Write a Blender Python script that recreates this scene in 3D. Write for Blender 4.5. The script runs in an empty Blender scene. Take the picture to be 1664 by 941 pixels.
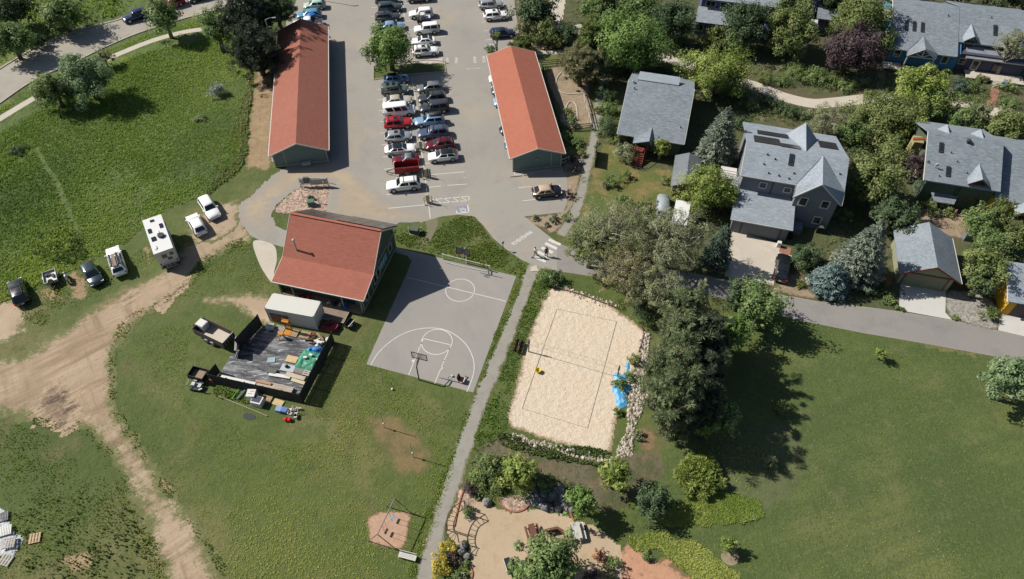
import bpy, math, random
import numpy as np
from mathutils import Vector, Matrix

# ------------------------------------------------------------------ camera, sky, sun, exposure
SC = bpy.context.scene
COL = SC.collection
CAM_H, PITCH, FPX = 68.8, math.radians(50.5), 1145.0
cam_d = bpy.data.cameras.new("camera"); cam = bpy.data.objects.new("camera", cam_d); COL.objects.link(cam)
cam.location = (0, 0, CAM_H); cam.rotation_euler = (math.pi/2 - PITCH, 0, 0)
cam_d.sensor_width = 36; cam_d.lens = 36*FPX/1664; cam_d.clip_start = 0.5; cam_d.clip_end = 3000
SC.camera = cam
SUN_EL = math.radians(42.1); SHADOW_AZ = math.radians(-17.6)       # shadows fall towards this ground direction
world = bpy.data.worlds.new("World"); SC.world = world; world.use_nodes = True
wn = world.node_tree.nodes; wn.clear()
w_out = wn.new("ShaderNodeOutputWorld"); w_bg = wn.new("ShaderNodeBackground"); w_sky = wn.new("ShaderNodeTexSky")
w_sky.sky_type = 'NISHITA'; w_sky.sun_disc = False; w_sky.sun_elevation = SUN_EL
sun_dir = Vector((-math.cos(SHADOW_AZ)*math.cos(SUN_EL), -math.sin(SHADOW_AZ)*math.cos(SUN_EL), math.sin(SUN_EL)))  # towards the sun
w_sky.sun_rotation = math.atan2(sun_dir.x, sun_dir.y)
w_bg.inputs[1].default_value = 0.05
world.node_tree.links.new(w_sky.outputs[0], w_bg.inputs[0]); world.node_tree.links.new(w_bg.outputs[0], w_out.inputs[0])
sun_d = bpy.data.lights.new("sun", 'SUN'); sun = bpy.data.objects.new("sun", sun_d); COL.objects.link(sun)
sun_d.energy = 4.2; sun_d.angle = math.radians(0.53); sun_d.color = (1.0, 0.945, 0.86)
sun.location = (-60, 40, 90); sun.rotation_euler = sun_dir.to_track_quat('Z', 'Y').to_euler()
vs = SC.view_settings; vs.view_transform = 'Standard'; vs.look = 'None'; vs.exposure = 0.68; vs.gamma = 1; vs.use_curve_mapping = False
SC.cycles.max_bounces = 6; SC.cycles.diffuse_bounces = 3; SC.cycles.transparent_max_bounces = 8

# ------------------------------------------------------------------ measuring: where a spot of the photograph lies in the world
def ray(px, py):
    u = (px-832)/FPX; v = -(py-470.5)/FPX
    return Vector((u, math.cos(PITCH)+v*math.sin(PITCH), -math.sin(PITCH)+v*math.cos(PITCH)))
def G(px, py, z=0.0):
    d = ray(px, py); t = (CAM_H-z)/-d.z
    return Vector((d.x*t, d.y*t, z))
def mpp(px, py, z=0.0):                                              # metres per photo pixel there
    d = ray(px, py); return (CAM_H-z)/-d.z/FPX
def heading(a, b, z=0.7):
    A, B = G(*a, z), G(*b, z); return math.atan2(B.y-A.y, B.x-A.x)
R = math.radians
SITE = R(-14.3)                                                      # houses, yard and court share this bearing
LOT = R(9.2)                                                         # bearing of the parking bays

# ------------------------------------------------------------------ materials
def lin(c): return tuple(((x/255)/12.92 if x/255 <= .04045 else ((x/255+.055)/1.055)**2.4) for x in c)
def S(r, g, b, k=0.66): return tuple(x*k for x in lin((r, g, b)))
MATS = {}
def mat(name, base, layers=(), rough=.9, bumps=(), metal=0.0, coat=0.0, spec=.35, tint=None, translucent=0.0, edge=None, trans=0.0, alpha=1.0):
    """layers: (colour, scale, lo, hi, amount, kind, stretch(x,y,z), rotation)"""
    if name in MATS: return MATS[name]
    m = bpy.data.materials.new(name); m.use_nodes = True; MATS[name] = m
    nt = m.node_tree; nd = nt.nodes; ln = nt.links
    bs = nd['Principled BSDF']; out = nd['Material Output']
    bs.inputs['Roughness'].default_value = rough; bs.inputs['Metallic'].default_value = metal
    bs.inputs['Specular IOR Level'].default_value = spec; bs.inputs['Coat Weight'].default_value = coat
    bs.inputs['Coat Roughness'].default_value = .06
    bs.inputs['Transmission Weight'].default_value = trans; bs.inputs['Alpha'].default_value = alpha
    tc = nd.new('ShaderNodeTexCoord')
    col = None
    def mix(a, bcol, fac):
        x = nd.new('ShaderNodeMix'); x.data_type = 'RGBA'
        if a is None: x.inputs[6].default_value = (*base, 1)
        else: ln.new(a, x.inputs[6])
        x.inputs[7].default_value = (*bcol, 1)
        if hasattr(fac, 'is_output'): ln.new(fac, x.inputs[0])
        else: x.inputs[0].default_value = fac
        return x.outputs[2]
    def tex(kind, scale, stretch, rot, detail=4):
        mp = nd.new('ShaderNodeMapping'); mp.vector_type = 'TEXTURE'
        mp.inputs['Rotation'].default_value = (0, 0, rot); mp.inputs['Scale'].default_value = tuple(1/max(q, 1e-4) for q in stretch)
        ln.new(tc.outputs['Object'], mp.inputs[0])
        if kind == 'noise':
            t = nd.new('ShaderNodeTexNoise'); t.inputs['Scale'].default_value = scale; t.inputs['Detail'].default_value = detail; o = t.outputs[0]
            t.inputs['Roughness'].default_value = .62
        elif kind == 'cell':
            t = nd.new('ShaderNodeTexVoronoi'); t.inputs['Scale'].default_value = scale
            sp = nd.new('ShaderNodeSeparateColor'); ln.new(t.outputs['Color'], sp.inputs[0]); o = sp.outputs[0]
        elif kind == 'crack':
            wn_ = nd.new('ShaderNodeTexNoise'); wn_.inputs['Scale'].default_value = scale*2.3; wn_.inputs['Detail'].default_value = 3
            ad = nd.new('ShaderNodeVectorMath'); ad.operation = 'MULTIPLY_ADD'
            ln.new(wn_.outputs['Color'], ad.inputs[0]); ad.inputs[1].default_value = (.35/scale,)*3; ln.new(mp.outputs[0], ad.inputs[2])
            ln.new(mp.outputs[0], wn_.inputs['Vector'])
            t = nd.new('ShaderNodeTexVoronoi'); t.feature = 'DISTANCE_TO_EDGE'; t.inputs['Scale'].default_value = scale
            ln.new(ad.outputs[0], t.inputs['Vector']); return t.outputs[0]
        elif kind == 'wave':
            t = nd.new('ShaderNodeTexWave'); t.inputs['Scale'].default_value = scale; t.inputs['Distortion'].default_value = 1.2; o = t.outputs[1]
        elif kind == 'brick':
            t = nd.new('ShaderNodeTexBrick'); t.inputs['Scale'].default_value = scale; t.inputs['Color1'].default_value = (0, 0, 0, 1); t.inputs['Color2'].default_value = (1, 1, 1, 1)
            t.inputs['Mortar'].default_value = (.2, .2, .2, 1); t.inputs['Mortar Size'].default_value = .01; o = t.outputs[0]
        ln.new(mp.outputs[0], t.inputs['Vector']); return o
    for L in layers:
        c_, sc_, lo, hi, am = L[:5]; kind = L[5] if len(L) > 5 else 'noise'; st = L[6] if len(L) > 6 else (1, 1, 1); ro = L[7] if len(L) > 7 else 0
        o = tex(kind, sc_, st, ro)
        mr = nd.new('ShaderNodeMapRange'); mr.inputs[1].default_value = lo; mr.inputs[2].default_value = hi; mr.inputs[4].default_value = am
        ln.new(o, mr.inputs[0]); col = mix(col, c_, mr.outputs[0])
    if edge:                                                          # worn rim of a ground sheet: colour, width
        at = nd.new('ShaderNodeAttribute'); at.attribute_name = 'rim'
        o = tex('noise', 1.3, (1, 1, 1), 0)
        ad = nd.new('ShaderNodeMath'); ad.operation = 'MULTIPLY_ADD'; o2 = tex('noise', 4.5, (1, 1, 1), 0, 3); a2 = nd.new('ShaderNodeMath'); a2.operation = 'MULTIPLY_ADD'; ln.new(o2, a2.inputs[0]); a2.inputs[1].default_value = edge[1]*1.5; ln.new(at.outputs['Fac'], a2.inputs[2])
        ln.new(o, ad.inputs[0]); ad.inputs[1].default_value = edge[1]*1.5; ln.new(a2.outputs[0], ad.inputs[2])
        mr = nd.new('ShaderNodeMapRange'); mr.inputs[1].default_value = edge[1]*1.75; mr.inputs[2].default_value = edge[1]*2.3; mr.inputs[3].default_value = .9; mr.inputs[4].default_value = 0
        ln.new(ad.outputs[0], mr.inputs[0]); col = mix(col, edge[0], mr.outputs[0])
    if tint:                                                          # per-leaf variation: two further colours of the leaves themselves
        at = nd.new('ShaderNodeAttribute'); at.attribute_name = 'tint'
        mr = nd.new('ShaderNodeMapRange'); mr.inputs[1].default_value = .5; mr.inputs[2].default_value = 1.0; ln.new(at.outputs['Fac'], mr.inputs[0])
        col = mix(col, tint[1], mr.outputs[0])
        mr = nd.new('ShaderNodeMapRange'); mr.inputs[1].default_value = .5; mr.inputs[2].default_value = 0.0; ln.new(at.outputs['Fac'], mr.inputs[0])
        col = mix(col, tint[0], mr.outputs[0])
    if col is None: bs.inputs['Base Color'].default_value = (*base, 1)
    else: ln.new(col, bs.inputs['Base Color'])
    prev = None
    for b in bumps:
        sc_, st_, di = b[:3]; kind = b[3] if len(b) > 3 else 'noise'; stx = b[4] if len(b) > 4 else (1, 1, 1); ro = b[5] if len(b) > 5 else 0
        o = tex(kind, sc_, stx, ro)
        bp = nd.new('ShaderNodeBump'); bp.inputs['Strength'].default_value = st_; bp.inputs['Distance'].default_value = di
        ln.new(o, bp.inputs['Height'])
        if prev is not None: ln.new(prev, bp.inputs['Normal'])
        prev = bp.outputs[0]
    if prev is not None: ln.new(prev, bs.inputs['Normal'])
    if translucent:
        tr = nd.new('ShaderNodeBsdfTranslucent')
        if col is None: tr.inputs[0].default_value = (*base, 1)
        else: ln.new(col, tr.inputs[0])
        ms = nd.new('ShaderNodeMixShader'); ms.inputs[0].default_value = translucent
        ln.new(bs.outputs[0], ms.inputs[1]); ln.new(tr.outputs[0], ms.inputs[2]); ln.new(ms.outputs[0], out.inputs[0])
    return m

# ------------------------------------------------------------------ mesh helpers
class MB:
    """collects shapes, then links them as ONE mesh object"""
    def __init__(s): s.v = []; s.f = []; s.mi = []; s.k = 0
    def add(s, vs_, fs): 
        o = len(s.v); s.v += [tuple(p) for p in vs_]; s.f += [tuple(i+o for i in f) for f in fs]; s.mi += [s.k]*len(fs); return s
    def m(s, k): s.k = k; return s
    def box(s, c, d, rz=0.0, top=(1, 1), M=None):
        x, y, z = (q/2 for q in d); vs_ = []
        for sz in (-1, 1):
            tx, ty = top if sz > 0 else (1, 1)
            for sx, sy in ((-1, -1), (1, -1), (1, 1), (-1, 1)): vs_.append(Vector((sx*x*tx, sy*y*ty, sz*z)))
        mt = M if M else Matrix.Rotation(rz, 3, 'Z')
        vs_ = [mt @ p + Vector(c) for p in vs_]
        return s.add(vs_, [(0, 3, 2, 1), (4, 5, 6, 7), (0, 1, 5, 4), (1, 2, 6, 5), (2, 3, 7, 6), (3, 0, 4, 7)])
    def bar(s, a, b, w, h=None):                                       # box beam between two points
        a, b = Vector(a), Vector(b); d = b-a; h = h or w
        q = d.to_track_quat('X', 'Z').to_matrix()
        return s.box((a+b)/2, (d.length, w, h), M=q)
    def tube(s, pts, rad, n=8, cap=True):
        pts = [Vector(p) for p in pts]; rad = rad if isinstance(rad, (list, tuple)) else [rad]*len(pts)
        vs_ = []; fs = []
        for i, p in enumerate(pts):
            d = (pts[min(i+1, len(pts)-1)]-pts[max(i-1, 0)]).normalized()
            a = d.orthogonal().normalized() if abs(d.z) < .9 else Vector((1, 0, 0)); a = (a-d*a.dot(d)).normalized(); b = d.cross(a)
            for k in range(n):
                t = 2*math.pi*k/n; vs_.append(p+(a*math.cos(t)+b*math.sin(t))*rad[i])
        for i in range(len(pts)-1):
            for k in range(n): fs.append((i*n+k, i*n+(k+1) % n, (i+1)*n+(k+1) % n, (i+1)*n+k))
        if cap: fs += [tuple(range(n-1, -1, -1)), tuple(range((len(pts)-1)*n, len(pts)*n))]
        return s.add(vs_, fs)
    def ball(s, c, r, n=10, m_=7, sc=(1, 1, 1), jit=0, seed=0):
        rr = random.Random(seed); vs_ = []; fs = []; c = Vector(c)
        for i in range(m_+1):
            ph = math.pi*i/m_
            for k in range(n):
                t = 2*math.pi*k/n; q = r*(1+rr.uniform(-jit, jit))
                vs_.append(c+Vector((q*math.sin(ph)*math.cos(t)*sc[0], q*math.sin(ph)*math.sin(t)*sc[1], q*math.cos(ph)*sc[2])))
        for i in range(m_):
            for k in range(n): fs.append((i*n+k, (i+1)*n+k, (i+1)*n+(k+1) % n, i*n+(k+1) % n))
        return s.add(vs_, fs)
    def prism(s, poly, z0, z1):                                        # plan outline (counter-clockwise) pulled up
        n = len(poly); vs_ = [(p[0], p[1], z0) for p in poly]+[(p[0], p[1], z1) for p in poly]
        return s.add(vs_, [tuple(range(n-1, -1, -1)), tuple(range(n, 2*n))]+[(i, (i+1) % n, n+(i+1) % n, n+i) for i in range(n)])
    def slab(s, pts, t):                                               # tilted sheet of real thickness
        n = len(pts); vs_ = [tuple(p) for p in pts]+[(p[0], p[1], p[2]-t) for p in pts]
        return s.add(vs_, [tuple(range(n)), tuple(range(2*n-1, n-1, -1))]+[(n+i, n+(i+1) % n, (i+1) % n, i) for i in range(n)])
    def poly(s, pts): return s.add(pts, [tuple(range(len(pts)))])
    def build(s, name, mats, parent=None, smooth=False):
        me = bpy.data.meshes.new(name); me.from_pydata([tuple(p) for p in s.v], [], s.f)
        for m_ in (mats if isinstance(mats, (list, tuple)) else [mats]): me.materials.append(m_)
        if max(s.mi, default=0) > 0: me.polygons.foreach_set('material_index', s.mi)
        if smooth: me.polygons.foreach_set('use_smooth', [True]*len(me.polygons))
        me.update()
        o = bpy.data.objects.new(name, me); COL.objects.link(o)
        if parent is not None: o.parent = parent
        return o
def tag(o, label, cat, group=None, kind=None):
    if label: o['label'] = label
    if cat: o['category'] = cat
    if group: o['group'] = group
    if kind: o['kind'] = kind
    return o
def thing(name, label, cat, loc=(0, 0, 0), rz=0.0, group=None):
    o = bpy.data.objects.new(name, None); COL.objects.link(o); o.empty_display_size = .3
    o.location = loc; o.rotation_euler = (0, 0, rz); return tag(o, label, cat, group)
def place(o, loc, rz=0.0): o.location = loc; o.rotation_euler = (0, 0, rz); return o
def struct(o): o['kind'] = 'structure'; return o
def copy_tree(o, parent=None):
    c = o.copy(); COL.objects.link(c); c.parent = parent
    for ch in list(o.children): copy_tree(ch, c)
    return c

# ------------------------------------------------------------------ ground sheets
def vnoise(x, y, seed=0):
    def h(i, j):
        n = (i*374761393+j*668265263+seed*974634599) & 0x7fffffff
        n = ((n ^ (n >> 13))*1274126177) & 0x7fffffff
        return ((n ^ (n >> 16)) & 0xffff)/65535.0
    i = np.floor(x).astype(np.int64); j = np.floor(y).astype(np.int64); fx = x-i; fy = y-j
    fx = fx*fx*(3-2*fx); fy = fy*fy*(3-2*fy)
    return (h(i, j)*(1-fx)+h(i+1, j)*fx)*(1-fy)+(h(i, j+1)*(1-fx)+h(i+1, j+1)*fx)*fy
def fnoise(x, y, sc, seed=0, oc=4):
    t = 0; a = 1; tot = 0
    for k in range(oc): t = t+a*vnoise(x*sc, y*sc, seed+k*7); tot += a; a *= .55; sc *= 2.1
    return t/tot*2-1
def sdist(X, Y, P):                                                   # signed distance, positive inside
    d = np.full(X.shape, 1e9); ins = np.zeros(X.shape, bool); n = len(P)
    for i in range(n):
        ax, ay = P[i]; bx, by = P[(i+1) % n]; ex, ey = bx-ax, by-ay; L = ex*ex+ey*ey+1e-12
        t = np.clip(((X-ax)*ex+(Y-ay)*ey)/L, 0, 1); d = np.minimum(d, (X-ax-t*ex)**2+(Y-ay-t*ey)**2)
        c = ((ay > Y) != (by > Y)) & (X < (bx-ax)*(Y-ay)/(by-ay+1e-12)+ax); ins ^= c
    return np.where(ins, 1, -1)*np.sqrt(d)
def wpoly(pts, z=0.0): return [tuple(G(*p, z)[:2]) for p in pts]
def curve(pts, k=6, closed=False):                                    # Catmull-Rom through points
    P = [Vector(p) for p in pts]; out = []; n = len(P)
    for i in range(n if closed else n-1):
        g = (lambda j: P[j % n]) if closed else (lambda j: P[max(0, min(n-1, j))])
        a, b, c, d = g(i-1), g(i), g(i+1), g(i+2)
        for q in range(k):
            t = q/k; out.append(.5*((2*b)+(c-a)*t+(2*a-5*b+4*c-d)*t*t+(3*b-a-3*c+d)*t**3))
    if not closed: out.append(P[-1])
    return out
def ragged(name, px, z, m, cell=.3, amp=.8, nsc=.45, seed=1, world_pts=None, cut=None, hill=None, soft=True):
    """ground cover whose rim wanders: one flat sheet of small cells"""
    P = world_pts or [tuple(q) for q in curve(wpoly(px), 5, True)]
    a = np.array(P); lo = a.min(0)-amp*1.5; hi = a.max(0)+amp*1.5
    nx = int((hi[0]-lo[0])/cell)+1; ny = int((hi[1]-lo[1])/cell)+1
    X, Y = np.meshgrid(lo[0]+np.arange(nx+1)*cell, lo[1]+np.arange(ny+1)*cell, indexing='ij')
    X = X+(vnoise(X*5, Y*5, 91)-.5)*cell*.6; Y = Y+(vnoise(X*5, Y*5, 92)-.5)*cell*.6
    D = sdist(X, Y, P)+amp*fnoise(X, Y, nsc, seed)+amp*.45*fnoise(X, Y, nsc*4, seed+3, 2)+min(amp*.4, .35)*fnoise(X, Y, 2.4, seed+9, 2)
    if cut is not None: D = np.minimum(D, cut(X, Y))
    keep = (D[:-1, :-1]+D[1:, :-1]+D[1:, 1:]+D[:-1, 1:])/4 > 0
    idx = -np.ones(X.shape, int); used = np.zeros(X.shape, bool)
    used[:-1, :-1] |= keep; used[1:, :-1] |= keep; used[1:, 1:] |= keep; used[:-1, 1:] |= keep
    idx[used] = np.arange(used.sum())
    Z = np.full(X.shape, z)
    if hill: Z = Z+hill(X, Y, D)
    V = np.stack([X[used], Y[used], Z[used]], 1)
    I, J = np.nonzero(keep); F = np.stack([idx[I, J], idx[I+1, J], idx[I+1, J+1], idx[I, J+1]], 1)
    o = np_mesh(name, V, F, m)
    at = o.data.attributes.new('rim', 'FLOAT', 'POINT'); at.data.foreach_set('value', np.clip(D[used], 0, 50).astype(np.float32))
    if hill: o.data.polygons.foreach_set('use_smooth', [True]*len(o.data.polygons))
    return o
def np_mesh(name, V, F, m, parent=None, tint=None):
    me = bpy.data.meshes.new(name); k = F.shape[1]
    me.vertices.add(len(V)); me.vertices.foreach_set('co', np.ascontiguousarray(V, np.float32).ravel())
    me.loops.add(F.size); me.loops.foreach_set('vertex_index', np.ascontiguousarray(F, np.int32).ravel())
    me.polygons.add(len(F)); me.polygons.foreach_set('loop_start', np.arange(0, F.size, k, dtype=np.int32))
    me.update(calc_edges=True)
    if tint is not None:
        at = me.attributes.new('tint', 'FLOAT', 'FACE'); at.data.foreach_set('value', np.ascontiguousarray(tint, np.float32))
    me.materials.append(m)
    o = bpy.data.objects.new(name, me); COL.objects.link(o)
    if parent is not None: o.parent = parent
    return o
def flat(name, px, z, m, smooth_k=0, world_pts=None):
    P = world_pts or wpoly(px)
    if smooth_k: P = [tuple(q) for q in curve(P, smooth_k, True)]
    me = bpy.data.meshes.new(name); me.from_pydata([(p[0], p[1], z) for p in P], [], [tuple(range(len(P)))])
    if me.polygons[0].normal.z < 0: me.flip_normals()
    me.materials.append(m); o = bpy.data.objects.new(name, me); COL.objects.link(o); return o
def ribbon_pts(P, w, closed=False):
    P = [Vector(p[:2]) for p in P]; n = len(P); L = []; Rr = []
    for i in range(n):
        d = (P[(i+1) % n]-P[i-1]) if closed else (P[min(i+1, n-1)]-P[max(i-1, 0)])
        d.normalize(); nn = Vector((-d.y, d.x)); ww = w[i] if isinstance(w, (list, tuple)) else w
        L.append(P[i]+nn*ww/2); Rr.append(P[i]-nn*ww/2)
    return L, Rr
def ribbon(mb, P, w, z0, z1=None, closed=False):
    """strip along a line; with z1 a solid kerb, else a flat band"""
    L, Rr = ribbon_pts(P, w, closed); n = len(L)
    for i in range(n if closed else n-1):
        j = (i+1) % n; a, b, c, d = Rr[i], Rr[j], L[j], L[i]
        if z1 is None: mb.poly([(a.x, a.y, z0), (b.x, b.y, z0), (c.x, c.y, z0), (d.x, d.y, z0)])
        else:
            vs_ = [(q.x, q.y, z) for z in (z0, z1) for q in (a, b, c, d)]
            mb.add(vs_, [(4, 5, 6, 7), (0, 1, 5, 4), (2, 3, 7, 6)]+([(3, 0, 4, 7)] if i == 0 and not closed else [])+([(1, 2, 6, 5)] if i == n-2 and not closed else []))
    return mb
def line_px(pts, k=6): return curve(wpoly(pts), k)
# ------------------------------------------------------------------ ground materials
m_lawn = mat('lawn_grass', S(97, 110, 54), [(S(80, 97, 43), .05, .44, .6, .85), (S(130, 124, 80), .07, .5, .64, .85), (S(134, 120, 84), .3, .56, .68, .7), (S(76, 94, 42), .6, .48, .66, .7), (S(124, 124, 76), 2.0, .52, .72, .55), (S(62, 78, 34), 4.0, .52, .7, .65)],
             bumps=[(1.1, .5, .25), (4.5, .6, .12)])
m_meadow = mat('meadow_grass', S(98, 118, 54), [(S(74, 96, 40), .04, .46, .58, .85), (S(130, 140, 64), .06, .54, .66, .85), (S(128, 130, 84), .15, .56, .7, .7), (S(74, 96, 40), .5, .46, .66, .75), (S(122, 130, 80), 1.9, .5, .74, .5), (S(66, 86, 38), 3.5, .55, .72, .6)],
             bumps=[(.8, .8, .5), (2.6, .8, .25)])
m_park = mat('park_lawn_grass', S(94, 110, 55), [(S(82, 100, 52), .05, .42, .62, .8), (S(120, 124, 72), .06, .48, .62, .85), (S(78, 96, 46), .11, .54, .68, .6), (S(80, 96, 50), .35, .47, .6, .55, 'noise', (1, .04, 1), R(-72)), (S(122, 122, 82), .35, .56, .7, .6), (S(78, 94, 48), .9, .48, .7, .7), (S(118, 124, 82), 2.6, .5, .72, .6), (S(66, 82, 40), 4.5, .5, .68, .75)],
             bumps=[(1.6, .5, .15), (4.5, .7, .1)])
m_rough = mat('dry_rough_grass', S(112, 106, 82), [(S(82, 90, 54), .25, .45, .6, .8), (S(138, 118, 94), .6, .5, .68, .8), (S(62, 72, 42), 2.4, .5, .68, .7)], bumps=[(1.5, .6, .2), (5, .6, .1)])
m_dead = mat('dead_grass', S(134, 116, 78), [(S(96, 98, 58), .5, .45, .62, .7), (S(148, 124, 88), 1.6, .5, .7, .7), (S(80, 80, 48), 5, .55, .72, .6)], bumps=[(5, .5, .1)], edge=(S(96, 106, 56), 1.2))
m_soil = mat('garden_soil', S(108, 96, 76), [(S(84, 92, 56), .25, .4, .56, .9), (S(136, 118, 96), .5, .52, .7, .6), (S(84, 100, 56), 1.3, .44, .6, .8), (S(66, 70, 48), 3.5, .52, .72, .5)], bumps=[(1.2, .7, .25), (5, .6, .1)])
m_dirt = mat('track_dirt', S(180, 158, 131), [(S(192, 170, 142), .07, .45, .62, .7), (S(148, 124, 100), .42, .52, .62, .85, 'noise', (.12, 1, 1), R(36)), (S(150, 127, 103), .6, .55, .66, .8, 'noise', (.08, 1, 1), R(-56)), (S(160, 138, 112), .16, .5, .6, .7), (S(200, 180, 152), .8, .52, .74, .6, 'noise', (.2, 1, 1), R(30)), (S(150, 128, 105), 2.2, .55, .75, .6), (S(204, 188, 162), 5, .58, .75, .4)],
             bumps=[(.6, .7, .22, 'noise', (.12, 1, 1), R(38)), (.5, .5, .15, 'noise', (.12, 1, 1), R(-52)), (3, .5, .06)], edge=(S(100, 110, 58), 1.9))
m_dirt2 = mat('packed_dirt', S(184, 162, 136), [(S(206, 186, 158), .3, .45, .65, .7), (S(150, 130, 106), 1.2, .52, .72, .6), (S(140, 122, 100), 5, .55, .75, .5)], bumps=[(2, .4, .08)], edge=(S(98, 108, 58), 1.1))
m_brown = mat('brown_bare_earth', S(162, 138, 106), [(S(182, 156, 120), .5, .42, .65, .8), (S(134, 116, 84), 1.4, .5, .7, .7), (S(96, 88, 58), 4, .55, .72, .6)], bumps=[(2.5, .6, .12)], edge=(S(98, 106, 56), .6))
m_mud = mat('dark_mud', S(150, 128, 106), [(S(92, 76, 66), .6, .48, .6, .9, 'noise', (.25, 1, 1), R(34)), (S(184, 162, 136), 1.8, .5, .7, .6)], bumps=[(.9, 1, .4, 'noise', (.25, 1, 1), R(40))], edge=(S(186, 164, 136), 1.6))
m_play = mat('playground_gravel_fines', S(196, 174, 146), [(S(206, 184, 156), .2, .42, .65, .6), (S(176, 148, 114), .8, .52, .72, .55), (S(160, 136, 106), 4, .55, .74, .45)], bumps=[(3, .35, .05)])
m_red = mat('red_sandstone_soil', S(202, 154, 124), [(S(208, 164, 130), .4, .45, .65, .7), (S(170, 124, 94), 1.3, .5, .7, .6), (S(120, 104, 70), 1.0, .6, .7, .8)], bumps=[(2.5, .5, .1)], edge=(S(110, 104, 66), .7))
m_sand = mat('court_sand', S(227, 209, 185), [(S(226, 213, 193), .25, .45, .65, .6), (S(202, 186, 162), 1.1, .55, .75, .4)], bumps=[(2.1, .9, .2, 'noise', (1, .6, 1), R(74)), (5.5, .6, .07)], edge=(S(150, 132, 100), .6))
m_wood_chip = mat('wood_chips', S(194, 158, 132), [(S(206, 174, 148), 1.5, .45, .65, .7), (S(166, 130, 106), 5, .5, .7, .6)], bumps=[(6, .5, .05)], edge=(S(120, 106, 74), .35))
m_asph = mat('worn_asphalt', S(164, 159, 151), [(S(174, 168, 156), .05, .4, .62, .7), (S(154, 150, 144), .16, .52, .68, .7), (S(182, 168, 148), .1, .56, .72, .8), (S(146, 142, 136), .8, .56, .74, .5), (S(178, 174, 166), 3.5, .52, .76, .4)], bumps=[(14, .2, .02)], rough=.88)
m_asph2 = mat('grey_asphalt', S(150, 146, 141), [(S(156, 153, 147), .08, .42, .62, .7), (S(132, 132, 131), .3, .5, .7, .6), (S(164, 161, 155), 3, .5, .74, .4)], bumps=[(14, .2, .02)], rough=.88)
m_street = mat('street_concrete', S(172, 165, 152), [(S(184, 178, 166), .1, .42, .62, .7), (S(154, 150, 142), .35, .52, .7, .6), (S(162, 158, 150), 3, .5, .74, .4), (S(128, 124, 118), .17, .010, .0, .5, 'crack')], bumps=[(12, .2, .02)], rough=.9)
m_court = mat('court_asphalt', S(162, 158, 152), [(S(170, 165, 158), .12, .42, .62, .7), (S(152, 149, 144), .35, .5, .7, .6, 'noise', (1, .4, 1), R(15)), (S(164, 160, 154), 4, .5, .74, .35)], bumps=[(14, .18, .02)], rough=.88)
m_conc = mat('pale_concrete', S(206, 196, 180), [(S(216, 208, 194), .3, .42, .62, .6), (S(188, 178, 162), .8, .52, .72, .5), (S(198, 190, 176), 5, .5, .7, .4)], bumps=[(9, .2, .02)])
m_kerb = mat('kerb_concrete', S(186, 178, 164), [(S(164, 158, 146), 1.2, .48, .7, .6)], bumps=[(9, .25, .02)])
m_fines = mat('grey_crusher_fines', S(160, 156, 146), [(S(172, 168, 158), .5, .42, .65, .6), (S(142, 138, 126), 1.6, .52, .72, .6), (S(126, 124, 106), .5, .62, .75, .5)], bumps=[(5, .3, .04)], edge=(S(122, 118, 90), .35))
m_gravel = mat('pink_river_gravel', S(178, 152, 134), [(S(214, 190, 170), 4.5, .5, .8, .9, 'cell'), (S(132, 108, 94), 4.5, .32, .1, .8, 'cell')], bumps=[(5, .9, .1)])
m_ggrav = mat('grey_drive_gravel', S(160, 156, 148), [(S(184, 180, 172), 5, .55, .85, .8, 'cell'), (S(120, 118, 108), 5, .3, .1, .7, 'cell'), (S(130, 126, 100), .5, .55, .7, .6)], bumps=[(6, .6, .06)], edge=(S(116, 110, 84), .5))
m_mulch = mat('tan_mulch', S(164, 146, 122), [(S(186, 166, 140), .7, .45, .65, .7), (S(130, 112, 92), 2.6, .5, .7, .7), (S(128, 112, 86), .3, .5, .65, .6)], bumps=[(4, .6, .1)], edge=(S(92, 84, 58), .7))
m_paver = mat('red_brick_paving', S(160, 116, 98), [(S(180, 138, 118), 4, .4, .9, .7, 'brick', (1, 1, 1), R(-14)), (S(128, 96, 82), 1.3, .52, .7, .5)], bumps=[(6, .3, .03)])
m_paint = mat('road_paint', S(236, 234, 228, .6), [(S(190, 188, 180), 3, .56, .7, .7)], rough=.7)
m_worn = mat('worn_road_paint', S(224, 220, 212, .6), [(S(160, 157, 150), 4, .46, .56, .95)], rough=.8)
m_blue_paint = mat('blue_road_paint', S(120, 142, 186), [(S(166, 160, 152), 4, .42, .56, .9)], rough=.8)

# ------------------------------------------------------------------ ground, roads and paths
base = flat('ground', None, 0, m_lawn, world_pts=[(-1500, -300), (1500, -300), (1500, 1800), (-1500, 1800)]); struct(base)
meadow_px = [(-260, 300), (-180, 120), (-60, 30), (60, -30), (200, -60), (440, -60), (430, 60), (412, 110), (404, 200), (396, 268), (345, 312), (270, 345), (225, 380), (150, 432), (40, 480), (-120, 560)]
struct(ragged('meadow', meadow_px, .004, m_meadow, .5, 1.6, .3, 3))
park_px = [(1030, 880), (1060, 760), (1130, 700), (1200, 600), (1290, 522), (1420, 545), (1560, 575), (1720, 600), (1800, 700), (1800, 1010), (1400, 1010), (1120, 990), (1000, 930)]
struct(ragged('park_lawn', park_px, .004, m_park, .5, 1.2, .3, 5))
soil_px = [(905, 60), (900, -60), (1900, -60), (1900, 560), (1664, 560), (1480, 515), (1290, 485), (1130, 455), (935, 330), (968, 200), (962, 120), (880, 80)]
struct(ragged('garden_ground', soil_px, .004, m_soil, .6, .8, .4, 7))
struct(ragged('mulch_bed', [(840, -40), (905, -40), (915, 60), (880, 85), (850, 75)], .007, m_mulch, .4, .6, .5, 9))
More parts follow.
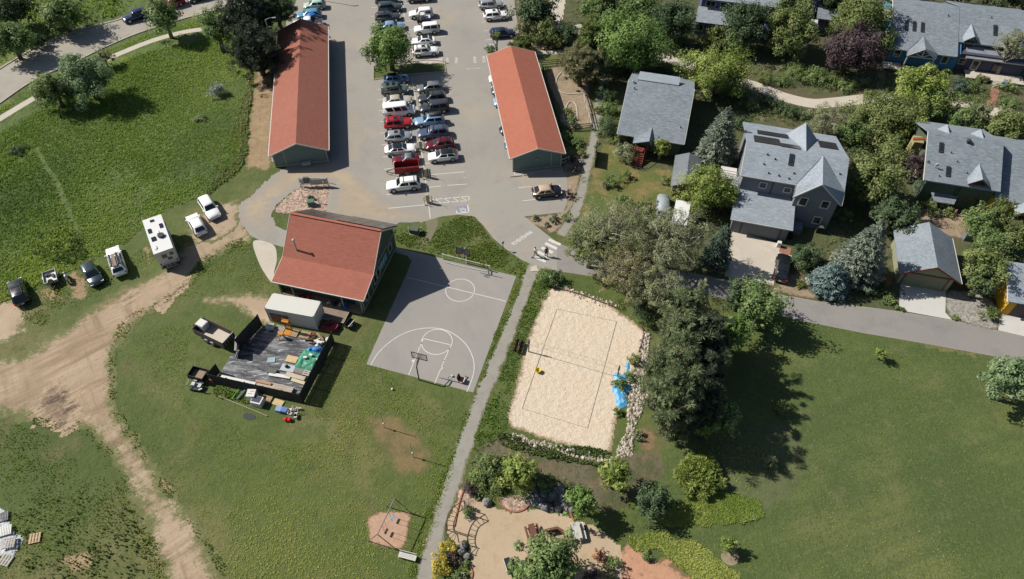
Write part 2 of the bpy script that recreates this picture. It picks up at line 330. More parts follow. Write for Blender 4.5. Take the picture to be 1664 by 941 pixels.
struct(ragged('yard_lawn', [(975, 245), (1000, 240), (1030, 275), (1075, 272), (1100, 290), (1098, 330), (1060, 350), (1000, 350), (945, 350)], .008,
              mat('yard_grass', S(118, 116, 62), [(S(92, 108, 50), .2, .42, .58, .9), (S(150, 128, 88), .35, .5, .64, .85), (S(80, 92, 46), 3, .5, .7, .6)], bumps=[(4, .5, .1)]), .35, .7, .5, 11))
struct(ragged('rough_slope', [(770, 745), (815, 712), (990, 755), (1040, 730), (1070, 700), (1075, 760), (1040, 800), (985, 830), (860, 790), (770, 770)], .008, m_rough, .3, .8, .5, 13))
struct(ragged('bare_strip', [(416, 118), (444, 118), (444, 262), (412, 272), (399, 268), (404, 190)], .009, m_brown, .25, .4, .6, 15))
track_px = [(392, 335), (402, 362), (412, 392), (372, 402), (335, 432), (300, 474), (238, 512), (203, 540), (186, 590), (189, 650), (228, 728), (290, 810), (338, 880), (372, 941), (400, 1000),
            (290, 1000), (262, 930), (236, 860), (196, 770), (150, 706), (105, 690), (60, 684), (-10, 676), (-160, 690), (-160, 600), (0, 580), (80, 546), (150, 496), (215, 462), (262, 436), (300, 402), (335, 372), (368, 340)]
struct(ragged('dirt_track', track_px, .010, m_dirt, .22, 1.0, .3, 17))
struct(ragged('mud_patch', [(54, 664), (84, 622), (122, 630), (134, 668), (112, 702), (76, 700)], .014, m_mud, .22, 1.6, .5, 19))
struct(ragged('wheel_ruts', [(196, 482), (222, 470), (232, 478), (206, 500)], .014, m_mud, .22, .5, .7, 21))
struct(ragged('wheel_ruts', [(250, 500), (300, 452), (312, 450), (268, 506)], .014, m_mud, .2, .7, .7, 22))
struct(ragged('dirt_apron', [(330, 486), (372, 478), (430, 478), (450, 500), (438, 530), (414, 524), (380, 500), (345, 494)], .009, m_dirt2, .22, .7, .6, 23))
struct(ragged('dirt_apron', [(-40, 470), (20, 480), (50, 500), (40, 540), (0, 560), (-60, 560)], .009, m_dirt2, .25, 1.2, .5, 25))
struct(ragged('dirt_apron', [(302, 374), (350, 330), (395, 330), (380, 372), (320, 400)], .0105, m_dirt2, .25, .9, .5, 26))
for q in ([(112, 442), (140, 450), (142, 482), (118, 484)], [(68, 470), (98, 472), (100, 486), (72, 488)], [(232, 404), (245, 402), (246, 428), (238, 432)], [(230, 850), (262, 780), (285, 800), (268, 850)], [(96, 906), (138, 894), (156, 916), (112, 934)]):
    struct(ragged('bare_patch', q, .0085, m_brown, .22, .7, .8, int(q[0][0])))
struct(ragged('worn_lawn_patch', [(592, 690), (606, 672), (640, 668), (670, 690), (700, 722), (704, 752), (690, 776), (655, 776), (632, 752), (600, 720)], .009, m_dead, .25, .9, .5, 31))
struct(ragged('dry_lawn_patch', [(1130, 790), (1200, 700), (1298, 690), (1302, 790), (1230, 830)], .008, mat('thin_grass', S(100, 108, 70), [(S(84, 96, 54), .6, .45, .62, .8), (S(116, 118, 86), 2.5, .5, .7, .6)], bumps=[(4, .5, .1)]), .3, 1.5, .4, 35))
struct(ragged('swing_pit', [(602, 838), (660, 832), (664, 856), (652, 894), (600, 880)], .012, m_wood_chip, .18, .3, .8, 37))
struct(ragged('swing_pit', [(686, 878), (702, 866), (700, 900), (686, 904)], .012, m_wood_chip, .18, .5, .9, 38))
struct(ragged('sand_court', [(896, 468), (960, 482), (1045, 534), (1036, 590), (1018, 640), (1000, 690), (986, 738), (915, 722), (845, 702), (826, 686), (834, 640), (846, 590), (862, 540), (880, 496)], .012, m_sand, .2, .35, .6, 41))
struct(ragged('playground_surface', [(742, 818), (770, 816), (800, 822), (830, 832), (865, 828), (930, 842), (962, 856), (1000, 880), (1012, 902), (1000, 960), (960, 1010), (760, 1010), (765, 940), (764, 884), (744, 884), (729, 872), (725, 856), (731, 836)], .012, m_play, .22, .35, .6, 43))
struct(ragged('red_soil_slope', [(1008, 898), (1024, 882), (1048, 900), (1085, 912), (1115, 935), (1150, 1000), (980, 1000), (985, 930)], .010, m_red, .25, .7, .6, 45))
struct(ragged('garden_path', [(898, -30), (922, -30), (914, 36), (925, 42), (945, 40), (948, 56), (925, 54), (896, 44)], .014, m_conc, .25, .1, .5))
struct(ragged('fenced_garden_floor', [(886, 114), (945, 104), (960, 150), (962, 205), (915, 206), (905, 170)], .010, m_mulch, .3, .4, .5, 48))
struct(ragged('gravel_bed', [(912, 268), (945, 250), (940, 320), (922, 350), (902, 380), (882, 374), (852, 354), (910, 344), (920, 322)], .010, m_mulch, .3, .5, .5, 49))
# street with kerbs, verge and pavement
st_u = [(-260, 300), (-120, 190), (0, 112), (60, 77), (120, 52), (190, 33), (262, 9), (340, -14), (470, -60)]
st_l = [(540, -40), (470, -18), (400, 0), (338, 20), (290, 33), (220, 56), (160, 82), (112, 106), (60, 128), (0, 168), (-120, 260), (-240, 380)]
struct(flat('street', None, .018, m_street, world_pts=[tuple(q) for q in line_px(st_u)+line_px(st_l)]))
kb = MB(); ribbon(kb, line_px(st_u), .35, 0, .13); struct(kb.build('street_kerb', m_kerb))
kb = MB(); ribbon(kb, line_px(st_l), .35, 0, .13); struct(kb.build('street_kerb', m_kerb))
pv = MB(); ribbon(pv, line_px([(-150, 300), (-60, 232), (0, 193), (55, 160), (110, 130), (160, 103), (200, 85), (248, 66), (300, 52), (345, 46), (400, 40), (440, 30)]), 1.35, .02); struct(pv.build('pavement', m_conc))
# car park, lane and drive
lot_px = [(470, -70), (482, 0), (466, 30), (455, 150), (441, 262), (466, 272), (440, 290), (424, 304), (402, 326), (394, 345), (396, 366), (406, 382), (424, 392), (446, 398), (470, 404), (492, 380), (462, 374), (446, 366), (440, 350), (450, 330), (470, 314), (490, 302), (536, 300),
          (532, 330), (528, 352), (600, 360), (665, 362), (690, 360), (718, 352), (745, 349), (770, 352), (785, 366), (802, 388), (826, 408), (850, 424), (882, 436), (940, 446), (1000, 455), (1080, 464), (1130, 471), (1180, 489), (1300, 521), (1400, 541), (1500, 558), (1664, 588), (1850, 625),
          (1850, 580), (1664, 547), (1550, 521), (1460, 506), (1400, 498), (1330, 490), (1265, 478), (1180, 455), (1130, 445), (1060, 430), (1000, 418), (940, 408), (908, 396), (882, 376), (852, 352), (915, 345), (922, 330), (922, 292), (910, 262), (885, 160), (862, 88), (846, 66), (838, 20), (828, -70)]
struct(flat('car_park', lot_px, .022, m_asph))
lane_px = [(905, 398), (1000, 419), (1060, 431), (1130, 446), (1180, 456), (1265, 479), (1330, 491), (1400, 499), (1460, 507), (1550, 522), (1664, 548), (1850, 581), (1850, 624), (1664, 587), (1500, 557), (1400, 540), (1300, 520), (1180, 488), (1130, 470), (1080, 463), (1000, 454), (905, 441)]
struct(flat('lane', lane_px, .0245, m_asph2))
m_dusty = mat('dusty_asphalt', S(178, 163, 141), [(S(190, 172, 146), .2, .45, .6, .8), (S(160, 152, 140), .5, .52, .66, .7), (S(196, 180, 154), 2.5, .55, .75, .5)], bumps=[(9, .25, .03)], edge=(S(165, 159, 150), 2.2))
struct(ragged('dusty_drive', [(388, 338), (404, 322), (426, 302), (444, 286), (470, 272), (520, 266), (570, 272), (600, 300), (640, 330), (690, 345), (700, 356), (660, 362), (600, 360), (534, 350), (540, 300), (490, 302), (470, 314), (450, 330), (440, 350), (446, 366), (430, 384), (404, 378), (392, 360)], .0245, m_dusty, .25, .6, .4, 71))
struct(ragged('dusty_drive', [(560, 190), (580, 180), (590, 220), (586, 260), (566, 262), (570, 220)], .0245, m_dusty, .25, 1.0, .4, 72))
# island bed of gravel beside the drive, and the tree island
struct(ragged('gravel_island', [(450, 345), (456, 330), (474, 314), (492, 303), (536, 302), (532, 330), (527, 346), (500, 347)], .026, m_gravel, .2, .1, .8, 51))
struct(flat('tree_island', [(607, 108), (692, 102), (722, 104), (724, 117), (660, 122), (608, 130)], .03, m_lawn))
kb = MB(); ribbon(kb, [Vector(p) for p in wpoly([(607, 108), (692, 98), (722, 100), (725, 117), (660, 122), (607, 130)])], .2, .0, .14, True)
struct(kb.build('island_kerb', m_kerb)); struct(flat('island_apron', [(660, 101), (690, 97), (719, 95), (720, 102), (690, 105)], .05, m_conc))
struct(flat('hall_walk', [(412, 392), (444, 398), (450, 420), (446, 440), (444, 460), (434, 450), (420, 425)], .026, m_conc, 5))
struct(flat('yard_path', [(692, 357), (706, 352), (712, 362), (706, 378), (698, 392), (686, 396), (694, 376)], .012, m_fines, 4))
# footpaths of crushed stone
def footpath(pts, w, z=.014):
    L, Rr = ribbon_pts(line_px(pts), w); P = [tuple(q) for q in L]+[tuple(q) for q in reversed(Rr)]
    return struct(ragged('footpath', None, z, m_fines, .2, .25, .8, 3, world_pts=P))
footpath([(872, 428), (862, 448), (848, 486), (832, 525), (815, 565), (796, 615), (775, 665), (758, 715), (738, 775), (718, 835), (706, 880), (694, 920), (684, 990)], 1.75)
footpath([(985, 120), (974, 160), (970, 200), (962, 240), (952, 280), (944, 318), (932, 350), (910, 382)], 1.5)
gp = MB(); ribbon(gp, line_px([(850, 85), (885, 86), (920, 84), (950, 88)]), 1.3, .016); struct(gp.build('garden_path', m_conc))
gp = MB(); ribbon(gp, line_px([(1180, 117), (1236, 134), (1275, 149), (1320, 159), (1360, 157)]), 1.6, .014); struct(gp.build('gravel_shoulder', m_mulch))
gp = MB(); ribbon(gp, line_px([(1065, 92), (1095, 98), (1130, 108), (1180, 125), (1236, 143), (1275, 158), (1320, 168), (1360, 166), (1420, 160), (1490, 160), (1560, 166), (1600, 178), (1664, 192), (1750, 215)]), 2.5, .02); struct(gp.build('garden_path', m_conc))
gp = MB(); ribbon(gp, line_px([(1065, 92), (1050, 80), (1020, 70), (985, 62), (940, 46)]), 1.6, .016); struct(gp.build('garden_path', m_conc))
gp = MB(); ribbon(gp, line_px([(1239, 198), (1232, 180), (1226, 165), (1228, 142)]), 1.0, .024); struct(gp.build('garden_path', m_fines))
gp = MB(); ribbon(gp, line_px([(1308, 60), (1306, 80), (1290, 100), (1262, 112), (1240, 118)]), 1.1, .016); struct(gp.build('garden_path', m_fines))
gp = MB(); ribbon(gp, line_px([(1620, 128), (1617, 145), (1614, 160), (1606, 178)]), 1.3, .028); struct(gp.build('garden_path', m_paver))
gp = MB(); ribbon(gp, line_px([(1432, 104), (1431, 140), (1430, 165)]), 1.2, .012); struct(gp.build('garden_path', m_fines))
# driveways
struct(flat('driveway', [(1189, 374), (1268, 397), (1257, 464), (1177, 449)], .027, m_conc))
struct(flat('driveway', [(1464, 450), (1537, 462), (1536, 508), (1547, 520), (1460, 504)], .027, mat('new_concrete', S(214, 212, 206), [(S(200, 198, 190), .5, .48, .7, .6)], bumps=[(9, .2, .02)])))
struct(flat('driveway', [(1625, 505), (1700, 518), (1700, 555), (1622, 537)], .027, MATS['new_concrete']))
struct(ragged('gravel_drive', [(1538, 472), (1585, 475), (1615, 492), (1621, 535), (1550, 519), (1538, 505)], .024, m_ggrav, .25, .35, .6, 55))
struct(flat('paved_strip', [(1262, 399), (1286, 403), (1283, 416), (1259, 411)], .024, m_paver))
struct(ragged('bare_patch', [(1255, 466), (1296, 440), (1310, 462), (1330, 486), (1290, 482), (1258, 474)], .010, m_mulch, .22, .4, .7, 57))
struct(ragged('paved_garden', [(1478, 335), (1540, 345), (1580, 352), (1575, 390), (1500, 372)], .010, m_mulch, .25, .4, .7, 58))
struct(flat('court', [(641, 402), (700, 416), (839, 449), (769, 638), (595, 592), (661, 444), (669, 424), (662, 416), (640, 410)], .018, m_court))

# ------------------------------------------------------------------ painted markings
def zc(x, y): return (560+x/3.359, 380+y/3.359)
def paint(name, strips, m=m_paint, z=.032):
    mb = MB()
    for P, w in strips: ribbon(mb, P, w, z)
    return struct(mb.build(name, m))
W_ = lambda a, b: [Vector(q) for q in wpoly([a, b])]
ax = R(74.1); ux = Vector((math.cos(ax), math.sin(ax))); vx = Vector((ux.y, -ux.x))      # court axis and cross axis
key = Vector(wpoly([zc(504, 590)])[0]); mid = Vector(wpoly([zc(631, 308)])[0]); base_c = Vector(wpoly([zc(421, 795)])[0])
circ = lambda c, r, a0=0, a1=2*math.pi, n=48: [c+r*(math.cos(a0+(a1-a0)*i/n)*vx+math.sin(a0+(a1-a0)*i/n)*ux) for i in range(n+1)]
hoop_c = Vector(wpoly([zc(421, 795)])[0])+ux*1.2
k1, k2, k3, k4 = [Vector(wpoly([zc(*q)])[0]) for q in ((430, 573), (350, 770), (580, 607), (492, 817))]
arc = [Vector(p) for p in curve(wpoly([zc(*q) for q in ((143, 717), (176, 662), (222, 612), (290, 562), (370, 528), (455, 515), (540, 523), (612, 558), (668, 612), (700, 676), (707, 735), (695, 795), (667, 863))]), 6)]
paint('court_lines', [(circ(key, 1.83), .1), (circ(mid, 1.83), .1), ([k1, k2], .1), ([k3, k4], .1), ([k1, k3], .1), (arc, .1), (W_(zc(340, 238), zc(882, 369)), .1),
      (W_(zc(400, 623), zc(408, 625)), .12), (W_(zc(384, 656), zc(392, 658)), .12), (W_(zc(368, 694), zc(377, 696)), .35), (W_(zc(572, 626), zc(580, 628)), .12), (W_(zc(558, 659), zc(566, 661)), .12), (W_(zc(542, 692), zc(550, 694)), .12), (W_(zc(527, 734), zc(536, 736)), .35)])
z3 = lambda x, y: (590+x/5.535, 200+y/5.535)
z1 = lambda x, y: (590+x/6.4, y/6.4)
z2 = lambda x, y: (590+x/7.84, 100+y/7.84)
z4 = lambda x, y: (780+x/4.483, 220+y/4.483)
bays = [((160, 92), (240, 84), z3), ((170, 197), (260, 190), z3), ((180, 307), (300, 297), z3), ((190, 417), (290, 405), z3), ((210, 645), (420, 625), z3), ((225, 768), (600, 733), z3), ((440, 172), (560, 165), z3), ((560, 366), (600, 362), z3), ((590, 468), (912, 440), z3), ((580, 580), (700, 568), z3), ((758, 562), (935, 550), z3),
        ((80, 82), (180, 76), z1), ((80, 172), (150, 168), z1), ((95, 260), (170, 252), z1), ((105, 350), (200, 342), z1), ((410, 45), (740, 14), z1), ((400, 138), (760, 104), z1), ((440, 222), (560, 212), z1), ((460, 312), (560, 308), z1), ((730, 392), (860, 378), z1), ((780, 492), (835, 488), z1), ((520, 604), (845, 596), z1),
        ((1195, 54), (1260, 50), z1), ((1215, 146), (1270, 140), z1), ((1235, 234), (1530, 204), z1), ((1255, 324), (1330, 318), z1), ((1275, 418), (1400, 408), z1), ((185, 358), (230, 354), z2), ((188, 490), (260, 486), z2), ((200, 630), (270, 626), z2), ((215, 768), (270, 766), z2), ((1020, 288), (1090, 282), z2), ((1060, 412), (1120, 408), z2), ((1090, 548), (1145, 544), z2),
        ((720, 160), (860, 136), z3), ((280, 382), (370, 374), z4), ((310, 478), (600, 448), z4)]
paint('bay_lines', [(W_(f(*a), f(*b)), .12) for a, b, f in bays]+[(W_(z1(405, -20), z1(430, 180)), .12), (W_(z2(620, 200), z2(690, 610)), .12), (W_(z3(505, 130), z3(552, 420)), .12), (W_(z3(560, 500), z3(605, 858)), .12)])
hx = [(600, 692), (955, 660), (950, 700), (612, 726)]
paint('no_parking_hatch', [(W_(z3(*hx[i]), z3(*hx[(i+1) % 4])), .13) for i in range(4)]+[(W_(z3(a, 690-(a-600)*.09), z3(a+70, 722-(a-600)*.066)), .1) for a in (640, 720, 800, 875)])
paint('no_parking_hatch', [(W_(z4(250, 288), z4(530, 258)), .12), (W_(z4(250, 288), z4(252, 262)), .12)]+[(W_(z4(a, 250), z4(a+60, 278-(a-270)*.1)), .1) for a in (275, 322, 368, 415, 462)])
paint('crossing_stripes', [(W_(a, b), .45) for a, b in (((891.5, 389.5), (911, 398)), ((886, 395.5), (905, 404.5)), ((880, 402.5), (898.5, 411)), ((874, 409.5), (891.5, 418.5)), ((869.5, 418), (887, 425.5)))])
paint('speed_hump_marking', [(W_(z4(236, 797), z4(378, 700)), .62)], m_worn)
paint('crossing_stripes', [(W_(a, b), .5) for a, b in ((z1(875, 600), z1(880, 665)), (z1(968, 600), z1(970, 660)), (z1(1160, 592), z1(1165, 655)), (z1(1255, 585), z1(1260, 655)), (z2(1070, 20), z2(1075, 36)))], m_worn)
paint('stop_bar', [(W_(z2(1320, 97), z2(1520, 84)), .18)], m_worn)
# accessible bay: blue square, white border on two sides and the wheelchair sign
def acc(px, py, rz):
    o = G(px, py); c, s = math.cos(rz), math.sin(rz); T = lambda x, y: Vector((o.x+x*c-y*s, o.y+x*s+y*c))
    struct(flat('accessible_bay_panel', None, .030, m_blue_paint, world_pts=[tuple(T(*q)) for q in ((-.75, -.6), (.75, -.6), (.75, .7), (-.75, .7))]))
    st = [([T(-.85, -.68), T(.85, -.68)], .17), ([T(.83, -.68), T(.83, .75)], .17), ([T(-.83, -.68), T(-.83, -.2)], .17)]
    st += [([T(*q) for q in ((.42, .05), (.15, -.02), (-.02, 0), (-.35, .3))], .13), ([T(.12, 0), T(.05, .35)], .12)]
    st += [([T(.12+.36*math.cos(a), -.12+.36*math.sin(a)) for a in [R(t) for t in range(100, 400, 20)]], .12)]
    paint('accessible_bay_symbol', st)
acc(*z3(893, 778), LOT)
acc(*z1(1325, 465), LOT)
def glyph(px, py, txt, rz, size=.55):                                # stall numbers painted at the bay heads
    cu = bpy.data.curves.new('stall_number', 'FONT'); cu.body = txt; cu.size = size; cu.align_x = 'CENTER'; cu.align_y = 'CENTER'
    o = bpy.data.objects.new('stall_number', cu); COL.objects.link(o); o.location = G(px, py, .033); o.rotation_euler = (0, 0, rz); cu.materials.append(m_worn); bpy.context.view_layer.update()
    me = bpy.data.meshes.new_from_object(o.evaluated_get(bpy.context.evaluated_depsgraph_get())); n = bpy.data.objects.new('stall_number', me); n.matrix_world = o.matrix_world.copy(); bpy.data.objects.remove(o); COL.objects.link(n); struct(n)
for q in ((897, 387), (914, 492), (932, 598), (960, 770)): glyph(*z3(*q), 'b', LOT)
struct(ragged('bare_patch', [(1036, 700), (1058, 690), (1078, 716), (1070, 736), (1040, 730)], .0105, mat('orange_soil', S(146, 116, 90), [(S(112, 104, 70), 1.2, .44, .6, .9)], edge=(S(98, 106, 58), .9)), .22, .8, .9, 61))
# ------------------------------------------------------------------ foliage
def leafmat(name, c, lo, hi, tr=.36, k=1.14): return mat('leaves_'+name, S(*c, k), rough=.65, spec=.25, tint=(S(*lo, k), S(*hi, k)), translucent=tr)
LM = {'green': leafmat('green', (106, 126, 76), (74, 98, 50), (142, 158, 104)), 'bright': leafmat('bright', (104, 130, 66), (74, 104, 44), (142, 162, 98), .38, 1.1),
      'lime': leafmat('lime', (122, 136, 66), (92, 112, 48), (158, 168, 98)), 'olive': leafmat('olive', (106, 118, 68), (76, 92, 46), (140, 146, 96)),
      'dark': leafmat('dark', (78, 96, 66), (54, 72, 48), (106, 122, 86)), 'pine': leafmat('pine', (96, 106, 74), (66, 80, 52), (130, 136, 100), .2, 1.15), 'blackpine': leafmat('blackpine', (66, 76, 58), (44, 54, 42), (94, 102, 80), .15, 1.0),
      'grey': leafmat('grey', (126, 132, 98), (94, 104, 66), (162, 164, 132)), 'silver': leafmat('silver', (118, 138, 100), (84, 110, 68), (154, 168, 130)),
      'spruce': leafmat('spruce', (116, 128, 112), (80, 94, 82), (164, 170, 150), .12, .72), 'blue': leafmat('blue', (104, 126, 124), (70, 96, 94), (144, 162, 158), .12, .8),
      'fir': leafmat('fir', (74, 94, 80), (52, 72, 58), (100, 118, 100), .12, .8), 'purple': leafmat('purple', (84, 70, 72), (58, 48, 54), (112, 94, 94)),
      'yellow': leafmat('yellow', (178, 160, 66), (136, 132, 56), (206, 188, 96)), 'tan': leafmat('tan', (128, 126, 92), (98, 102, 66), (158, 152, 118)),
      'sage': leafmat('sage', (146, 150, 142), (108, 114, 108), (182, 184, 176), .15), 'weed': leafmat('weed', (104, 122, 70), (74, 96, 48), (142, 150, 98)), 'rust': leafmat('rust', (150, 106, 78), (116, 88, 62), (176, 138, 104)),
      'meadow': leafmat('meadow', (104, 126, 50), (72, 98, 38), (142, 154, 70), .5, 1.65), 'turf': leafmat('turf', (102, 118, 52), (80, 100, 38), (140, 144, 80), .5, 1.75),
      'hay': leafmat('hay', (126, 132, 88), (100, 112, 64), (158, 154, 110), .5, 1.5)}
m_bark = mat('bark', S(118, 104, 88), [(S(72, 62, 54), 6, .45, .7, .7, 'noise', (1, 1, .2))], bumps=[(9, .6, .03, 'noise', (1, 1, .2))])
m_palebark = mat('pale_bark', S(168, 158, 142), [(S(120, 110, 98), 5, .5, .7, .6)], bumps=[(9, .4, .02)])
def unit(v): return v/(np.linalg.norm(v, axis=1, keepdims=True)+1e-9)
def quads(C, Nn, size, asp, rng, along=None):
    """one small leaf face at each centre"""
    n = len(C); r = unit(rng.normal(size=(n, 3)))
    t = np.cross(Nn, r) if along is None else along-Nn*(along*Nn).sum(1, keepdims=True); t = unit(t); b = np.cross(Nn, t)
    h = (size*.5)[:, None]; w = h*asp
    V = np.stack([C-t*h, C+b*w-t*h*.1, C+t*h, C-b*w+t*h*.1], 1).reshape(-1, 3)
    return V, np.arange(4*n).reshape(n, 4)
def sph(rng, n, zmin=-1):
    d = unit(rng.normal(size=(n*3, 3))); d = d[d[:, 2] > zmin][:n]; return d
def crown_points(rng, rx, ry, rz, nclump, cfrac, zmin=-.45):
    d = sph(rng, nclump, zmin); k = len(d)
    rad = np.where(rng.random(k) < .72, rng.uniform(.62, .92, k), rng.uniform(.15, .6, k))
    lump = 1+.22*rng.normal(size=k).clip(-1.6, 1.4)
    c = d*(rad*lump)[:, None]*np.array([rx, ry, rz]); cr = cfrac*rng.uniform(.65, 1.25, k)*(rx+ry+rz)/3
    return c, cr
def broad_leaves(rng, c, cr, per, leaf, asp=.55, up=.35, spiky=False, flat_=1.0):
    k = len(c); n = k*per; ci = np.repeat(np.arange(k), per)
    d = unit(rng.normal(size=(n, 3))); rr = rng.uniform(.35, 1.05, n)**.7
    P = c[ci]+d*(rr*cr[ci])[:, None]*np.array([1, 1, flat_])
    out = unit(P-c.mean(0)*np.array([1, 1, .6]))
    if spiky: Nn = unit(np.cross(d, rng.normal(size=(n, 3)))+.25*np.array([0, 0, 1])); V, F = quads(P, Nn, leaf*rng.uniform(.7, 1.5, n), asp, rng, along=d+.2*out+.15*np.array([0, 0, 1]))
    else: Nn = unit(.6*d+.45*out+.42*rng.normal(size=(n, 3))+(up+.15)*np.array([0, 0, 1])); V, F = quads(P, Nn, leaf*rng.uniform(.6, 1.35, n), asp, rng)
    tint = np.clip(.5+.2*rng.normal(size=k)[ci]+.17*rng.normal(size=n), 0, 1)
    return V, F, tint
def limbs(mb, rng, base, top, r0, targets, bend=.15, n=6):
    base, top = Vector(base), Vector(top); L = (top-base).length
    j = lambda s: Vector((rng.normal()*s, rng.normal()*s, 0))
    m1 = base.lerp(top, .4)+j(L*.03); m2 = base.lerp(top, .75)+j(L*.04)
    mb.tube([base, m1, m2, top], [r0*1.25, r0*.85, r0*.5, r0*.15], 7)
    for t in targets:
        t = Vector(t); s = min(.85, max(.2, .25+.6*rng.random())); p = m1.lerp(top, s*.7) if s > .4 else base.lerp(m1, .6+s)
        q = p.lerp(t, .5)+j((t-p).length*bend)+Vector((0, 0, (t-p).length*.06))
        mb.tube([p, q, t], [r0*.42, r0*.24, r0*.05], 5, cap=False)
SEED = [100]
def tree(cx, cy, rpx, zc_, style, label, lm='green', ratio=.92, sx=1.0, group=None, cat='tree', name=None, leaf=None, dens=1.0, base=None, bark=None, zmin=-.75, rz_=None, lean=True):
    """crown centre and radius as measured in the photograph; zc_ = height of the crown's middle"""
    SEED[0] += 1; rng = np.random.default_rng(SEED[0])
    p = G(cx, cy, zc_); r = rpx*mpp(cx, cy, zc_); rx = r*sx; ry = r; rz = rz_ or min(r*ratio, zc_*.9)
    root = thing(name or 'tree', label, cat, (p.x, p.y, 0), rng.random()*.3-.15, group)
    cen = np.array([0, 0, zc_]); area = r*r; tr = MB(); bk = bark or m_bark; r0 = max(.07, .045*(zc_+rz))
    if style == 'broad':
        leaf = leaf or min(.42, max(.2, .10*r+.06)); nc = int(34+9*min(r, 7)); c, cr = crown_points(rng, rx, ry, rz, nc, .27, zmin)
        per = int(dens*115*(cr.mean()/leaf)**2/9)+10
        V, F, t = broad_leaves(rng, c, cr, per, leaf)
        limbs(tr, rng, (0, 0, 0), (0, 0, zc_+rz*.45), r0, [q+cen for q in c[rng.permutation(len(c))[:16]]])
    elif style == 'pine':
        leaf = leaf or .4; nc = int(120+22*r); c, cr = crown_points(rng, rx, ry, rz, nc, .12, zmin)
        per = int(dens*78); V, F, t = broad_leaves(rng, c, cr, per, leaf, .13, spiky=True, flat_=.75)
        limbs(tr, rng, (0, 0, 0), (0, 0, zc_+rz*.7), r0, [q+cen for q in c[rng.permutation(len(c))[:20]]])
    elif style == 'loose':
        bk = bark or m_palebark; leaf = leaf or .2; nc = int(110+14*r); c, cr = crown_points(rng, rx, ry, rz, nc, .15, zmin)
        per = int(dens*44); V, F, t = broad_leaves(rng, c, cr, per, leaf, .42, flat_=.8)
        limbs(tr, rng, (0, 0, 0), (0, 0, zc_+rz*.3), r0*.9, [q*1.05+cen for q in c[rng.permutation(len(c))[:80]]], .12)
    else: raise ValueError(style)
    if style != 'loose':                                               # fill leaves added deep inside the crown to make its shadow solid
        n_i = int(len(F)*.16); d = unit(rng.normal(size=(n_i, 3))); d = d[d[:, 2] > zmin]; n_i = len(d); Ci = d*(rng.random(n_i)**.5*.72)[:, None]*np.array([rx, ry, rz])
        V2, F2 = quads(Ci, unit(rng.normal(size=(n_i, 3))+np.array([0, 0, .6])), leaf*rng.uniform(1.2, 2.2, n_i), .6, rng); F = np.concatenate([F, F2+len(V)]); V = np.concatenate([V, V2]); t = np.concatenate([t, rng.uniform(.1, .6, n_i)])
    tr.build('trunk', bk, root, True)
    np_mesh('crown', V+cen, F, LM[lm], root, t)
    return root
def conifer(bx, by, h, rpx, label, lm='spruce', cat='tree', name='conifer', group=None, power=.8, dens=1.0, full=.12):
    """layered branches round a straight trunk"""
    SEED[0] += 1; rng = np.random.default_rng(SEED[0]); p = G(bx, by); Rr = rpx*mpp(bx, by, h*.3)
    root = thing(name, label, cat, (p.x, p.y, 0), 0, group)
    tr = MB(); tr.tube([(0, 0, 0), (0, 0, h*.5), (0, 0, h*.98)], [h*.022+.06, h*.014+.03, .02], 7)
    Cs = []; Ns = []; Al = []; Sz = []; Ti = []
    nl = int(h/.42)
    for i in range(nl):
        t = full*.5+(1-full*.5)*i/nl; r = Rr*(min(1, t/full))*((1-t)/(1-full) if t > full else 1)**power+.12; z = h*t
        nb = max(5, int(2*math.pi*r/.62)); off = rng.random()*6
        for k in range(nb):
            a = off+2*math.pi*k/nb+rng.normal()*.12; L = r*rng.uniform(.78, 1.1); bt = rng.normal()*.2+.5
            if rng.random() < .2: continue
            d = np.array([math.cos(a), math.sin(a), 0]); ns = int((6+L*9)*dens); s = rng.uniform(.25, 1.0, ns)**.8
            sag = -.25*L*s+.16*L*s**3*1.5
            side = np.array([-d[1], d[0], 0]); sd = rng.normal(size=ns)*.16*(1.2-s*.6)*min(L, 2)
            C = d*(L*s)[:, None]+side*sd[:, None]; C[:, 2] += z+sag+rng.normal(size=ns)*.07
            Cs.append(C); al = d+side*np.sign(sd)[:, None]*.5; al[:, 2] += .18; Al.append(al)
            Nn = np.tile([0, 0, 1.0], (ns, 1))+.5*rng.normal(size=(ns, 3))+d*.35; Ns.append(Nn); Sz.append(rng.uniform(.3, .58, ns)); Ti.append(np.clip(bt+.15*rng.normal(size=ns)+.3*(s-.65), 0, 1))
        if k and L > 1.2 and i % 2 == 0: tr.tube([(0, 0, z), (d[0]*L*.8, d[1]*L*.8, z-.16*L)], [.035, .012], 4, cap=False)
    C = np.concatenate(Cs); V, F = quads(C, unit(np.concatenate(Ns)), np.concatenate(Sz), .3, rng, along=unit(np.concatenate(Al)))
    tr.build('trunk', m_bark, root, True); np_mesh('crown', V, F, LM[lm], root, np.concatenate(Ti)); return root
def shrub(cx, cy, rpx, label, lm='green', sx=1.0, h=None, group=None, leaf=.2, dens=1.0, name='shrub', cat='shrub', spiky=False):
    SEED[0] += 1; rng = np.random.default_rng(SEED[0]); r = rpx*mpp(cx, cy); h = h or r*1.25; zc_ = h*.5
    p = G(cx, cy, zc_); leaf = min(leaf, r*.35); c, cr = crown_points(rng, r*sx, r, h*.5, int(14+8*r), .33, -.4); c[:, 2] += zc_
    per = int(dens*70*(cr.mean()/leaf)**2/7)+12
    V, F, t = broad_leaves(rng, c, cr, per, leaf*(1.6 if spiky else 1), .16 if spiky else .55, spiky=spiky); V[:, 2] = np.abs(V[:, 2])
    o = np_mesh(name, V, F, LM[lm], None, t); o.location = (p.x, p.y, 0); return tag(o, label, cat, group)
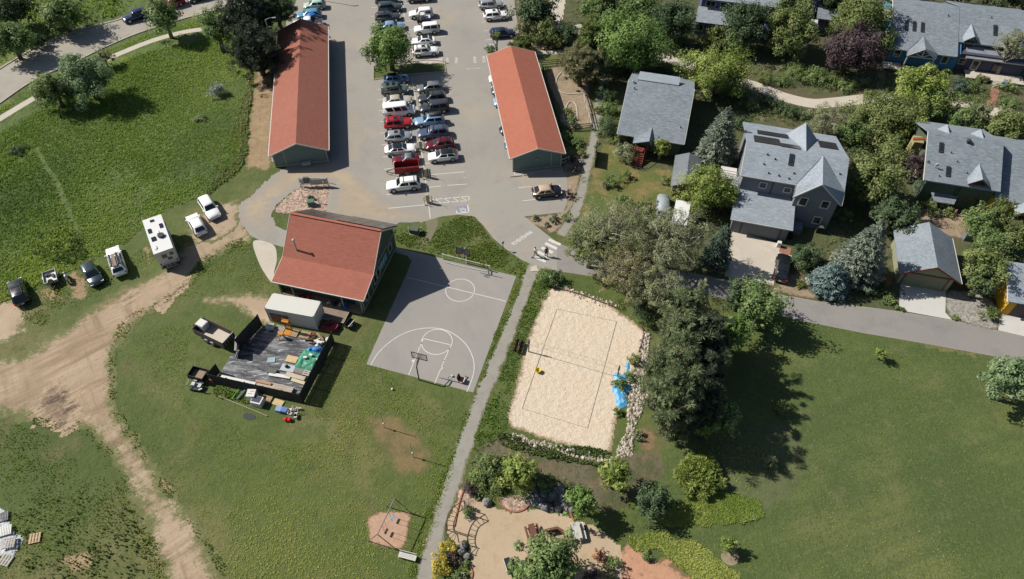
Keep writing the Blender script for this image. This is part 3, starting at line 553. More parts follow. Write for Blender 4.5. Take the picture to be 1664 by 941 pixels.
def in_poly(P, n, rng, amp=0):
    a = np.array(P); lo = a.min(0); hi = a.max(0); out = np.zeros((0, 2))
    while len(out) < n:
        q = rng.uniform(lo, hi, (n*2, 2)); d = sdist(q[:, 0], q[:, 1], P)
        if amp: d = d+amp*fnoise(q[:, 0], q[:, 1], .5, 5)
        out = np.concatenate([out, q[d > 0]])
    return out[:n]
def blades(name, px, n, h, w, lm, label=None, cat=None, clump=.5, bare=None, lean=.5, world_pts=None, hill=None, seed=0, amp=.5, per=4, cut=()):
    """grass or weeds: upright tufts of narrow faces, one uncountable mass"""
    rng = np.random.default_rng(900+seed+n); P = world_pts or [tuple(q) for q in curve(wpoly(px), 4, True)]; q = in_poly(P, n, rng, amp)
    
    for c_ in cut: q = q[sdist(q[:, 0], q[:, 1], wpoly(c_)) < 0]
    f = fnoise(q[:, 0], q[:, 1], clump, 40+seed, 3); q = q[f > (bare if bare is not None else -.25)+.25*rng.normal(size=len(q))]; f = fnoise(q[:, 0], q[:, 1], clump*.7, 60+seed, 3)
    m_ = len(q); hh = h*(1+.8*f)*rng.uniform(.5, 1.3, m_)
    Vs = []; Ts = []
    for k in range(per):
        a = rng.uniform(0, 6.283, m_); d = np.stack([np.cos(a), np.sin(a), np.zeros(m_)], 1); s = np.stack([-d[:, 1], d[:, 0], np.zeros(m_)], 1)
        B = np.concatenate([q, np.zeros((m_, 1))], 1); B[:, 2] = hill(q[:, 0], q[:, 1]) if hill else 0
        ww = w*rng.uniform(.6, 1.4, m_); T = B+d*(hh*lean*rng.uniform(.4, 1.3, m_))[:, None]; T[:, 2] += hh*rng.uniform(.7, 1.1, m_)
        Mi = B*.45+T*.55+d*(-.05*hh)[:, None]
        Vs.append(np.stack([B-s*(ww*.3)[:, None], Mi-s*(ww*.6)[:, None], T, Mi+s*(ww*.6)[:, None]], 1).reshape(-1, 3)); Ts.append(np.clip(.5+.22*f+.75*fnoise(q[:, 0], q[:, 1], .04, 17+seed, 3)+.18*rng.normal(size=m_), 0, 1))
    V = np.concatenate(Vs); o = np_mesh(name, V, np.arange(len(V)).reshape(-1, 4), LM[lm], None, np.concatenate(Ts))
    o['kind'] = 'stuff'
    if label: o['label'] = label
    if cat: o['category'] = cat
    return o
def cover(name, px, n, r, lm, seed=0, label=None, cat=None, amp=.5, bare=-.2, leaf=.2, per=14, world_pts=None, cut=()):
    """low leafy ground cover"""
    rng = np.random.default_rng(700+seed+n); P = world_pts or wpoly(px); q = in_poly(P, n, rng, amp)
    for c_ in cut: q = q[sdist(q[:, 0], q[:, 1], wpoly(c_)) < 0]
    f = fnoise(q[:, 0], q[:, 1], .35, 80+seed, 3); q = q[f > bare]
    k = len(q); cr = r*rng.uniform(.4, 1.3, k); c = np.concatenate([q, (cr*.4)[:, None]], 1)
    V, F, t = broad_leaves(rng, c, cr, per, leaf, flat_=.7); V[:, 2] = np.abs(V[:, 2])+.02
    t = np.clip(t+.2*np.repeat(fnoise(q[:, 0], q[:, 1], .2, 33, 2), per), 0, 1)
    o = np_mesh(name, V, F, LM[lm], None, t); o['kind'] = 'stuff'
    if label: o['label'] = label
    if cat: o['category'] = cat
    return o
# ------------------------------------------------------------------ building materials
def shingle(name, c, d, l, rot=0):
    if 'red' in name: d = tuple((a+b*2)/3 for a, b in zip(d, c)); l = tuple((a+b)/2 for a, b in zip(l, c))
    return mat(name, S(*c), [(S(*d), .5, .44, .62, .5, 'noise', (1, 2, 2), rot), (S(*l), 1.7, .5, .62, .75, 'noise', (.8, 3.2, 3.2), rot), (tuple(q*.88 for q in S(*d)), 2.6, .52, .66, .8, 'noise', (.6, 2.6, 2.6), rot), (S(*l), .12, .48, .66, .3), (tuple(q*.8 for q in S(*d)), .22, .6, .75, .5)], bumps=[(3.2, .35, .04, 'noise', (1, 3, 3), rot)], rough=.92)
m_redroof = shingle('red_shingles', (164, 103, 86), (144, 88, 73), (180, 119, 101), R(90))
m_redroof3 = shingle('orange_red_shingles', (180, 110, 88), (160, 95, 75), (196, 126, 104), R(90))
m_redroof2 = shingle('red_shingles_hall', (178, 110, 92), (152, 91, 76), (196, 129, 110))
m_greyroof = shingle('grey_shingles', (138, 148, 156), (118, 128, 137), (162, 172, 180))
m_greyroof2 = shingle('pale_grey_shingles', (156, 166, 175), (136, 147, 156), (178, 187, 196))
def siding(name, c): return mat(name, S(*c), [(tuple(x*.8 for x in S(*c)), .6, .46, .7, .5), (tuple(x*.86 for x in S(*c)), 5.5, .5, .52, .35, 'wave', (0, 0, 1))], rough=.75)
m_green = siding('green_grey_siding', (122, 142, 138)); m_dgreen = siding('dark_green_siding', (86, 100, 88)); m_hgreen = siding('green_siding', (96, 112, 90)); m_grey = siding('grey_siding', (140, 144, 150))
m_blue = siding('blue_siding', (80, 140, 176)); m_navy = siding('navy_siding', (96, 104, 150)); m_purple = siding('dark_purple_siding', (84, 80, 100)); m_yellow = siding('yellow_siding', (232, 180, 44)); m_pale = siding('pale_yellow_siding', (178, 168, 118)); m_olive = siding('sage_siding', (158, 160, 132))
m_trim = mat('white_trim', S(226, 224, 216), [(S(196, 192, 184), 2, .55, .75, .5)], rough=.6)
m_beige = mat('beige_trim', S(190, 184, 160), rough=.7); m_redtrim = mat('red_brown_trim', S(150, 70, 52), rough=.7); m_darktrim = mat('dark_trim', S(60, 62, 64), rough=.7)
m_pane = mat('window_glass', (.018, .022, .026), rough=.06, spec=.6); m_metal = mat('grey_metal', S(190, 192, 190), [(S(166, 168, 166), 1.5, .5, .7, .6)], metal=.25, rough=.5)
m_seam = mat('standing_seam_metal', S(150, 156, 160), [(S(120, 108, 96), .7, .55, .75, .6), (S(126, 132, 136), 2.6, .4, .6, .5, 'wave', (1, 0, 0))], metal=.35, rough=.5, bumps=[(2.6, .5, .05, 'wave', (1, 0, 0))])
m_panel = mat('solar_glass', S(92, 92, 96), [(S(70, 70, 76), 1.0, .02, .06, .9, 'brick')], rough=.18, metal=.3, spec=.6)
m_timber = mat('timber_boards', S(164, 146, 124), [(S(126, 110, 92), 3, .45, .7, .7, 'noise', (4, .4, 1))], bumps=[(4, .3, .02)]); m_redstep = mat('red_stained_wood', S(128, 66, 58), [(S(96, 52, 48), 2, .5, .7, .6)])
m_black = mat('black_paint', S(34, 34, 36), rough=.6); m_dark = mat('dark_interior', (.01, .01, .011), rough=.9)
m_darkwood = mat('dark_fence_boards', S(66, 66, 64), [(S(44, 44, 44), 3.2, .42, .66, .8, 'noise', (3, 3, .2)), (S(96, 92, 84), 1.1, .58, .75, .5)], bumps=[(5, .5, .03, 'noise', (3, 3, .2))])
m_fgreen = mat('weathered_green_rails', S(92, 100, 82), [(S(70, 76, 62), 2, .5, .7, .6)])
m_white = mat('white_paint', S(232, 230, 222), [(S(206, 202, 190), 1.1, .54, .76, .6)], rough=.55)
m_cream = mat('cream_steel', S(236, 235, 226), [(S(218, 214, 198), .5, .54, .74, .5)], rough=.6, bumps=[(2.6, .6, .06, 'wave', (1, 0, 0))])
m_rust = mat('rusty_plate', S(150, 118, 92), [(S(110, 84, 66), 1.3, .45, .65, .8)], rough=.85)

def window(root, u, v, z, w, h, face='-v', frame=m_trim, pane=m_pane, mull=0):
    """sash window: frame (part) with its pane (sub-part); (u, v, z) is the middle of the opening on the wall"""
    f = MB(); p = MB()
    def B(mb, a, zz, ww, hh, d, off):                                  # a = along the wall
        if face == '-v': mb.box((u+a, v-off, z+zz), (ww, d, hh))
        elif face == '+u': mb.box((u+off, v+a, z+zz), (d, ww, hh))
        elif face == '-u': mb.box((u-off, v+a, z+zz), (d, ww, hh))
    t = .13
    B(f, -w/2-t/2, 0, t, h+2*t, .1, .052); B(f, w/2+t/2, 0, t, h+2*t, .1, .052); B(f, 0, h/2+t/2, w, t, .1, .052); B(f, 0, -h/2-t/2, w, t, .14, .072)
    for k in range(mull): B(f, -w/2+w*(k+1)/(mull+1), 0, .06, h, .06, .042)
    fr = f.build('window', frame, root); B(p, 0, 0, w, h, .03, .022); p.build('pane', pane, fr); return fr
def skylight(root, pts, t=.16):
    """roof window lying on a slope: pts counter-clockwise from above"""
    c = sum((Vector(p) for p in pts), Vector())/4; P = [Vector(p) for p in pts]; n = (P[1]-P[0]).cross(P[3]-P[0]).normalized()
    f = MB(); f.add([p+n*t for p in P]+[p-n*.02 for p in P], [(0, 1, 2, 3), (4, 5, 1, 0), (5, 6, 2, 1), (6, 7, 3, 2), (7, 4, 0, 3)]); fr = f.build('skylight', m_darktrim, root)
    q = [c+(p-c)*.78+n*(t+.012) for p in P]; MB().poly(q).build('pane', m_pane, fr)
def roofpt(a, b, c, s, t):                                             # spot on a slope through a (origin), a->b along eave, a->c up the slope
    a, b, c = Vector(a), Vector(b), Vector(c); return a+(b-a)*s+(c-a)*t
def vents(root, pts, r=.09, h=.4, m=m_darktrim):
    for p in pts: mb = MB(); mb.tube([p, (p[0], p[1], p[2]+h)], r, 6); mb.build('roof_vent', m, root)
def gable_walls(mb, u0, u1, v0, v1, ze, zr, axis='v', rc=None):
    """box with two pointed ends; axis = direction of the ridge"""
    if axis == 'v':
        r = rc if rc is not None else (u0+u1)/2
        V = [(u0, v0, 0), (u1, v0, 0), (u1, v0, ze), (r, v0, zr), (u0, v0, ze), (u0, v1, 0), (u1, v1, 0), (u1, v1, ze), (r, v1, zr), (u0, v1, ze)]
    else:
        r = rc if rc is not None else (v0+v1)/2
        V = [(u1, v0, 0), (u1, v1, 0), (u1, v1, ze), (u1, r, zr), (u1, v0, ze), (u0, v0, 0), (u0, v1, 0), (u0, v1, ze), (u0, r, zr), (u0, v0, ze)]
    return mb.add(V, [(0, 1, 2, 3, 4), (9, 8, 7, 6, 5), (0, 5, 6, 1), (1, 6, 7, 2), (2, 7, 8, 3), (3, 8, 9, 4), (4, 9, 5, 0)])

# ------------------------------------------------------------------ the two long red roofed carport buildings
def carport(loc, rz, W, L, ze, zr, label, wall_side, name='carport_building', m_redroof=m_redroof):
    r = thing(name, label, 'carport', (loc[0], loc[1], 0), rz); h = W/2; rise = zr-ze; ov = .35
    w = MB(); t = .16
    for v0, v1 in ((0, t), (L-t, L)):                                  # gable ends
        V = [(q, v, z) for v in (v0, v1) for q, z in ((.15, 0), (W-.15, 0), (W-.15, ze), (h, zr-.12), (.15, ze))]
        w.add(V, [(0, 1, 2, 3, 4), (9, 8, 7, 6, 5), (0, 5, 6, 1), (1, 6, 7, 2), (2, 7, 8, 3), (3, 8, 9, 4), (4, 9, 5, 0)])
    cu = .15 if wall_side < 0 else W-.15
    w.box((cu+(t/2 if wall_side < 0 else -t/2), L/2, ze/2), (t, L-2*t, ze)); w.build('wall', m_green, r)
    rf = MB(); e = ze-rise*ov/h
    rf.slab([(-ov, -ov, e), (h, -ov, zr), (h, L+ov, zr), (-ov, L+ov, e)], .14); rf.build('roof', m_redroof, r)
    rf2 = MB(); rf2.slab([(h+.004, -ov, zr), (W+ov, -ov, e), (W+ov, L+ov, e), (h+.004, L+ov, zr)], .14); rf2.build('roof', m_redroof, r)
    tr = MB()
    for v in (-ov-.03, L+ov+.03):
        tr.bar((-ov, v, e-.09), (h, v, zr-.09), .05, .2); tr.bar((h, v, zr-.09), (W+ov, v, e-.09), .05, .2)
    tr.bar((-ov-.05, -ov, e-.07), (-ov-.05, L+ov, e-.07), .1, .14); tr.bar((W+ov+.05, -ov, e-.07), (W+ov+.05, L+ov, e-.07), .1, .14); tr.build('fascia', m_trim, r)
    po = MB(); n = int(L/5.2); pu = W-.25 if wall_side < 0 else .25
    cb = MB()
    for u in (.15, W-.15): cb.box((u, -.02, ze/2), (.16, .08, ze))
    cb.box((W*.78 if wall_side > 0 else W*.22, -.02, ze*.56), (.12, .06, ze*1.12)); cb.box((W/2, -.03, .22), (W-.3, .1, .16)); cb.build('corner_board', m_beige, r)
    for i in range(n+1):
        p = MB(); v = .3+i*(L-.6)/n; p.box((pu, v, (ze-.15)/2), (.15, .15, ze-.15)); p.bar((pu, v, ze-.8), (pu, v+(.6 if i < n else -.6), ze-.22), .08); p.build('post', m_beige, r)
    bm = MB(); bm.box((pu, L/2, ze-.22), (.15, L-.6, .2)); bm.build('beam', m_beige, r)
    return r
gl = G(440, 250, 2.6); ang_l = math.atan2(1.67, 7.82)
gL = carport((gl.x, gl.y), R(9.6), 7.9, 33.6, 2.6, 4.25, 'long carport building whose red roof carries a tree shadow, left of the car park', -1)
mb = MB(); mb.box((4.6, -.35, .45), (1.25, .5, .5)); mb.box((4.6, -.35, .74), (1.3, .55, .08)); mb.build('utility_box', m_metal, gL)
mb = MB(); mb.tube([(2.6, -.06, 1.9), (2.6, -.2, 2.0), (2.6, -.24, 1.9)], .04, 6); mb.build('wall_lamp', m_metal, gL)
gr = G(832, 254, 2.9)
gR = carport((gr.x, gr.y), R(9.4)+R(-1.0), 7.4, 26.0, 2.9, 4.2, 'long carport building with a bright red roof right of the car park', 1, m_redroof=m_redroof3)
mb = MB(); mb.tube([(3.6, -.06, 2.0), (3.6, -.35, 2.2), (3.6, -.45, 2.05)], .035, 6); mb.box((3.6, -.1, 2.0), (.3, .12, .2)); mb.build('wall_lamp', m_metal, gR)
mb = MB()
for u in (.4, 2.4, 4.4, 6.4): mb.box((u, -1.1, .06), (1.7, .16, .12))
for o_ in (mb.build('wheel_stop', m_kerb, None),):
    o_.location = (gr.x, gr.y, .022); o_.rotation_euler = (0, 0, R(8.4)); tag(o_, 'low concrete wheel stops along the hatched bay under the right red roofed gable', 'wheel stop')

# ------------------------------------------------------------------ the hall
ho = G(444.4, 458, 3.0); hall = thing('hall', 'green hall with a big red saltbox roof and dark solar panels behind its ridge', 'hall', (ho.x, ho.y, 0), R(-14.6))
wl = MB(); prof = [(.55, 0), (11.55, 0), (11.55, 4.05), (7.55, 7.28), (3.5, 3.72), (.55, 2.95)]
for u0, u1 in ((.15, .33), (11.0, 11.18)):
    n = len(prof); V = [(u, v, z) for u in (u0, u1) for v, z in prof]
    wl.add(V, [tuple(range(n-1, -1, -1)), tuple(range(n, 2*n))]+[(i, (i+1) % n, n+(i+1) % n, n+i) for i in range(n)])
wl.box((5.66, 1.2, 1.45), (10.66, .16, 2.9)); wl.box((5.66, 11.45, 2.0), (10.66, .16, 4.0)); wl.build('wall', m_dgreen, hall)
def hs(a, b, name='roof', m=m_redroof2, u0=-.25, u1=11.75, t=.16):
    return MB().slab([(u0, a[0], a[1]), (u1, a[0], a[1]), (u1, b[0], b[1]), (u0, b[0], b[1])], t).build(name, m, hall)
rf = MB()
for a, b in (((0, 3.0), (3.5, 3.88)), ((3.503, 3.882), (7.55, 7.5)), ((7.553, 7.5), (11.9, 4.0))):
    rf.slab([(-.25, a[0], a[1]), (11.75, a[0], a[1]), (11.75, b[0], b[1]), (-.25, b[0], b[1])], .16)
rf.build('roof', m_redroof2, hall)
cap = MB(); cap.bar((-.25, 7.55, 7.52), (11.75, 7.55, 7.52), .34, .05); cap.build('ridge_cap', m_redroof2, hall)
tr = MB()
for u in (-.28, 11.78):
    for a, b in (((0, 2.9), (3.5, 3.78)), ((3.5, 3.78), (7.55, 7.4)), ((7.55, 7.4), (11.9, 3.9))): tr.bar((u, a[0], a[1]), (u, b[0], b[1]), .05, .2)
tr.bar((-.25, -.05, 2.92), (11.75, -.05, 2.92), .1, .14); tr.bar((-.25, 11.95, 3.92), (11.75, 11.95, 3.92), .1, .14); tr.build('fascia', m_trim, hall)
tb = MB()
tb.bar((11.22, .55, .25), (11.22, 11.55, .25), .06, .14); tb.bar((11.22, 1.0, 3.02), (11.22, 11.5, 3.02), .05, .12); tb.bar((11.22, 3.5, .3), (11.22, 3.5, 3.6), .06, .14)
for v in (.6, 11.5): tb.box((11.2, v, 1.5), (.1, .14, 3.0))
tb.build('trim_board', m_beige, hall); MB().bar((.2, 1.06, .4), (1.4, 1.06, 2.7), .06, .1).build('brace', m_beige, hall)
for u in (.25, 2.0, 8.6, 11.05): po = MB(); po.box((u, .35, 1.42), (.14, .14, 2.84)); po.build('post', m_beige, hall)
for u0, u1, zz, vv in ((-.1, 6.2, 0, 0), (5.7, 11.9, 1, .25)):
    for k in range(4):
        for j in range(2):
            a = u0+(u1-u0)*k/4+.03; b = u0+(u1-u0)*(k+1)/4-.03; v0 = 7.75+j*2.02+vv; v1 = v0+1.97; f = lambda v: 7.5-(v-7.553)*3.5/4.347+.2+zz*.06
            MB().slab([(a, v0, f(v0)), (b, v0, f(v0)), (b, v1, f(v1)), (a, v1, f(v1))], .05).build('solar_panel', m_panel, hall)
window(hall, 1.2+.9, 1.12, 1.75, .8, .8, '-v', m_beige); window(hall, 6.1, 1.12, 1.75, .7, .7, '-v', m_beige)
for v in (1.8, 4.6, 5.6): window(hall, 11.18, v, 1.7, .7, 1.3, '+u', m_beige)
window(hall, 11.18, 9.8, 1.9, .8, 1.1, '+u', m_beige)
d_ = MB(); d_.box((9.3, 1.1, 1.05), (1.0, .06, 2.1)); d_.build('door', m_darktrim, hall); d_ = MB(); d_.box((10.4, 1.1, 1.2), (.9, .06, 1.9)); d_.build('door', m_green, hall)
# pale blue lettering painted on the east wall
sg = MB(); rr = random.Random(4)
for i, v in enumerate((6.35, 6.75, 7.15, 7.55, 7.95, 8.35)):
    zz = 1.75+.1*math.sin(i*2); P = [(11.2, v-.14, zz-.5), (11.2, v+.12, zz-.4), (11.2, v+.16, zz+.1), (11.2, v+.05, zz+.5), (11.2, v-.12, zz+.42), (11.2, v-.16, zz)]
    sg.m(i % 2).add([(p[0]+.015, p[1], p[2]) for p in P], [tuple(range(6))]); sg.tube([(11.22, v-.1, zz-.55), (11.22, v, zz+.2), (11.22, v+.15, zz+.6)], .05, 5)
sg.build('wall_lettering', [mat('pale_blue_paint', S(150, 196, 214)), mat('white_blue_paint', S(206, 224, 230))], hall)
ch = MB(); ch.tube([(1.45, 4.28, 4.4), (1.45, 4.28, 6.35)], .1, 8); ch.ball((1.45, 4.28, 6.45), .2, 8, 5, (1, 1, .6)); ch.build('flue_pipe', m_metal, hall)

# ------------------------------------------------------------------ houses
def house(name, label, px, z, ang, cat='house', dz=0.0):
    o = G(px[0], px[1], z+dz); return thing(name, label, cat, (o.x, o.y, dz), R(ang))
# square roofed house
hA = house('house', 'green house under one square plain grey roof with porch gable and red stairs', (1004, 217), 3.0, -14.5)
w = MB(); w.prism([(.35, .55), (9.35, .55), (9.35, 15.4), (.35, 15.4)], .2, 2.9); w.add([(u, v, z) for u in (.35, 9.35) for v, z in ((.55, 2.9), (15.4, 3.4), (8.9, 6.1))], [(0, 2, 1), (3, 4, 5), (0, 3, 5, 2), (2, 5, 4, 1)]); w.build('wall', m_hgreen, hA)
MB().slab([(-.1, 0, 3.0), (9.75, 0, 3.0), (9.75, 8.9, 6.5), (-.1, 8.9, 6.5)], .2).slab([(-.1, 8.904, 6.5), (9.75, 8.904, 6.5), (9.75, 15.9, 3.4), (-.1, 15.9, 3.4)], .2).build('roof', m_greyroof, hA)
MB().slab([(1.2, 9.0, 6.62), (7.4, 9.0, 6.62), (7.4, 12.0, 6.1), (1.2, 12.0, 6.1)], .15).build('dormer', m_greyroof2, hA)
MB().slab([(2.45, -1.35, 2.75), (4.75, -1.35, 3.55), (4.75, 1.9, 3.75), (2.45, .45, 3.2)], .15).slab([(4.754, -1.35, 3.55), (5.2, -1.2, 2.75), (5.2, .5, 3.22), (4.754, 1.9, 3.75)], .15).build('porch_roof', m_greyroof, hA)
tr = MB(); tr.bar((-.1, -.04, 2.9), (9.75, -.04, 2.9), .06, .16); tr.bar((-.14, 0, 2.9), (-.14, 8.9, 6.4), .06, .16); tr.bar((9.79, 0, 2.9), (9.79, 8.9, 6.4), .06, .16); tr.build('fascia', m_trim, hA)
for u in (2.6, 4.6): MB().box((u, -1.1, 1.5), (.14, .14, 2.6)).build('post', m_redstep, hA)
st = MB()
st.box((3.6, -.4, 1.2), (2.2, 1.7, .12)); 
for k in range(6): st.box((3.6, -1.45-.3*k, 1.1-.19*k), (1.4, .3, .08))
st.bar((2.85, -1.3, 1.0), (2.85, -3.1, .02), .08, .22); st.bar((4.35, -1.3, 1.0), (4.35, -3.1, .02), .08, .22); st.build('stairs', m_redstep, hA)
for u in (2.85, 4.35): MB().bar((u, -1.3, 2.0), (u, -3.1, .95), .06).box((u, -1.3, 1.5), (.07, .07, 1)).box((u, -3.1, .5), (.07, .07, .95)).build('stair_rail', m_redstep, hA)
window(hA, 1.3, .55, 1.8, 1.3, 1.1, '-v', m_darktrim); window(hA, 7.1, .55, 1.8, 1.5, .9, '-v', m_beige); window(hA, 9.35, 5, 1.8, 1.2, 1.1, '+u', m_trim)
vents(hA, [(1.0, 7.4, 5.95), (8.8, 2.4, 3.9)], .08, .3); MB().ball((.6, 8.4, 6.6), .18, 8, 5).build('roof_cap', m_metal, hA)
# big grey house
h2 = house('house', 'big grey two storey house with front gable, attached garage and solar panels', (1187.6, 353), 2.7, -15.0)
w = MB(); w.prism([(.55, 5.0), (13.1, 5.0), (13.1, 17.5), (.55, 17.5)], 0, 5.0); w.add([(u, v, z) for u in (.55, 13.1) for v, z in ((5.0, 5.0), (17.5, 5.0), (5.0, 6.1), (9.0, 8.05))], [(0, 2, 3, 1), (4, 5, 7, 6), (0, 4, 6, 2), (2, 6, 7, 3), (3, 7, 5, 1)])
gable_walls(w, 7.6, 12.95, 3.65, 4.98, 5.25, 7.75, 'v', 10.05); w.prism([(.4, .15), (7.72, .15), (7.72, 4.97), (.4, 4.97)], 0, 2.45); w.build('wall', m_grey, h2)
rf = MB(); rf.slab([(.2, 4.6, 6.2), (13.4, 4.6, 6.2), (13.4, 8.97, 8.3), (.2, 8.97, 8.3)], .2); rf.slab([(.2, 8.974, 8.3), (13.4, 8.974, 8.3), (13.0, 17.9, 5.1), (.0, 17.9, 5.1)], .2); rf.build('roof', m_greyroof2, h2)
rf = MB(); rf.slab([(7.25, 3.3, 5.12), (10.05, 3.3, 8.0), (10.05, 8.7, 8.42), (7.25, 4.66, 6.26)], .18); rf.slab([(10.054, 3.3, 8.0), (13.35, 3.3, 5.12), (13.45, 4.6, 6.22), (10.054, 8.7, 8.42)], .18); rf.build('gable_roof', m_greyroof2, h2)
rf = MB(); rf.slab([(0, -.25, 2.62), (8.05, -.25, 2.62), (8.05, 3.62, 3.3), (7.4, 4.98, 3.52), (.2, 4.98, 3.52)], .16); rf.build('garage_roof', m_greyroof2, h2)
rf = MB(); rf.slab([(5.8, 15.2, 6.1), (7.9, 9.0, 8.34), (7.9, 15.4, 8.3)], .16); rf.slab([(7.904, 15.4, 8.3), (7.904, 9.0, 8.34), (10.0, 15.2, 6.1)], .16); rf.build('dormer_roof', m_greyroof2, h2)
f = lambda v: 8.3-(v-8.974)*3.2/8.926+.12
for u0, u1, v0, v1 in ((1.2, 4.6, 9.6, 12.2), (4.65, 7.2, 9.35, 10.7), (1.8, 6.0, 13.2, 14.8), (10.0, 12.4, 11.8, 14.4)): MB().slab([(u0, v0, f(v0)), (u1, v0, f(v0)), (u1, v1, f(v1)), (u0, v1, f(v1))], .06).build('solar_panel', m_panel, h2)
tr = MB(); tr.bar((7.25, 3.26, 5.02), (10.05, 3.26, 7.9), .05, .2); tr.bar((10.05, 3.26, 7.9), (13.35, 3.26, 5.02), .05, .2); tr.bar((13.42, 3.3, 5.0), (13.42, 4.6, 6.1), .06, .18)
tr.bar((0, -.29, 2.54), (8.05, -.29, 2.54), .07, .15); tr.bar((.2, 4.56, 6.1), (7.3, 4.56, 6.1), .07, .16); tr.bar((.16, 4.6, 6.1), (.16, 8.97, 8.2), .05, .18); tr.build('fascia', m_trim, h2)
window(h2, 3.4, 5.0, 4.85, .8, .8); window(h2, 6.6, 5.0, 4.75, .8, .7)
window(h2, 8.75, 3.65, 4.4, .85, 1.25); window(h2, 11.5, 3.65, 4.5, .85, 1.1); window(h2, 11.4, 3.65, 1.6, .85, 1.1)
gd = MB(); gd.box((4.2, .12, 1.1), (4.9, .06, 2.15)); gd.build('garage_door', siding('garage_door_grey', (132, 136, 142)), h2)
fm = MB(); fm.box((1.68, .1, 1.1), (.06, .07, 2.2)); fm.box((6.72, .1, 1.1), (.06, .07, 2.2)); fm.box((4.2, .1, 2.22), (5.1, .07, .06)); fm.build('door_frame', m_black, h2)
pp = MB(); pp.tube([(4.6, 4.95, 3.5), (4.6, 4.9, 6.0)], .05, 6); pp.build('downpipe', m_darktrim, h2)
MB().box((9.0, 2.6, .55), (1.4, 1.6, 1.1)).build('bin_enclosure', m_grey, h2)
F = lambda s, t: roofpt((.2, 4.6, 6.2), (13.4, 4.6, 6.2), (.2, 8.97, 8.3), s, t)
skylight(h2, [F(.43, .52), F(.475, .52), F(.475, .86), F(.43, .86)])
vents(h2, [F(.22, .72), F(.20, .42), F(.30, .62), F(.50, .3), F(.26, .18), F(.36, .16), F(.46, .12), F(.93, .5)], .1, .22)
dk = MB(); dk.box((-.9, 8.6, 2.6), (2.2, 3.2, .14)); dk.build('deck', m_trim, h2); rl = MB()
for v in (7.1, 7.6, 8.1, 8.6): rl.bar((-1.9, v, 3.3), (.2, v, 3.3), .08, .1)
for u in (-1.9, .1): rl.box((u, 7.0, 2.9), (.1, .1, .9)); rl.box((u, 10.1, 1.3), (.12, .12, 2.6)); rl.box((u, 7.1, 1.3), (.12, .12, 2.6))
rl.build('deck_rail', m_trim, h2)
MB().slab([(-1.6, 4.9, 2.9), (.5, 4.9, 3.1), (.5, 8.0, 3.1), (-1.5, 7.0, 2.9)], .12).build('lean_to_roof', m_greyroof2, h2)
ac = thing('barbecue', 'black covered barbecue at the wall of the big grey house under the lower window', 'barbecue', G(1331, 377), R(-15)); MB().box((0, 0, .5), (.9, .7, 1.0)).build('body', m_black, ac); MB().box((0, 0, 1.06), (.6, .45, .1)).ball((.05, 0, 1.14), .16, 7, 5).build('lid', m_metal, ac)
# blue and purple duplex
hB = house('house', 'blue and dark purple duplex with a wide grey roof, timber truss porch and gabled dormer', (1448, 78), 5.0, -14.0, dz=-1.8)
w = MB(); w.prism([(.5, 1.0), (11.2, 1.0), (11.2, 17.5), (.5, 17.5)], 0, 4.9); w.add([(u, v, z) for u in (.5, 11.2) for v, z in ((1.0, 4.9), (17.5, 4.9), (9.4, 8.2))], [(0, 2, 1), (3, 4, 5), (0, 3, 5, 2), (2, 5, 4, 1)]); w.build('wall', m_blue, hB)
w = MB(); w.prism([(11.25, 1.3), (21.5, 1.3), (21.5, 18), (11.25, 18)], 0, 4.9); w.build('wall', m_purple, hB)
rf = MB(); rf.slab([(-.2, 0, 5.0), (10.5, 0, 5.0), (10.5, 9.6, 8.6), (-.2, 9.6, 8.6)], .2); rf.slab([(-.2, 9.604, 8.6), (10.5, 9.604, 8.6), (10.5, 18, 5.1), (-.2, 18, 5.1)], .2); rf.build('roof', m_greyroof, hB)
rf = MB(); rf.slab([(10.504, 2.9, 6.0), (22.5, 2.9, 6.0), (22.5, 10.0, 8.7), (10.504, 10.0, 8.7)], .2); rf.slab([(10.504, 10.004, 8.7), (22.5, 10.004, 8.7), (22.5, 18, 5.5), (10.504, 18, 5.5)], .2); rf.build('roof', m_greyroof, hB)
w = MB(); w.box((16.4, 3.25, 5.4), (11.2, .12, 1.0)); w.build('wall', m_purple, hB)
rf = MB(); rf.slab([(12.2, 1.0, 4.5), (22.5, 1.0, 4.5), (22.5, 3.18, 5.35), (12.2, 3.18, 5.35)], .16); rf.build('porch_roof', m_greyroof, hB)
rf = MB(); rf.slab([(2.6, -.7, 4.55), (4.95, -.7, 6.05), (4.95, 2.9, 6.25), (2.6, .0, 5.05)], .15); rf.slab([(4.954, -.7, 6.05), (7.3, -.7, 4.55), (7.3, .0, 5.05), (4.954, 2.9, 6.25)], .15); rf.build('porch_roof', m_greyroof, hB)
tt = MB(); a, b, c = (2.7, -.78, 4.4), (7.2, -.78, 4.4), (4.95, -.78, 5.9)
for p, q in ((a, b), (a, c), (b, c), (c, (4.95, -.78, 4.4)), ((4.95, -.78, 4.45), (3.8, -.78, 5.1)), ((4.95, -.78, 4.45), (6.1, -.78, 5.1))): tt.bar(p, q, .12, .14)
tt.build('porch_truss', m_trim, hB)
for u in (2.9, 7.0): MB().box((u, -.7, 3.1), (.18, .18, 2.6)).build('post', m_trim, hB)
w = MB(); gable_walls(w, 11.7, 13.2, 3.1, 5.2, 6.3, 7.05, 'v'); w.build('dormer_wall', m_olive, hB)
rf = MB(); rf.slab([(11.2, 2.7, 6.3), (12.45, 2.7, 7.35), (12.45, 6.6, 7.5), (11.2, 4.0, 6.45)], .13); rf.slab([(12.454, 2.7, 7.35), (13.7, 2.7, 6.3), (13.7, 4.0, 6.45), (12.454, 6.6, 7.5)], .13); rf.build('dormer_roof', m_greyroof2, hB)
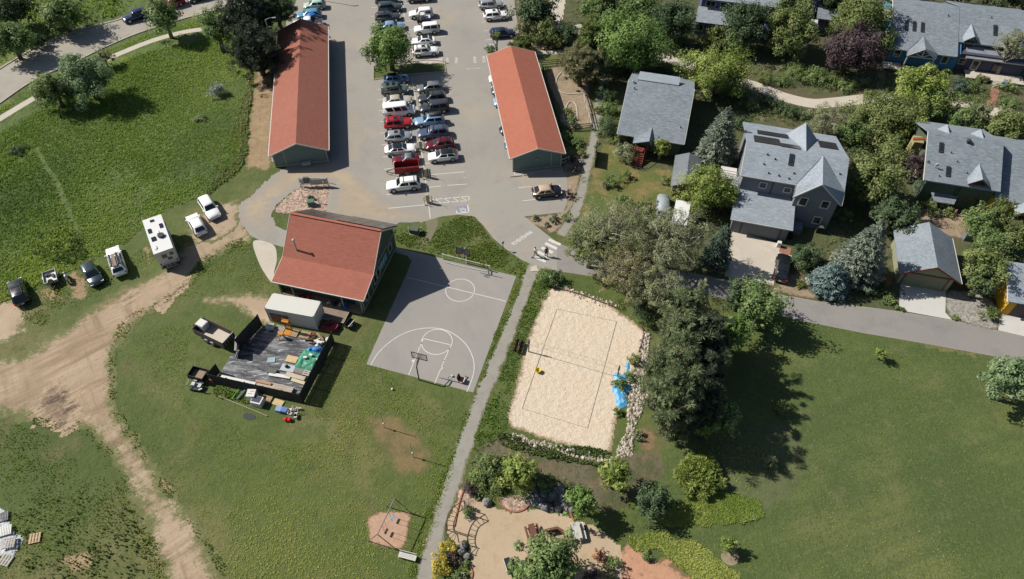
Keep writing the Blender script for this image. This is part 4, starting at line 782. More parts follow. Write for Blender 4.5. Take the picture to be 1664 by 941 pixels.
window(hB, 12.45, 3.1, 5.8, .9, .9, '-v', m_darktrim); window(hB, 1.6, 1.0, 3.7, .9, 1.0); window(hB, 9.2, 1.0, 3.6, .8, 1.2); window(hB, 12.0, 1.3, 3.6, .9, .9, '-v', m_beige); window(hB, 14.2, 1.3, 3.2, .9, 1.5); window(hB, 17.5, 1.3, 3.1, 1.0, 1.5, '-v', m_darktrim)
F = lambda s, t: roofpt((-.2, 0, 5.0), (10.3, 0, 5.0), (-.2, 9.4, 8.5), s, t)
for s in (.20, .32, .445): skylight(hB, [F(s, .40), F(s+.05, .40), F(s+.05, .60), F(s, .60)])
F2 = lambda s, t: roofpt((10.504, 2.9, 6.0), (22.5, 2.9, 6.0), (10.504, 10.0, 8.7), s, t); skylight(hB, [F2(.45, .28), F2(.50, .28), F2(.50, .56), F2(.45, .56)]); vents(hB, [F(.85, .8), F2(.42, .75)], .08, .3)
tr = MB(); tr.bar((-.2, -.04, 4.9), (10.3, -.04, 4.9), .06, .16); tr.bar((-.24, 0, 4.9), (-.24, 9.4, 8.4), .06, .2); tr.bar((-.24, 9.4, 8.4), (-.24, 18, 5.0), .06, .2); tr.bar((12.2, .96, 4.4), (22.5, .96, 4.4), .06, .16); tr.build('fascia', m_trim, hB)
pf = MB(); pf.box((17.5, 0, 2.1), (9, 2.4, .2)); pf.build('porch_floor', m_conc, hB); st = MB()
for k in range(4): st.box((17.7, -1.4-.34*k, 2.1-.085*k), (1.5, .34, .1))
st.build('steps', m_conc, hB); rl = MB()
for k in range(4): rl.tube([(18.6, -1.3-.3*k, 1.8), (18.6, -1.3-.3*k, 2.9-.08*k)], .04, 5)
rl.tube([(18.6, -1.2, 2.95), (18.6, -2.3, 2.65)], .05, 5); rl.build('stair_rail', mat('blue_rail', S(70, 140, 200)), hB)
MB().box((15.6, -1.3, 2.5), (1.7, .5, .5)).build('planter_box', m_timber, hB)
dk = MB(); dk.box((1.2, -.6, 2.15), (3.0, 2.2, .12)); dk.build('deck', m_conc, hB)
aw = MB(); aw.slab([(-1.2, 8.5, 5.6), (.4, 8.5, 5.9), (.4, 11.5, 5.9), (-1.0, 11.5, 5.6)], .12); aw.build('bay_roof', m_trim, hB); aw = MB(); aw.prism([(-.9, 8.7), (.4, 8.7), (.4, 11.3), (-.9, 11.3)], .0, 5.4); aw.build('bay', mat('bright_blue_tarp', S(60, 170, 220)), hB)
# green house
hC = house('house', 'green house with grey roof, two skylights, red trimmed dormer and pale yellow bay', (1504, 293), 5.0, -14.0, dz=-.9)
w = MB(); w.prism([(.4, .45), (9.1, .45), (9.1, 13.4), (.4, 13.4)], 0, 4.9); w.build('wall', m_hgreen, hC)
w = MB(); w.prism([(9.14, .8), (17.5, .8), (17.5, 14), (9.14, 14)], 0, 3.5); w.build('wall', m_yellow, hC)
w = MB(); w.prism([(-.9, 7.4), (.38, 7.4), (.38, 9), (-.9, 9)], 0, 5.6); w.build('wall', m_pale, hC)
MB().slab([(-1.3, 7.1, 6.2), (.2, 7.1, 6.5), (.2, 7.5, 6.6), (-1.3, 7.5, 6.3)], .14).build('bay_roof', m_redtrim, hC)
MB().slab([(-.2, 0, 5.0), (9.5, 0, 5.0), (9.5, 6.7, 8.2), (-.2, 6.7, 8.2)], .2).slab([(-.2, 6.704, 8.2), (9.5, 6.704, 8.2), (9.5, 13.8, 5.0), (-.2, 13.8, 5.0)], .2).build('roof', m_greyroof, hC)
MB().slab([(9.52, .1, 3.5), (18, .1, 3.5), (18, 7.6, 6.9), (9.52, 7.6, 6.9)], .2).slab([(9.52, 7.604, 6.9), (18, 7.604, 6.9), (18, 14.4, 3.8), (9.52, 14.4, 3.8)], .2).build('roof', m_greyroof, hC)
w = MB(); w.add([(9.1, 0.45, 4.9), (9.1, 13.4, 4.9), (9.1, 6.7, 8.0), (9.3, .45, 4.9), (9.3, 13.4, 4.9), (9.3, 6.7, 8.0)], [(0, 2, 1), (3, 4, 5), (0, 3, 5, 2), (2, 5, 4, 1), (0, 1, 4, 3)]); w.build('wall', m_hgreen, hC)
w = MB(); gable_walls(w, 5.7, 7.5, .5, 2.2, 5.5, 6.25, 'v'); w.build('dormer_wall', m_hgreen, hC)
rf = MB(); rf.slab([(5.25, .1, 5.42), (6.6, .1, 6.5), (6.6, 3.3, 6.62), (5.25, 1.1, 5.6)], .13); rf.slab([(6.604, .1, 6.5), (7.95, .1, 5.42), (7.95, 1.1, 5.6), (6.604, 3.3, 6.62)], .13); rf.build('dormer_roof', m_greyroof2, hC)
tr = MB(); tr.bar((5.25, .06, 5.34), (6.6, .06, 6.42), .05, .14); tr.bar((6.6, .06, 6.42), (7.95, .06, 5.34), .05, .14); tr.build('fascia', m_redtrim, hC); MB().bar((-.24, 0, 4.9), (-.24, 6.7, 8.1), .05, .18).build('fascia', m_trim, hC); window(hC, 6.6, .5, 5.15, 1.2, .7, '-v', m_darktrim, mull=1)
by = MB(); by.prism([(2.5, -.6), (4.4, -.6), (4.9, .44), (2.0, .44)], .5, 2.3); by.build('bay_window', m_hgreen, hC); by = MB(); by.slab([(2.2, -.9, 2.4), (4.7, -.9, 2.4), (5.2, .44, 2.9), (1.7, .44, 2.9)], .12); by.build('bay_roof', m_greyroof, hC); window(hC, 3.45, -.6, 1.5, 1.5, 1.1, '-v', m_trim, mull=1)
dn = MB(); dn.tube([(4.9, .38, 0), (4.9, .38, 4.8)], .05, 6); dn.tube([(4.5, .38, 0), (4.5, .38, 4.8)], .04, 6); dn.build('downpipe', m_darktrim, hC); window(hC, 7.2, .45, 2.4, 1.6, 1.0, '-v', m_hgreen)
F = lambda s, t: roofpt((-.2, 0, 5.0), (9.5, 0, 5.0), (-.2, 6.7, 8.2), s, t)
for s, t in ((.155, .6), (.275, .14)): skylight(hC, [F(s, t), F(s+.055, t), F(s+.055, t+.2), F(s, t+.2)])
vents(hC, [F(.32, .62), F(.41, .46), F(.19, .12), F(.55, .26)], .07, .25); mb = MB(); p = F(.53, .88); mb.tube([p, p+Vector((0, 0, .35))], .22, 9); mb.ball(p+Vector((0, 0, .4)), .34, 9, 5, (1, 1, .5)); mb.build('roof_turbine', m_darktrim, hC)
mb = MB(); p = F(.12, .28); mb.tube([p, p+Vector((0, 0, .6))], .04, 5); mb.ball(p+Vector((.1, -.1, .6)), .28, 8, 5, (1, .4, 1)); mb.build('satellite_dish', m_trim, hC)
for c_ in (2.6, 7.0): MB().slab([(c_-1.0, 9.0, 7.12), (c_, 6.9, 8.12), (c_, 9.1, 8.12)], .14).slab([(c_+.004, 9.1, 8.12), (c_+.004, 6.9, 8.12), (c_+1.0, 9.0, 7.12)], .14).build('dormer_roof', m_greyroof2, hC)
pr = MB(); pr.slab([(12.2, -1.6, 2.9), (13.3, -1.6, 3.7), (13.3, .2, 3.7), (12.2, .2, 3.0)], .12); pr.slab([(13.304, -1.6, 3.7), (14.4, -1.6, 2.9), (14.4, .2, 3.0), (13.304, .2, 3.7)], .12); pr.build('porch_roof', m_greyroof2, hC)
for u in (12.3, 14.3): MB().box((u, -1.5, 1.4), (.14, .14, 2.8)).build('post', m_trim, hC)
# grey and olive garage, yellow garage, metal shed
gD = house('garage', 'small garage with grey gabled roof, red trim and wide sage door', (1462, 440), 2.6, -13.8, 'garage')
w = MB(); gable_walls(w, .6, 6.6, .35, 7.2, 2.55, 4.3, 'v', 3.55); w.build('wall', m_olive, gD)
MB().slab([(0, -.35, 2.5), (3.55, -.35, 4.6), (3.55, 7.6, 4.6), (0, 7.6, 2.5)], .15).slab([(3.554, -.35, 4.6), (7.25, -.35, 2.5), (7.25, 7.6, 2.5), (3.554, 7.6, 4.6)], .15).build('roof', m_greyroof, gD)
MB().box((3.55, .31, 1.1), (4.8, .06, 2.15)).build('garage_door', siding('sage_door', (140, 142, 116)), gD)
tr = MB(); tr.bar((0, -.38, 2.4), (3.55, -.38, 4.5), .05, .18); tr.bar((3.55, -.38, 4.5), (7.25, -.38, 2.4), .05, .18); tr.box((3.6, .29, 2.3), (6.4, .06, .16)); tr.box((1.06, .29, 1.1), (.12, .06, 2.2)); tr.box((6.04, .29, 1.1), (.12, .06, 2.2)); tr.build('trim_board', m_redtrim, gD)
tr = MB(); tr.bar((7.29, -.35, 2.44), (7.29, 7.6, 2.44), .08, .13); tr.build('gutter', m_trim, gD)
gE = house('garage', 'bright yellow garage with a grey roof cut by the right frame edge', (1638, 490), 2.7, -13, 'garage')
w = MB(); w.prism([(.45, .35), (7.2, .35), (7.2, 6.6), (.45, 6.6)], 0, 2.6); w.add([(u, v, z) for u in (.45, 7.2) for v, z in ((.35, 2.6), (6.6, 2.6), (3.4, 3.9))], [(0, 2, 1), (3, 4, 5), (0, 3, 5, 2), (2, 5, 4, 1)]); w.build('wall', m_yellow, gE)
MB().slab([(0, 0, 2.7), (7.6, 0, 2.7), (7.6, 3.5, 4.1), (0, 3.5, 4.1)], .15).slab([(0, 3.504, 4.1), (7.6, 3.504, 4.1), (7.6, 7.0, 2.7), (0, 7.0, 2.7)], .15).build('roof', m_greyroof2, gE)
MB().box((3.8, .31, 1.1), (4.8, .06, 2.15)).build('garage_door', siding('brown_door', (92, 78, 84)), gE); tr = MB(); tr.bar((-.04, 0, 2.62), (-.04, 3.5, 4.02), .06, .18); tr.build('fascia', m_trim, gE)
sh = house('shed', 'narrow shed with a ribbed metal gable roof half hidden by a yellow green tree', (1090, 300), 2.2, -14, 'shed')
w = MB(); gable_walls(w, .3, 3.5, .1, 6.3, 2.1, 2.9, 'v'); w.build('wall', m_timber, sh); MB().slab([(0, -.2, 2.1), (1.9, -.2, 3.0), (1.9, 6.6, 3.0), (0, 6.6, 2.1)], .08).slab([(1.904, -.2, 3.0), (3.8, -.2, 2.1), (3.8, 6.6, 2.1), (1.904, 6.6, 3.0)], .08).build('roof', m_seam, sh)
# houses cut by the top edge
hF = house('house', 'blue house with a pale grey porch roof, half hidden by dark trees at the top', (1129, 35), 2.8, -13.5)
w = MB(); w.prism([(.3, .4), (13.5, .4), (13.5, 3.1), (.3, 3.1)], 0, 2.6); w.prism([(.6, 3.14), (13.5, 3.14), (13.5, 12), (.6, 12)], 0, 5.6); w.build('wall', m_navy, hF)
MB().slab([(0, 0, 2.8), (6.6, 0, 2.8), (6.6, 3.1, 4.1), (.2, 3.1, 4.1)], .15).build('porch_roof', m_greyroof2, hF); MB().slab([(0, 2.7, 5.7), (14, 2.7, 5.7), (14, 8, 8.3), (0, 8, 8.3)], .18).slab([(0, 8.004, 8.3), (14, 8.004, 8.3), (14, 13, 5.8), (0, 13, 5.8)], .18).build('roof', m_greyroof2, hF)
for u in (1.1, 3.0, 4.9): window(hF, u, .4, 1.6, 1.0, 1.1, '-v', m_beige)
for u in (2.2, 4.7): window(hF, u, 3.14, 4.7, 1.5, 1.1, '-v', m_beige, mull=1)
hG = house('house', 'house wing with a plain grey roof split by shadow at the top, white porch below', (1329, 30), 3.0, -14)
w = MB(); w.prism([(.3, .5), (4.9, .5), (4.9, 11), (.3, 11)], 0, 2.9); w.build('wall', m_navy, hG); MB().slab([(-.2, 0, 3.0), (5.2, 0, 3.0), (5.2, 6.0, 6.2), (-.2, 6.0, 6.2)], .18).slab([(-.2, 6.004, 6.2), (5.2, 6.004, 6.2), (5.2, 11.6, 3.2), (-.2, 11.6, 3.2)], .18).build('roof', m_greyroof, hG)
window(hG, 2.6, .5, 1.6, 2.2, 1.5, '-v', m_green); w = MB(); w.prism([(-9, 2.5), (-.3, 2.5), (-.3, 11), (-9, 11)], 0, 5.4); w.build('wall', m_navy, hG); MB().slab([(-9.4, 2.0, 5.4), (-.25, 2.0, 5.4), (-.25, 7, 8), (-9.4, 7, 8)], .18).build('roof', m_greyroof2, hG)
MB().slab([(-1.3, -.5, 2.2), (.2, -.5, 2.2), (.2, .5, 2.5), (-1.3, .5, 2.5)], .1).build('awning', m_trim, hG)
# bay behind the top edge of the blue duplex is out of the frame
# ------------------------------------------------------------------ vehicles
m_tyre = mat('tyre_rubber', (.018, .018, .019), rough=.85); m_rim = mat('alloy_rim', (.42, .43, .44), metal=.8, rough=.35); m_glass = mat('car_glass', (.012, .015, .018), rough=.05, spec=.7, coat=.3)
m_lens = mat('headlight_lens', (.75, .77, .78), rough=.12, spec=.7); m_red_lens = mat('tail_light_lens', (.45, .02, .02), rough=.2); m_plast = mat('black_plastic', (.022, .022, .024), rough=.6); m_plate = mat('number_plate', (.6, .6, .58), rough=.5)
PAINT = {'white': (226, 226, 224), 'silver': (176, 180, 184), 'dark_grey': (74, 78, 82), 'black': (26, 28, 32), 'blue': (70, 104, 152), 'dark_blue': (38, 50, 92), 'steel_blue': (92, 104, 130), 'light_blue': (150, 184, 216), 'sky_blue': (104, 170, 206), 'red': (178, 34, 40), 'maroon': (112, 30, 44), 'beige': (190, 184, 170), 'green_grey': (108, 122, 116), 'grey': (136, 140, 142), 'mint': (176, 206, 190), 'slate': (62, 78, 82), 'tan': (196, 172, 146)}
def paintm(c):
    metal = .0 if c in ('white', 'red', 'beige', 'black', 'tan', 'mint') else .35
    return mat('car_paint_'+c, S(*PAINT[c], 1.0 if c == 'white' else .8), rough=.28, metal=metal, coat=.7, spec=.5)
KIND = {  # L, W, H, hood, belt, deck, cowl x, roof front, roof rear, tail base (fractions of L)
    'suv': (4.6, 1.86, 1.66, .98, 1.02, 1.0, .205, .06, -.40, -.485), 'boxy': (4.5, 1.86, 1.80, 1.06, 1.08, 1.06, .215, .13, -.455, -.49), 'sedan': (4.7, 1.82, 1.42, .88, .92, .96, .22, .05, -.22, -.385),
    'hatch': (4.2, 1.78, 1.52, .90, .94, .95, .25, .06, -.33, -.475), 'wagon': (4.75, 1.82, 1.55, .90, .95, .96, .21, .05, -.40, -.475), 'van': (5.1, 1.95, 2.05, 1.05, 1.12, 1.1, .35, .24, -.475, -.49), 'roadster': (4.0, 1.72, 1.28, .82, .86, .88, .15, .0, -.2, -.36), 'beetle': (4.25, 1.8, 1.48, .92, .94, .94, .23, .09, -.25, -.44), 'pickup': (5.4, 1.95, 1.85, 1.08, 1.12, 1.12, .2, .09, -.13, -.18)}
def car(label, px, head, kind, color, cat='car', name='parked_car', group='cars parked in the car park', extras=(), k=1.0, roofc=None, rear=None, world=None, z0=.022):
    """px: middle of the car in the photograph; head: bearing of its nose"""
    L, W, H, hood, belt, deck, xc, xrf, xrr, xt = KIND[kind]; L *= k; xc, xrf, xrr, xt = (q*L for q in (xc, xrf, xrr, xt)); h = W/2
    p = world or G(px[0], px[1], .78); root = thing(name, label, cat, (p[0], p[1], z0), head, group); pm = paintm(color)
    st = [(-L/2, .78, .42, deck-.18), (-L/2+.1, .92, .32, deck-.05), (-L/2+.45, .985, .25, deck), (xt+.25, 1, .24, (deck+belt)/2), (0, 1, .23, belt), (xc, 1, .23, belt), (xc+.16, .99, .23, hood+.02), (L/2-.62, .975, .24, hood-.02), (L/2-.26, .92, .27, hood-.10), (L/2-.07, .80, .32, hood-.24), (L/2, .66, .38, hood-.36)]
    mb = MB(); V = []; n = 12
    for x, w, zb, zt in st:
        w *= h; ring = [(0, zb), (w*.86, zb), (w*.98, zb+.16), (w, zb*.45+zt*.55), (w*.965, zt-.07), (w*.86, zt-.005), (0, zt+.035)]
        V += [(x, y, z) for y, z in ring]+[(x, -y, z) for y, z in ring[5:0:-1]]
    F = [tuple(range(n-1, -1, -1)), tuple(range((len(st)-1)*n, len(st)*n))]
    for i in range(len(st)-1):
        for q in range(n): F.append((i*n+q, i*n+(q+1) % n, (i+1)*n+(q+1) % n, (i+1)*n+q))
    mb.add(V, F)
    wb, wt = h*.90, h*.70                                              # cabin: outline at the belt and at the roof
    zb = belt-.03
    def cab(t, ins=0.0):
        x0 = xt+(xrr-xt)*t; x1 = xc+(xrf-xc)*t; w = wb+(wt-wb)*t; z = zb+(H-.05-zb)*t; return (x0+ins, x1-ins, w-ins, z)
    rings = [cab(0), cab(.9), cab(1.0, .05)]; rc = []
    for j, (x0, x1, w, z) in enumerate(rings):
        c = .16
        rc.append([(x0, -w+c, z), (x0+c*.4, -w, z), (x1-c*.6, -w, z), (x1, -w+c, z), (x1+.02, 0, z), (x1, w-c, z), (x1-c*.6, w, z), (x0+c*.4, w, z), (x0, w-c, z), (x0-.02, 0, z)])
    x0, x1, w, z = rings[2]; rc.append([((p_[0]-(x0+x1)/2)*.86+(x0+x1)/2, p_[1]*.84, H) for p_ in rc[2]])
    V = [p_ for r_ in rc for p_ in r_]; n = 10; F = [tuple(range(3*n, 4*n))]
    for i in range(3):
        for q in range(n): F.append((i*n+q, i*n+(q+1) % n, (i+1)*n+(q+1) % n, (i+1)*n+q))
    k_ = len(mb.mi); mb.add(V, F)
    if roofc:                                                         # only the roof skin takes the second colour
        mb.mi[k_] = 2
        for q in range(n if roofc == 'black' else 0, 3*n): mb.mi[k_+1+q] = 2
    mb.m(1)
    wx = L*.295; wr = .34 if kind not in ('suv', 'boxy', 'van', 'pickup') else .37
    for sx in (-1, 1):
        for sy in (-1, 1): mb.tube([(sx*wx, sy*(h-.3), wr), (sx*wx, sy*(h+.006), wr)], wr+.06, 14)
    mb.box((L/2-.1, 0, .42), (.2, W*.62, .2)); mb.box((-L/2+.12, 0, .42), (.2, W*.7, .16)); mb.m(0)
    for sy in (-1, 1): mb.box((xc-.14, sy*(h*.9+.14), belt+.08), (.14, .2, .14))
    rcm = paintm(roofc) if roofc in PAINT else (m_plast if roofc else pm)
    mb.build('body', [pm, m_plast, rcm], root, True)
    def pane(pts, nm):
        c = sum((Vector(q) for q in pts), Vector())/len(pts); n_ = (Vector(pts[1])-Vector(pts[0])).cross(Vector(pts[-1])-Vector(pts[0])).normalized()
        if n_.dot(c-Vector((0, 0, belt))) < 0: n_ = -n_; pts = pts[::-1]
        return [tuple(Vector(q)+n_*.022) for q in pts]
    a0, a1, aw, az = cab(.1); b0, b1, bw, bz = cab(.86); ci = .2
    MB().poly(pane([(a1-.0, -aw+ci*.6, az), (a1, aw-ci*.6, az), (b1, bw-ci*.55, bz), (b1, -bw+ci*.55, bz)], 'w')).build('windshield', m_glass, root)
    if rear != 'none': MB().poly(pane([(a0, -aw+ci*.7, az+.05), (b0, -bw+ci*.6, bz), (b0, bw-ci*.6, bz), (a0, aw-ci*.7, az+.05)], 'r')).build('rear_window', m_glass, root)
    for sy in (-1, 1):
        s_ = MB(); lo = a0+.16+(.5 if kind in ('van',) else 0); hi = a1-.26; lt = b0+.2; ht = b1-.12; cuts = [0, .48, 1] if kind not in ('roadster', 'pickup') else [0, 1]
        if kind == 'van': cuts = [0, .36, .72, 1]
        for i in range(len(cuts)-1):
            f0 = cuts[i]+.02; f1 = cuts[i+1]-.02
            s_.poly(pane([(lo+(hi-lo)*f0, sy*aw, az), (lo+(hi-lo)*f1, sy*aw, az), (lt+(ht-lt)*f1, sy*bw, bz), (lt+(ht-lt)*f0, sy*bw, bz)], 's'))
        s_.build('side_window', m_glass, root)
    for sx in (-1, 1):
        for sy in (-1, 1):
            w_ = MB(); w_.tube([(sx*wx, sy*(h-.2), wr), (sx*wx, sy*(h+.012), wr)], wr, 14); w_.m(1).tube([(sx*wx, sy*(h-.1), wr), (sx*wx, sy*(h+.02), wr)], wr*.66, 10); w_.build('wheel', [m_tyre, m_rim], root)
    for sy in (-1, 1):
        hl = MB(); hl.box((L/2-.2, sy*h*.72, hood-.24), (.2, .34, .12)); hl.build('headlight', m_lens, root)
        tl = MB(); tl.box((-L/2+.09, sy*h*.8, deck-.2), (.14, .22, .24)); tl.build('tail_light', m_red_lens, root)
    MB().box((-L/2+.0, 0, .58), (.04, .34, .16)).build('number_plate', m_plate, root)
    if 'rack' in extras:
        r_ = MB()
        for sy in (-1, 1): r_.bar((xrr+.15, sy*wt*.9, H+.05), (xrf-.1, sy*wt*.9, H+.05), .04)
        for x in (xrr+.4, xrf-.35): r_.bar((x, -wt*.9, H+.09), (x, wt*.9, H+.09), .05)
        r_.build('roof_rack', m_plast, root)
    if 'sunroof' in extras: MB().box(((xrf*.7+xrr*.3), 0, H+.008), (.55, wt*1.1, .02)).build('sunroof', m_glass, root)
    if 'two_hatches' in extras:
        for f in (.38, .74): MB().box((xrr+(xrf-xrr)*f, 0, H+.03), (.5, wt*1.2, .07)).build('sunroof', m_glass, root)
    if 'glass_roof' in extras: MB().box(((xrf+xrr)/2, 0, H+.006), ((xrf-xrr)*.82, wt*1.5, .02)).build('glass_roof', m_glass, root)
    if 'box' in extras:
        b_ = MB(); V = [(xrr-.1, -.42, H+.08), (xrf-.25, -.34, H+.08), (xrf-.25, .34, H+.08), (xrr-.1, .42, H+.08)]
        b_.add(V+[(a*.95, b*.8, H+.36) for a, b, c in V], [(4, 5, 6, 7), (0, 1, 5, 4), (1, 2, 6, 5), (2, 3, 7, 6), (3, 0, 4, 7)]).build('roof_box', m_plast, root, True)
    if 'spare' in extras: s_ = MB(); s_.tube([(-L/2-.2, 0, .95), (-L/2+.02, 0, .95)], .36, 14); s_.build('spare_wheel', m_tyre, root)
    if 'bed' in extras:
        b_ = MB(); b_.box((-L/2+.95, 0, deck+.02), (1.7, W*.78, .05)); b_.build('load_bed', m_plast, root)
    if 'spoiler' in extras: MB().box((xrr-.02, 0, H-.06), (.3, wt*1.8, .05)).build('spoiler', m_plast, root)
    return root
RT, LF = LOT, LOT+math.pi
P = 'in the car park'
# middle double row, west side (top to bottom)
car('dark grey SUV at the very top of the west bays, cut by the frame', (629, -1), RT, 'suv', 'dark_grey')
car('charcoal SUV, second from the top in the west bays', (634, 11), RT, 'suv', 'slate')
car('dark grey crossover just above the silver blue sedan in the west bays', (630, 26), RT, 'wagon', 'dark_grey', extras=('sunroof',))
car('pale silver blue sedan whose tail disappears under the car park tree', (637, 41), RT, 'sedan', 'light_blue')
car('medium blue hatchback in the shadow right below the tree island', (643.5, 127), RT, 'hatch', 'blue', extras=('glass_roof',))
car('green grey boxy SUV with two open roof windows below the blue hatchback', (641.5, 145), RT, 'boxy', 'green_grey', extras=('two_hatches',))
car('beige old rounded sedan above the white van', (646, 162), RT, 'sedan', 'beige')
car('white passenger van with three dark side windows', (648.5, 179), RT, 'van', 'white', cat='van', name='parked_van')
car('bright red SUV with a sunroof below the white van', (647, 199), RT, 'suv', 'red', extras=('sunroof', 'rack'), k=.97)
car('silver hatchback with a small sunroof below the red SUV', (647, 220.5), RT, 'hatch', 'silver', extras=('sunroof',))
car('white sedan with a black glass roof in the west bays', (650.5, 241), RT, 'sedan', 'white', roofc='black', extras=('glass_roof',))
car('small red roadster with a grey soft top in front of the red trailer', (659, 257), LF, 'roadster', 'maroon', roofc='grey')
car('white SUV with roof bars, southernmost car of the bays', (655.4, 299), LF, 'suv', 'white', extras=('rack',), k=1.06)
# middle double row, east side
car('dark car at the top frame edge in the east bays', (681, -5), LF, 'wagon', 'dark_grey')
car('white SUV facing left beside the small utility buggy', (684, 21), LF, 'suv', 'white', k=.98)
car('boxy white SUV with a spare wheel on its tail door', (693, 46.5), LF, 'boxy', 'white', extras=('spare',))
car('white sedan with a dark roof panel in the east bays', (687.5, 65.5), LF, 'sedan', 'white', extras=('glass_roof',), k=.95)
car('white SUV facing right at the end of the upper east bays', (691.5, 82), RT, 'suv', 'white', extras=('sunroof', 'rack'))
car('grey hatchback at the edge of the tree shadow in the east bays', (698.5, 141), LF, 'hatch', 'grey', k=1.04)
car('charcoal wagon with a roof rack in the east bays', (702, 157.5), LF, 'wagon', 'dark_grey', extras=('rack',), k=.97)
car('dark grey tall SUV between the charcoal wagon and the pale blue wagon', (706, 174), LF, 'boxy', 'dark_grey', k=1.05)
car('pale blue wagon with a black roof box', (697.8, 194.5), LF, 'wagon', 'light_blue', extras=('box',))
car('dark steel blue SUV with roof rails above the maroon car', (703.8, 214.5), LF, 'suv', 'steel_blue', extras=('rack',), k=1.05)
car('maroon hatchback with roof rails in the east bays', (714.7, 233), LF, 'hatch', 'maroon', extras=('rack',), k=1.05)
car('white hatchback with a black roof, southernmost of the east bays', (720, 252), LF, 'hatch', 'white', roofc='black', extras=('spoiler',), k=1.08)
# east edge bays
car('silver grey car at the top right bays, half out of the frame', (798, 6), RT, 'wagon', 'silver')
car('white SUV with a glass roof in the right bays beside the bushes', (806, 24), RT, 'suv', 'white', extras=('sunroof',))
car('dark blue sedan in the right bays above the pollarded tree', (817, 52.5), RT, 'wagon', 'dark_blue')
car('black convertible with a tan soft top beside the tan planting bed', (888.8, 309.5), RT, 'beetle', 'black', roofc='tan')
# under the right carport: noses look out to the west
ca = R(8.4); cu = Vector((math.cos(ca), math.sin(ca))); cv = Vector((-cu.y, cu.x))
for v, c_, kd, lb in ((22.6, 'white', 'suv', 'white car under the north end of the right red roof'), (19.4, 'dark_grey', 'suv', 'dark car in the shade of the right red roof'), (16.2, 'light_blue', 'wagon', 'pale blue car peeping out from under the right red roof'), (9.2, 'black', 'sedan', 'black car deep under the right red roof'), (5.4, 'blue', 'hatch', 'blue car under the south half of the right red roof')):
    w_ = Vector((gr.x, gr.y))+cu*1.75+cv*v; car(lb, None, ca+math.pi, kd, c_, world=(w_.x, w_.y))
# under the left carport, opening east
for v, c_, kd, lb in ((30.0, 'silver', 'van', 'silver van under the north end of the left red roof'), (16.5, 'white', 'sedan', 'white car in the shade of the left red roof'), (12.0, 'dark_grey', 'hatch', 'dark car under the middle of the left red roof')):
    w_ = Vector((gl.x, gl.y))+Vector((math.cos(R(9.6)), math.sin(R(9.6))))*5.2+Vector((-math.sin(R(9.6)), math.cos(R(9.6))))*v; car(lb, None, R(9.6), kd, c_, world=(w_.x, w_.y), extras=())
# north of the left carport
car('mint green hatchback at the top, north of the left red roof', (511, 7), LF, 'hatch', 'mint')
car('sky blue hatchback behind the left red roof', (502, 22.5), LF, 'hatch', 'sky_blue', k=1.1)
car('white pickup truck loaded with a blue tarpaulin behind the left red roof', (500, 38), LF, 'pickup', 'white', cat='pickup truck', name='pickup_truck', extras=('bed',))
tp = MB(); tp.ball((0, 0, .25), 1, 10, 6, (1.0, .75, .35), .12, 3); tp = tp.build('tarpaulin', mat('blue_tarp', S(50, 120, 200), [(S(90, 160, 224), 2, .5, .7, .6)], rough=.5, bumps=[(3, .8, .1)]), None, True); place(tp, G(506, 27, 1.3), .2); tag(tp, 'crumpled blue tarpaulin in the bed of the white pickup behind the left red roof', 'tarpaulin')
# on the street
car('dark blue parked car on the street at the top left', (219, 25), heading((236, 20), (203, 30))+R(2), 'suv', 'dark_blue', group='cars parked on the street', z0=.03)
car('red parked car on the street behind the small street tree', (278, 5), heading((305, -3), (255, 12)), 'suv', 'red', group='cars parked on the street', z0=.03, extras=('rack',), k=1.08)
car('dark silver car on the street cut by the top frame edge', (324, -7), heading((340, -12), (308, -3)), 'wagon', 'dark_grey', group='cars parked on the street', z0=.03)
# on the driveway
car('black SUV with roof rails parked on the drive of the big grey house', (1271.8, 433.5), heading((1268, 455), (1275.5, 414)), 'suv', 'black', group='vehicles at the houses', extras=('rack',), k=1.05, z0=.028)
# along the dirt track
q0 = lambda x, y: (x/3.9214, 300+y/3.9214)
h_ = heading
TR = 'vehicles parked along the dirt track'
car('black SUV at the left end of the row beside the dirt track', q0(113, 678), h_(q0(140, 745), q0(92, 610)), 'suv', 'black', group=TR, z0=.01, extras=('rack',))
car('dark slate sedan beside the motorcycle on the grass', q0(580, 563), h_(q0(540, 500), q0(618, 625)), 'hatch', 'slate', group=TR, z0=.01, k=1.06)
car('white hatchback with a dark rear window right of the motorhome', q0(1250, 248), h_(q0(1285, 300), q0(1220, 190)), 'hatch', 'white', group=TR, z0=.01, k=1.06)
car('white SUV at the right end of the row, nose towards the dirt track', q0(1333, 145), h_(q0(1295, 85), q0(1370, 200)), 'suv', 'white', group=TR, z0=.01)
pk = car('white pickup with a topper and a roof rack of black boxes and planks', q0(737, 480), h_(q0(765, 570), q0(712, 395)), 'wagon', 'white', cat='pickup truck', name='pickup_truck', group=TR, z0=.01, k=1.16)
mb = MB()
for y in (-.55, .55): mb.bar((-2.3, y, 1.68), (.1, y, 1.68), .05)
for x in (-2.1, -1.1, -.1): mb.bar((x, -.62, 1.74), (x, .62, 1.74), .06)
mb.build('roof_rack', m_plast, pk)
mb = MB(); mb.tube([(-2.2, -.42, 1.88), (0.0, -.42, 1.88)], .13, 8); mb.tube([(-2.2, .42, 1.88), (0.0, .42, 1.88)], .13, 8); mb = mb.build('carrier_tube', m_plast, pk)
mb = MB(); mb.box((-1.1, 0, 1.82), (2.3, .36, .08)); mb.build('plank', m_timber, pk)
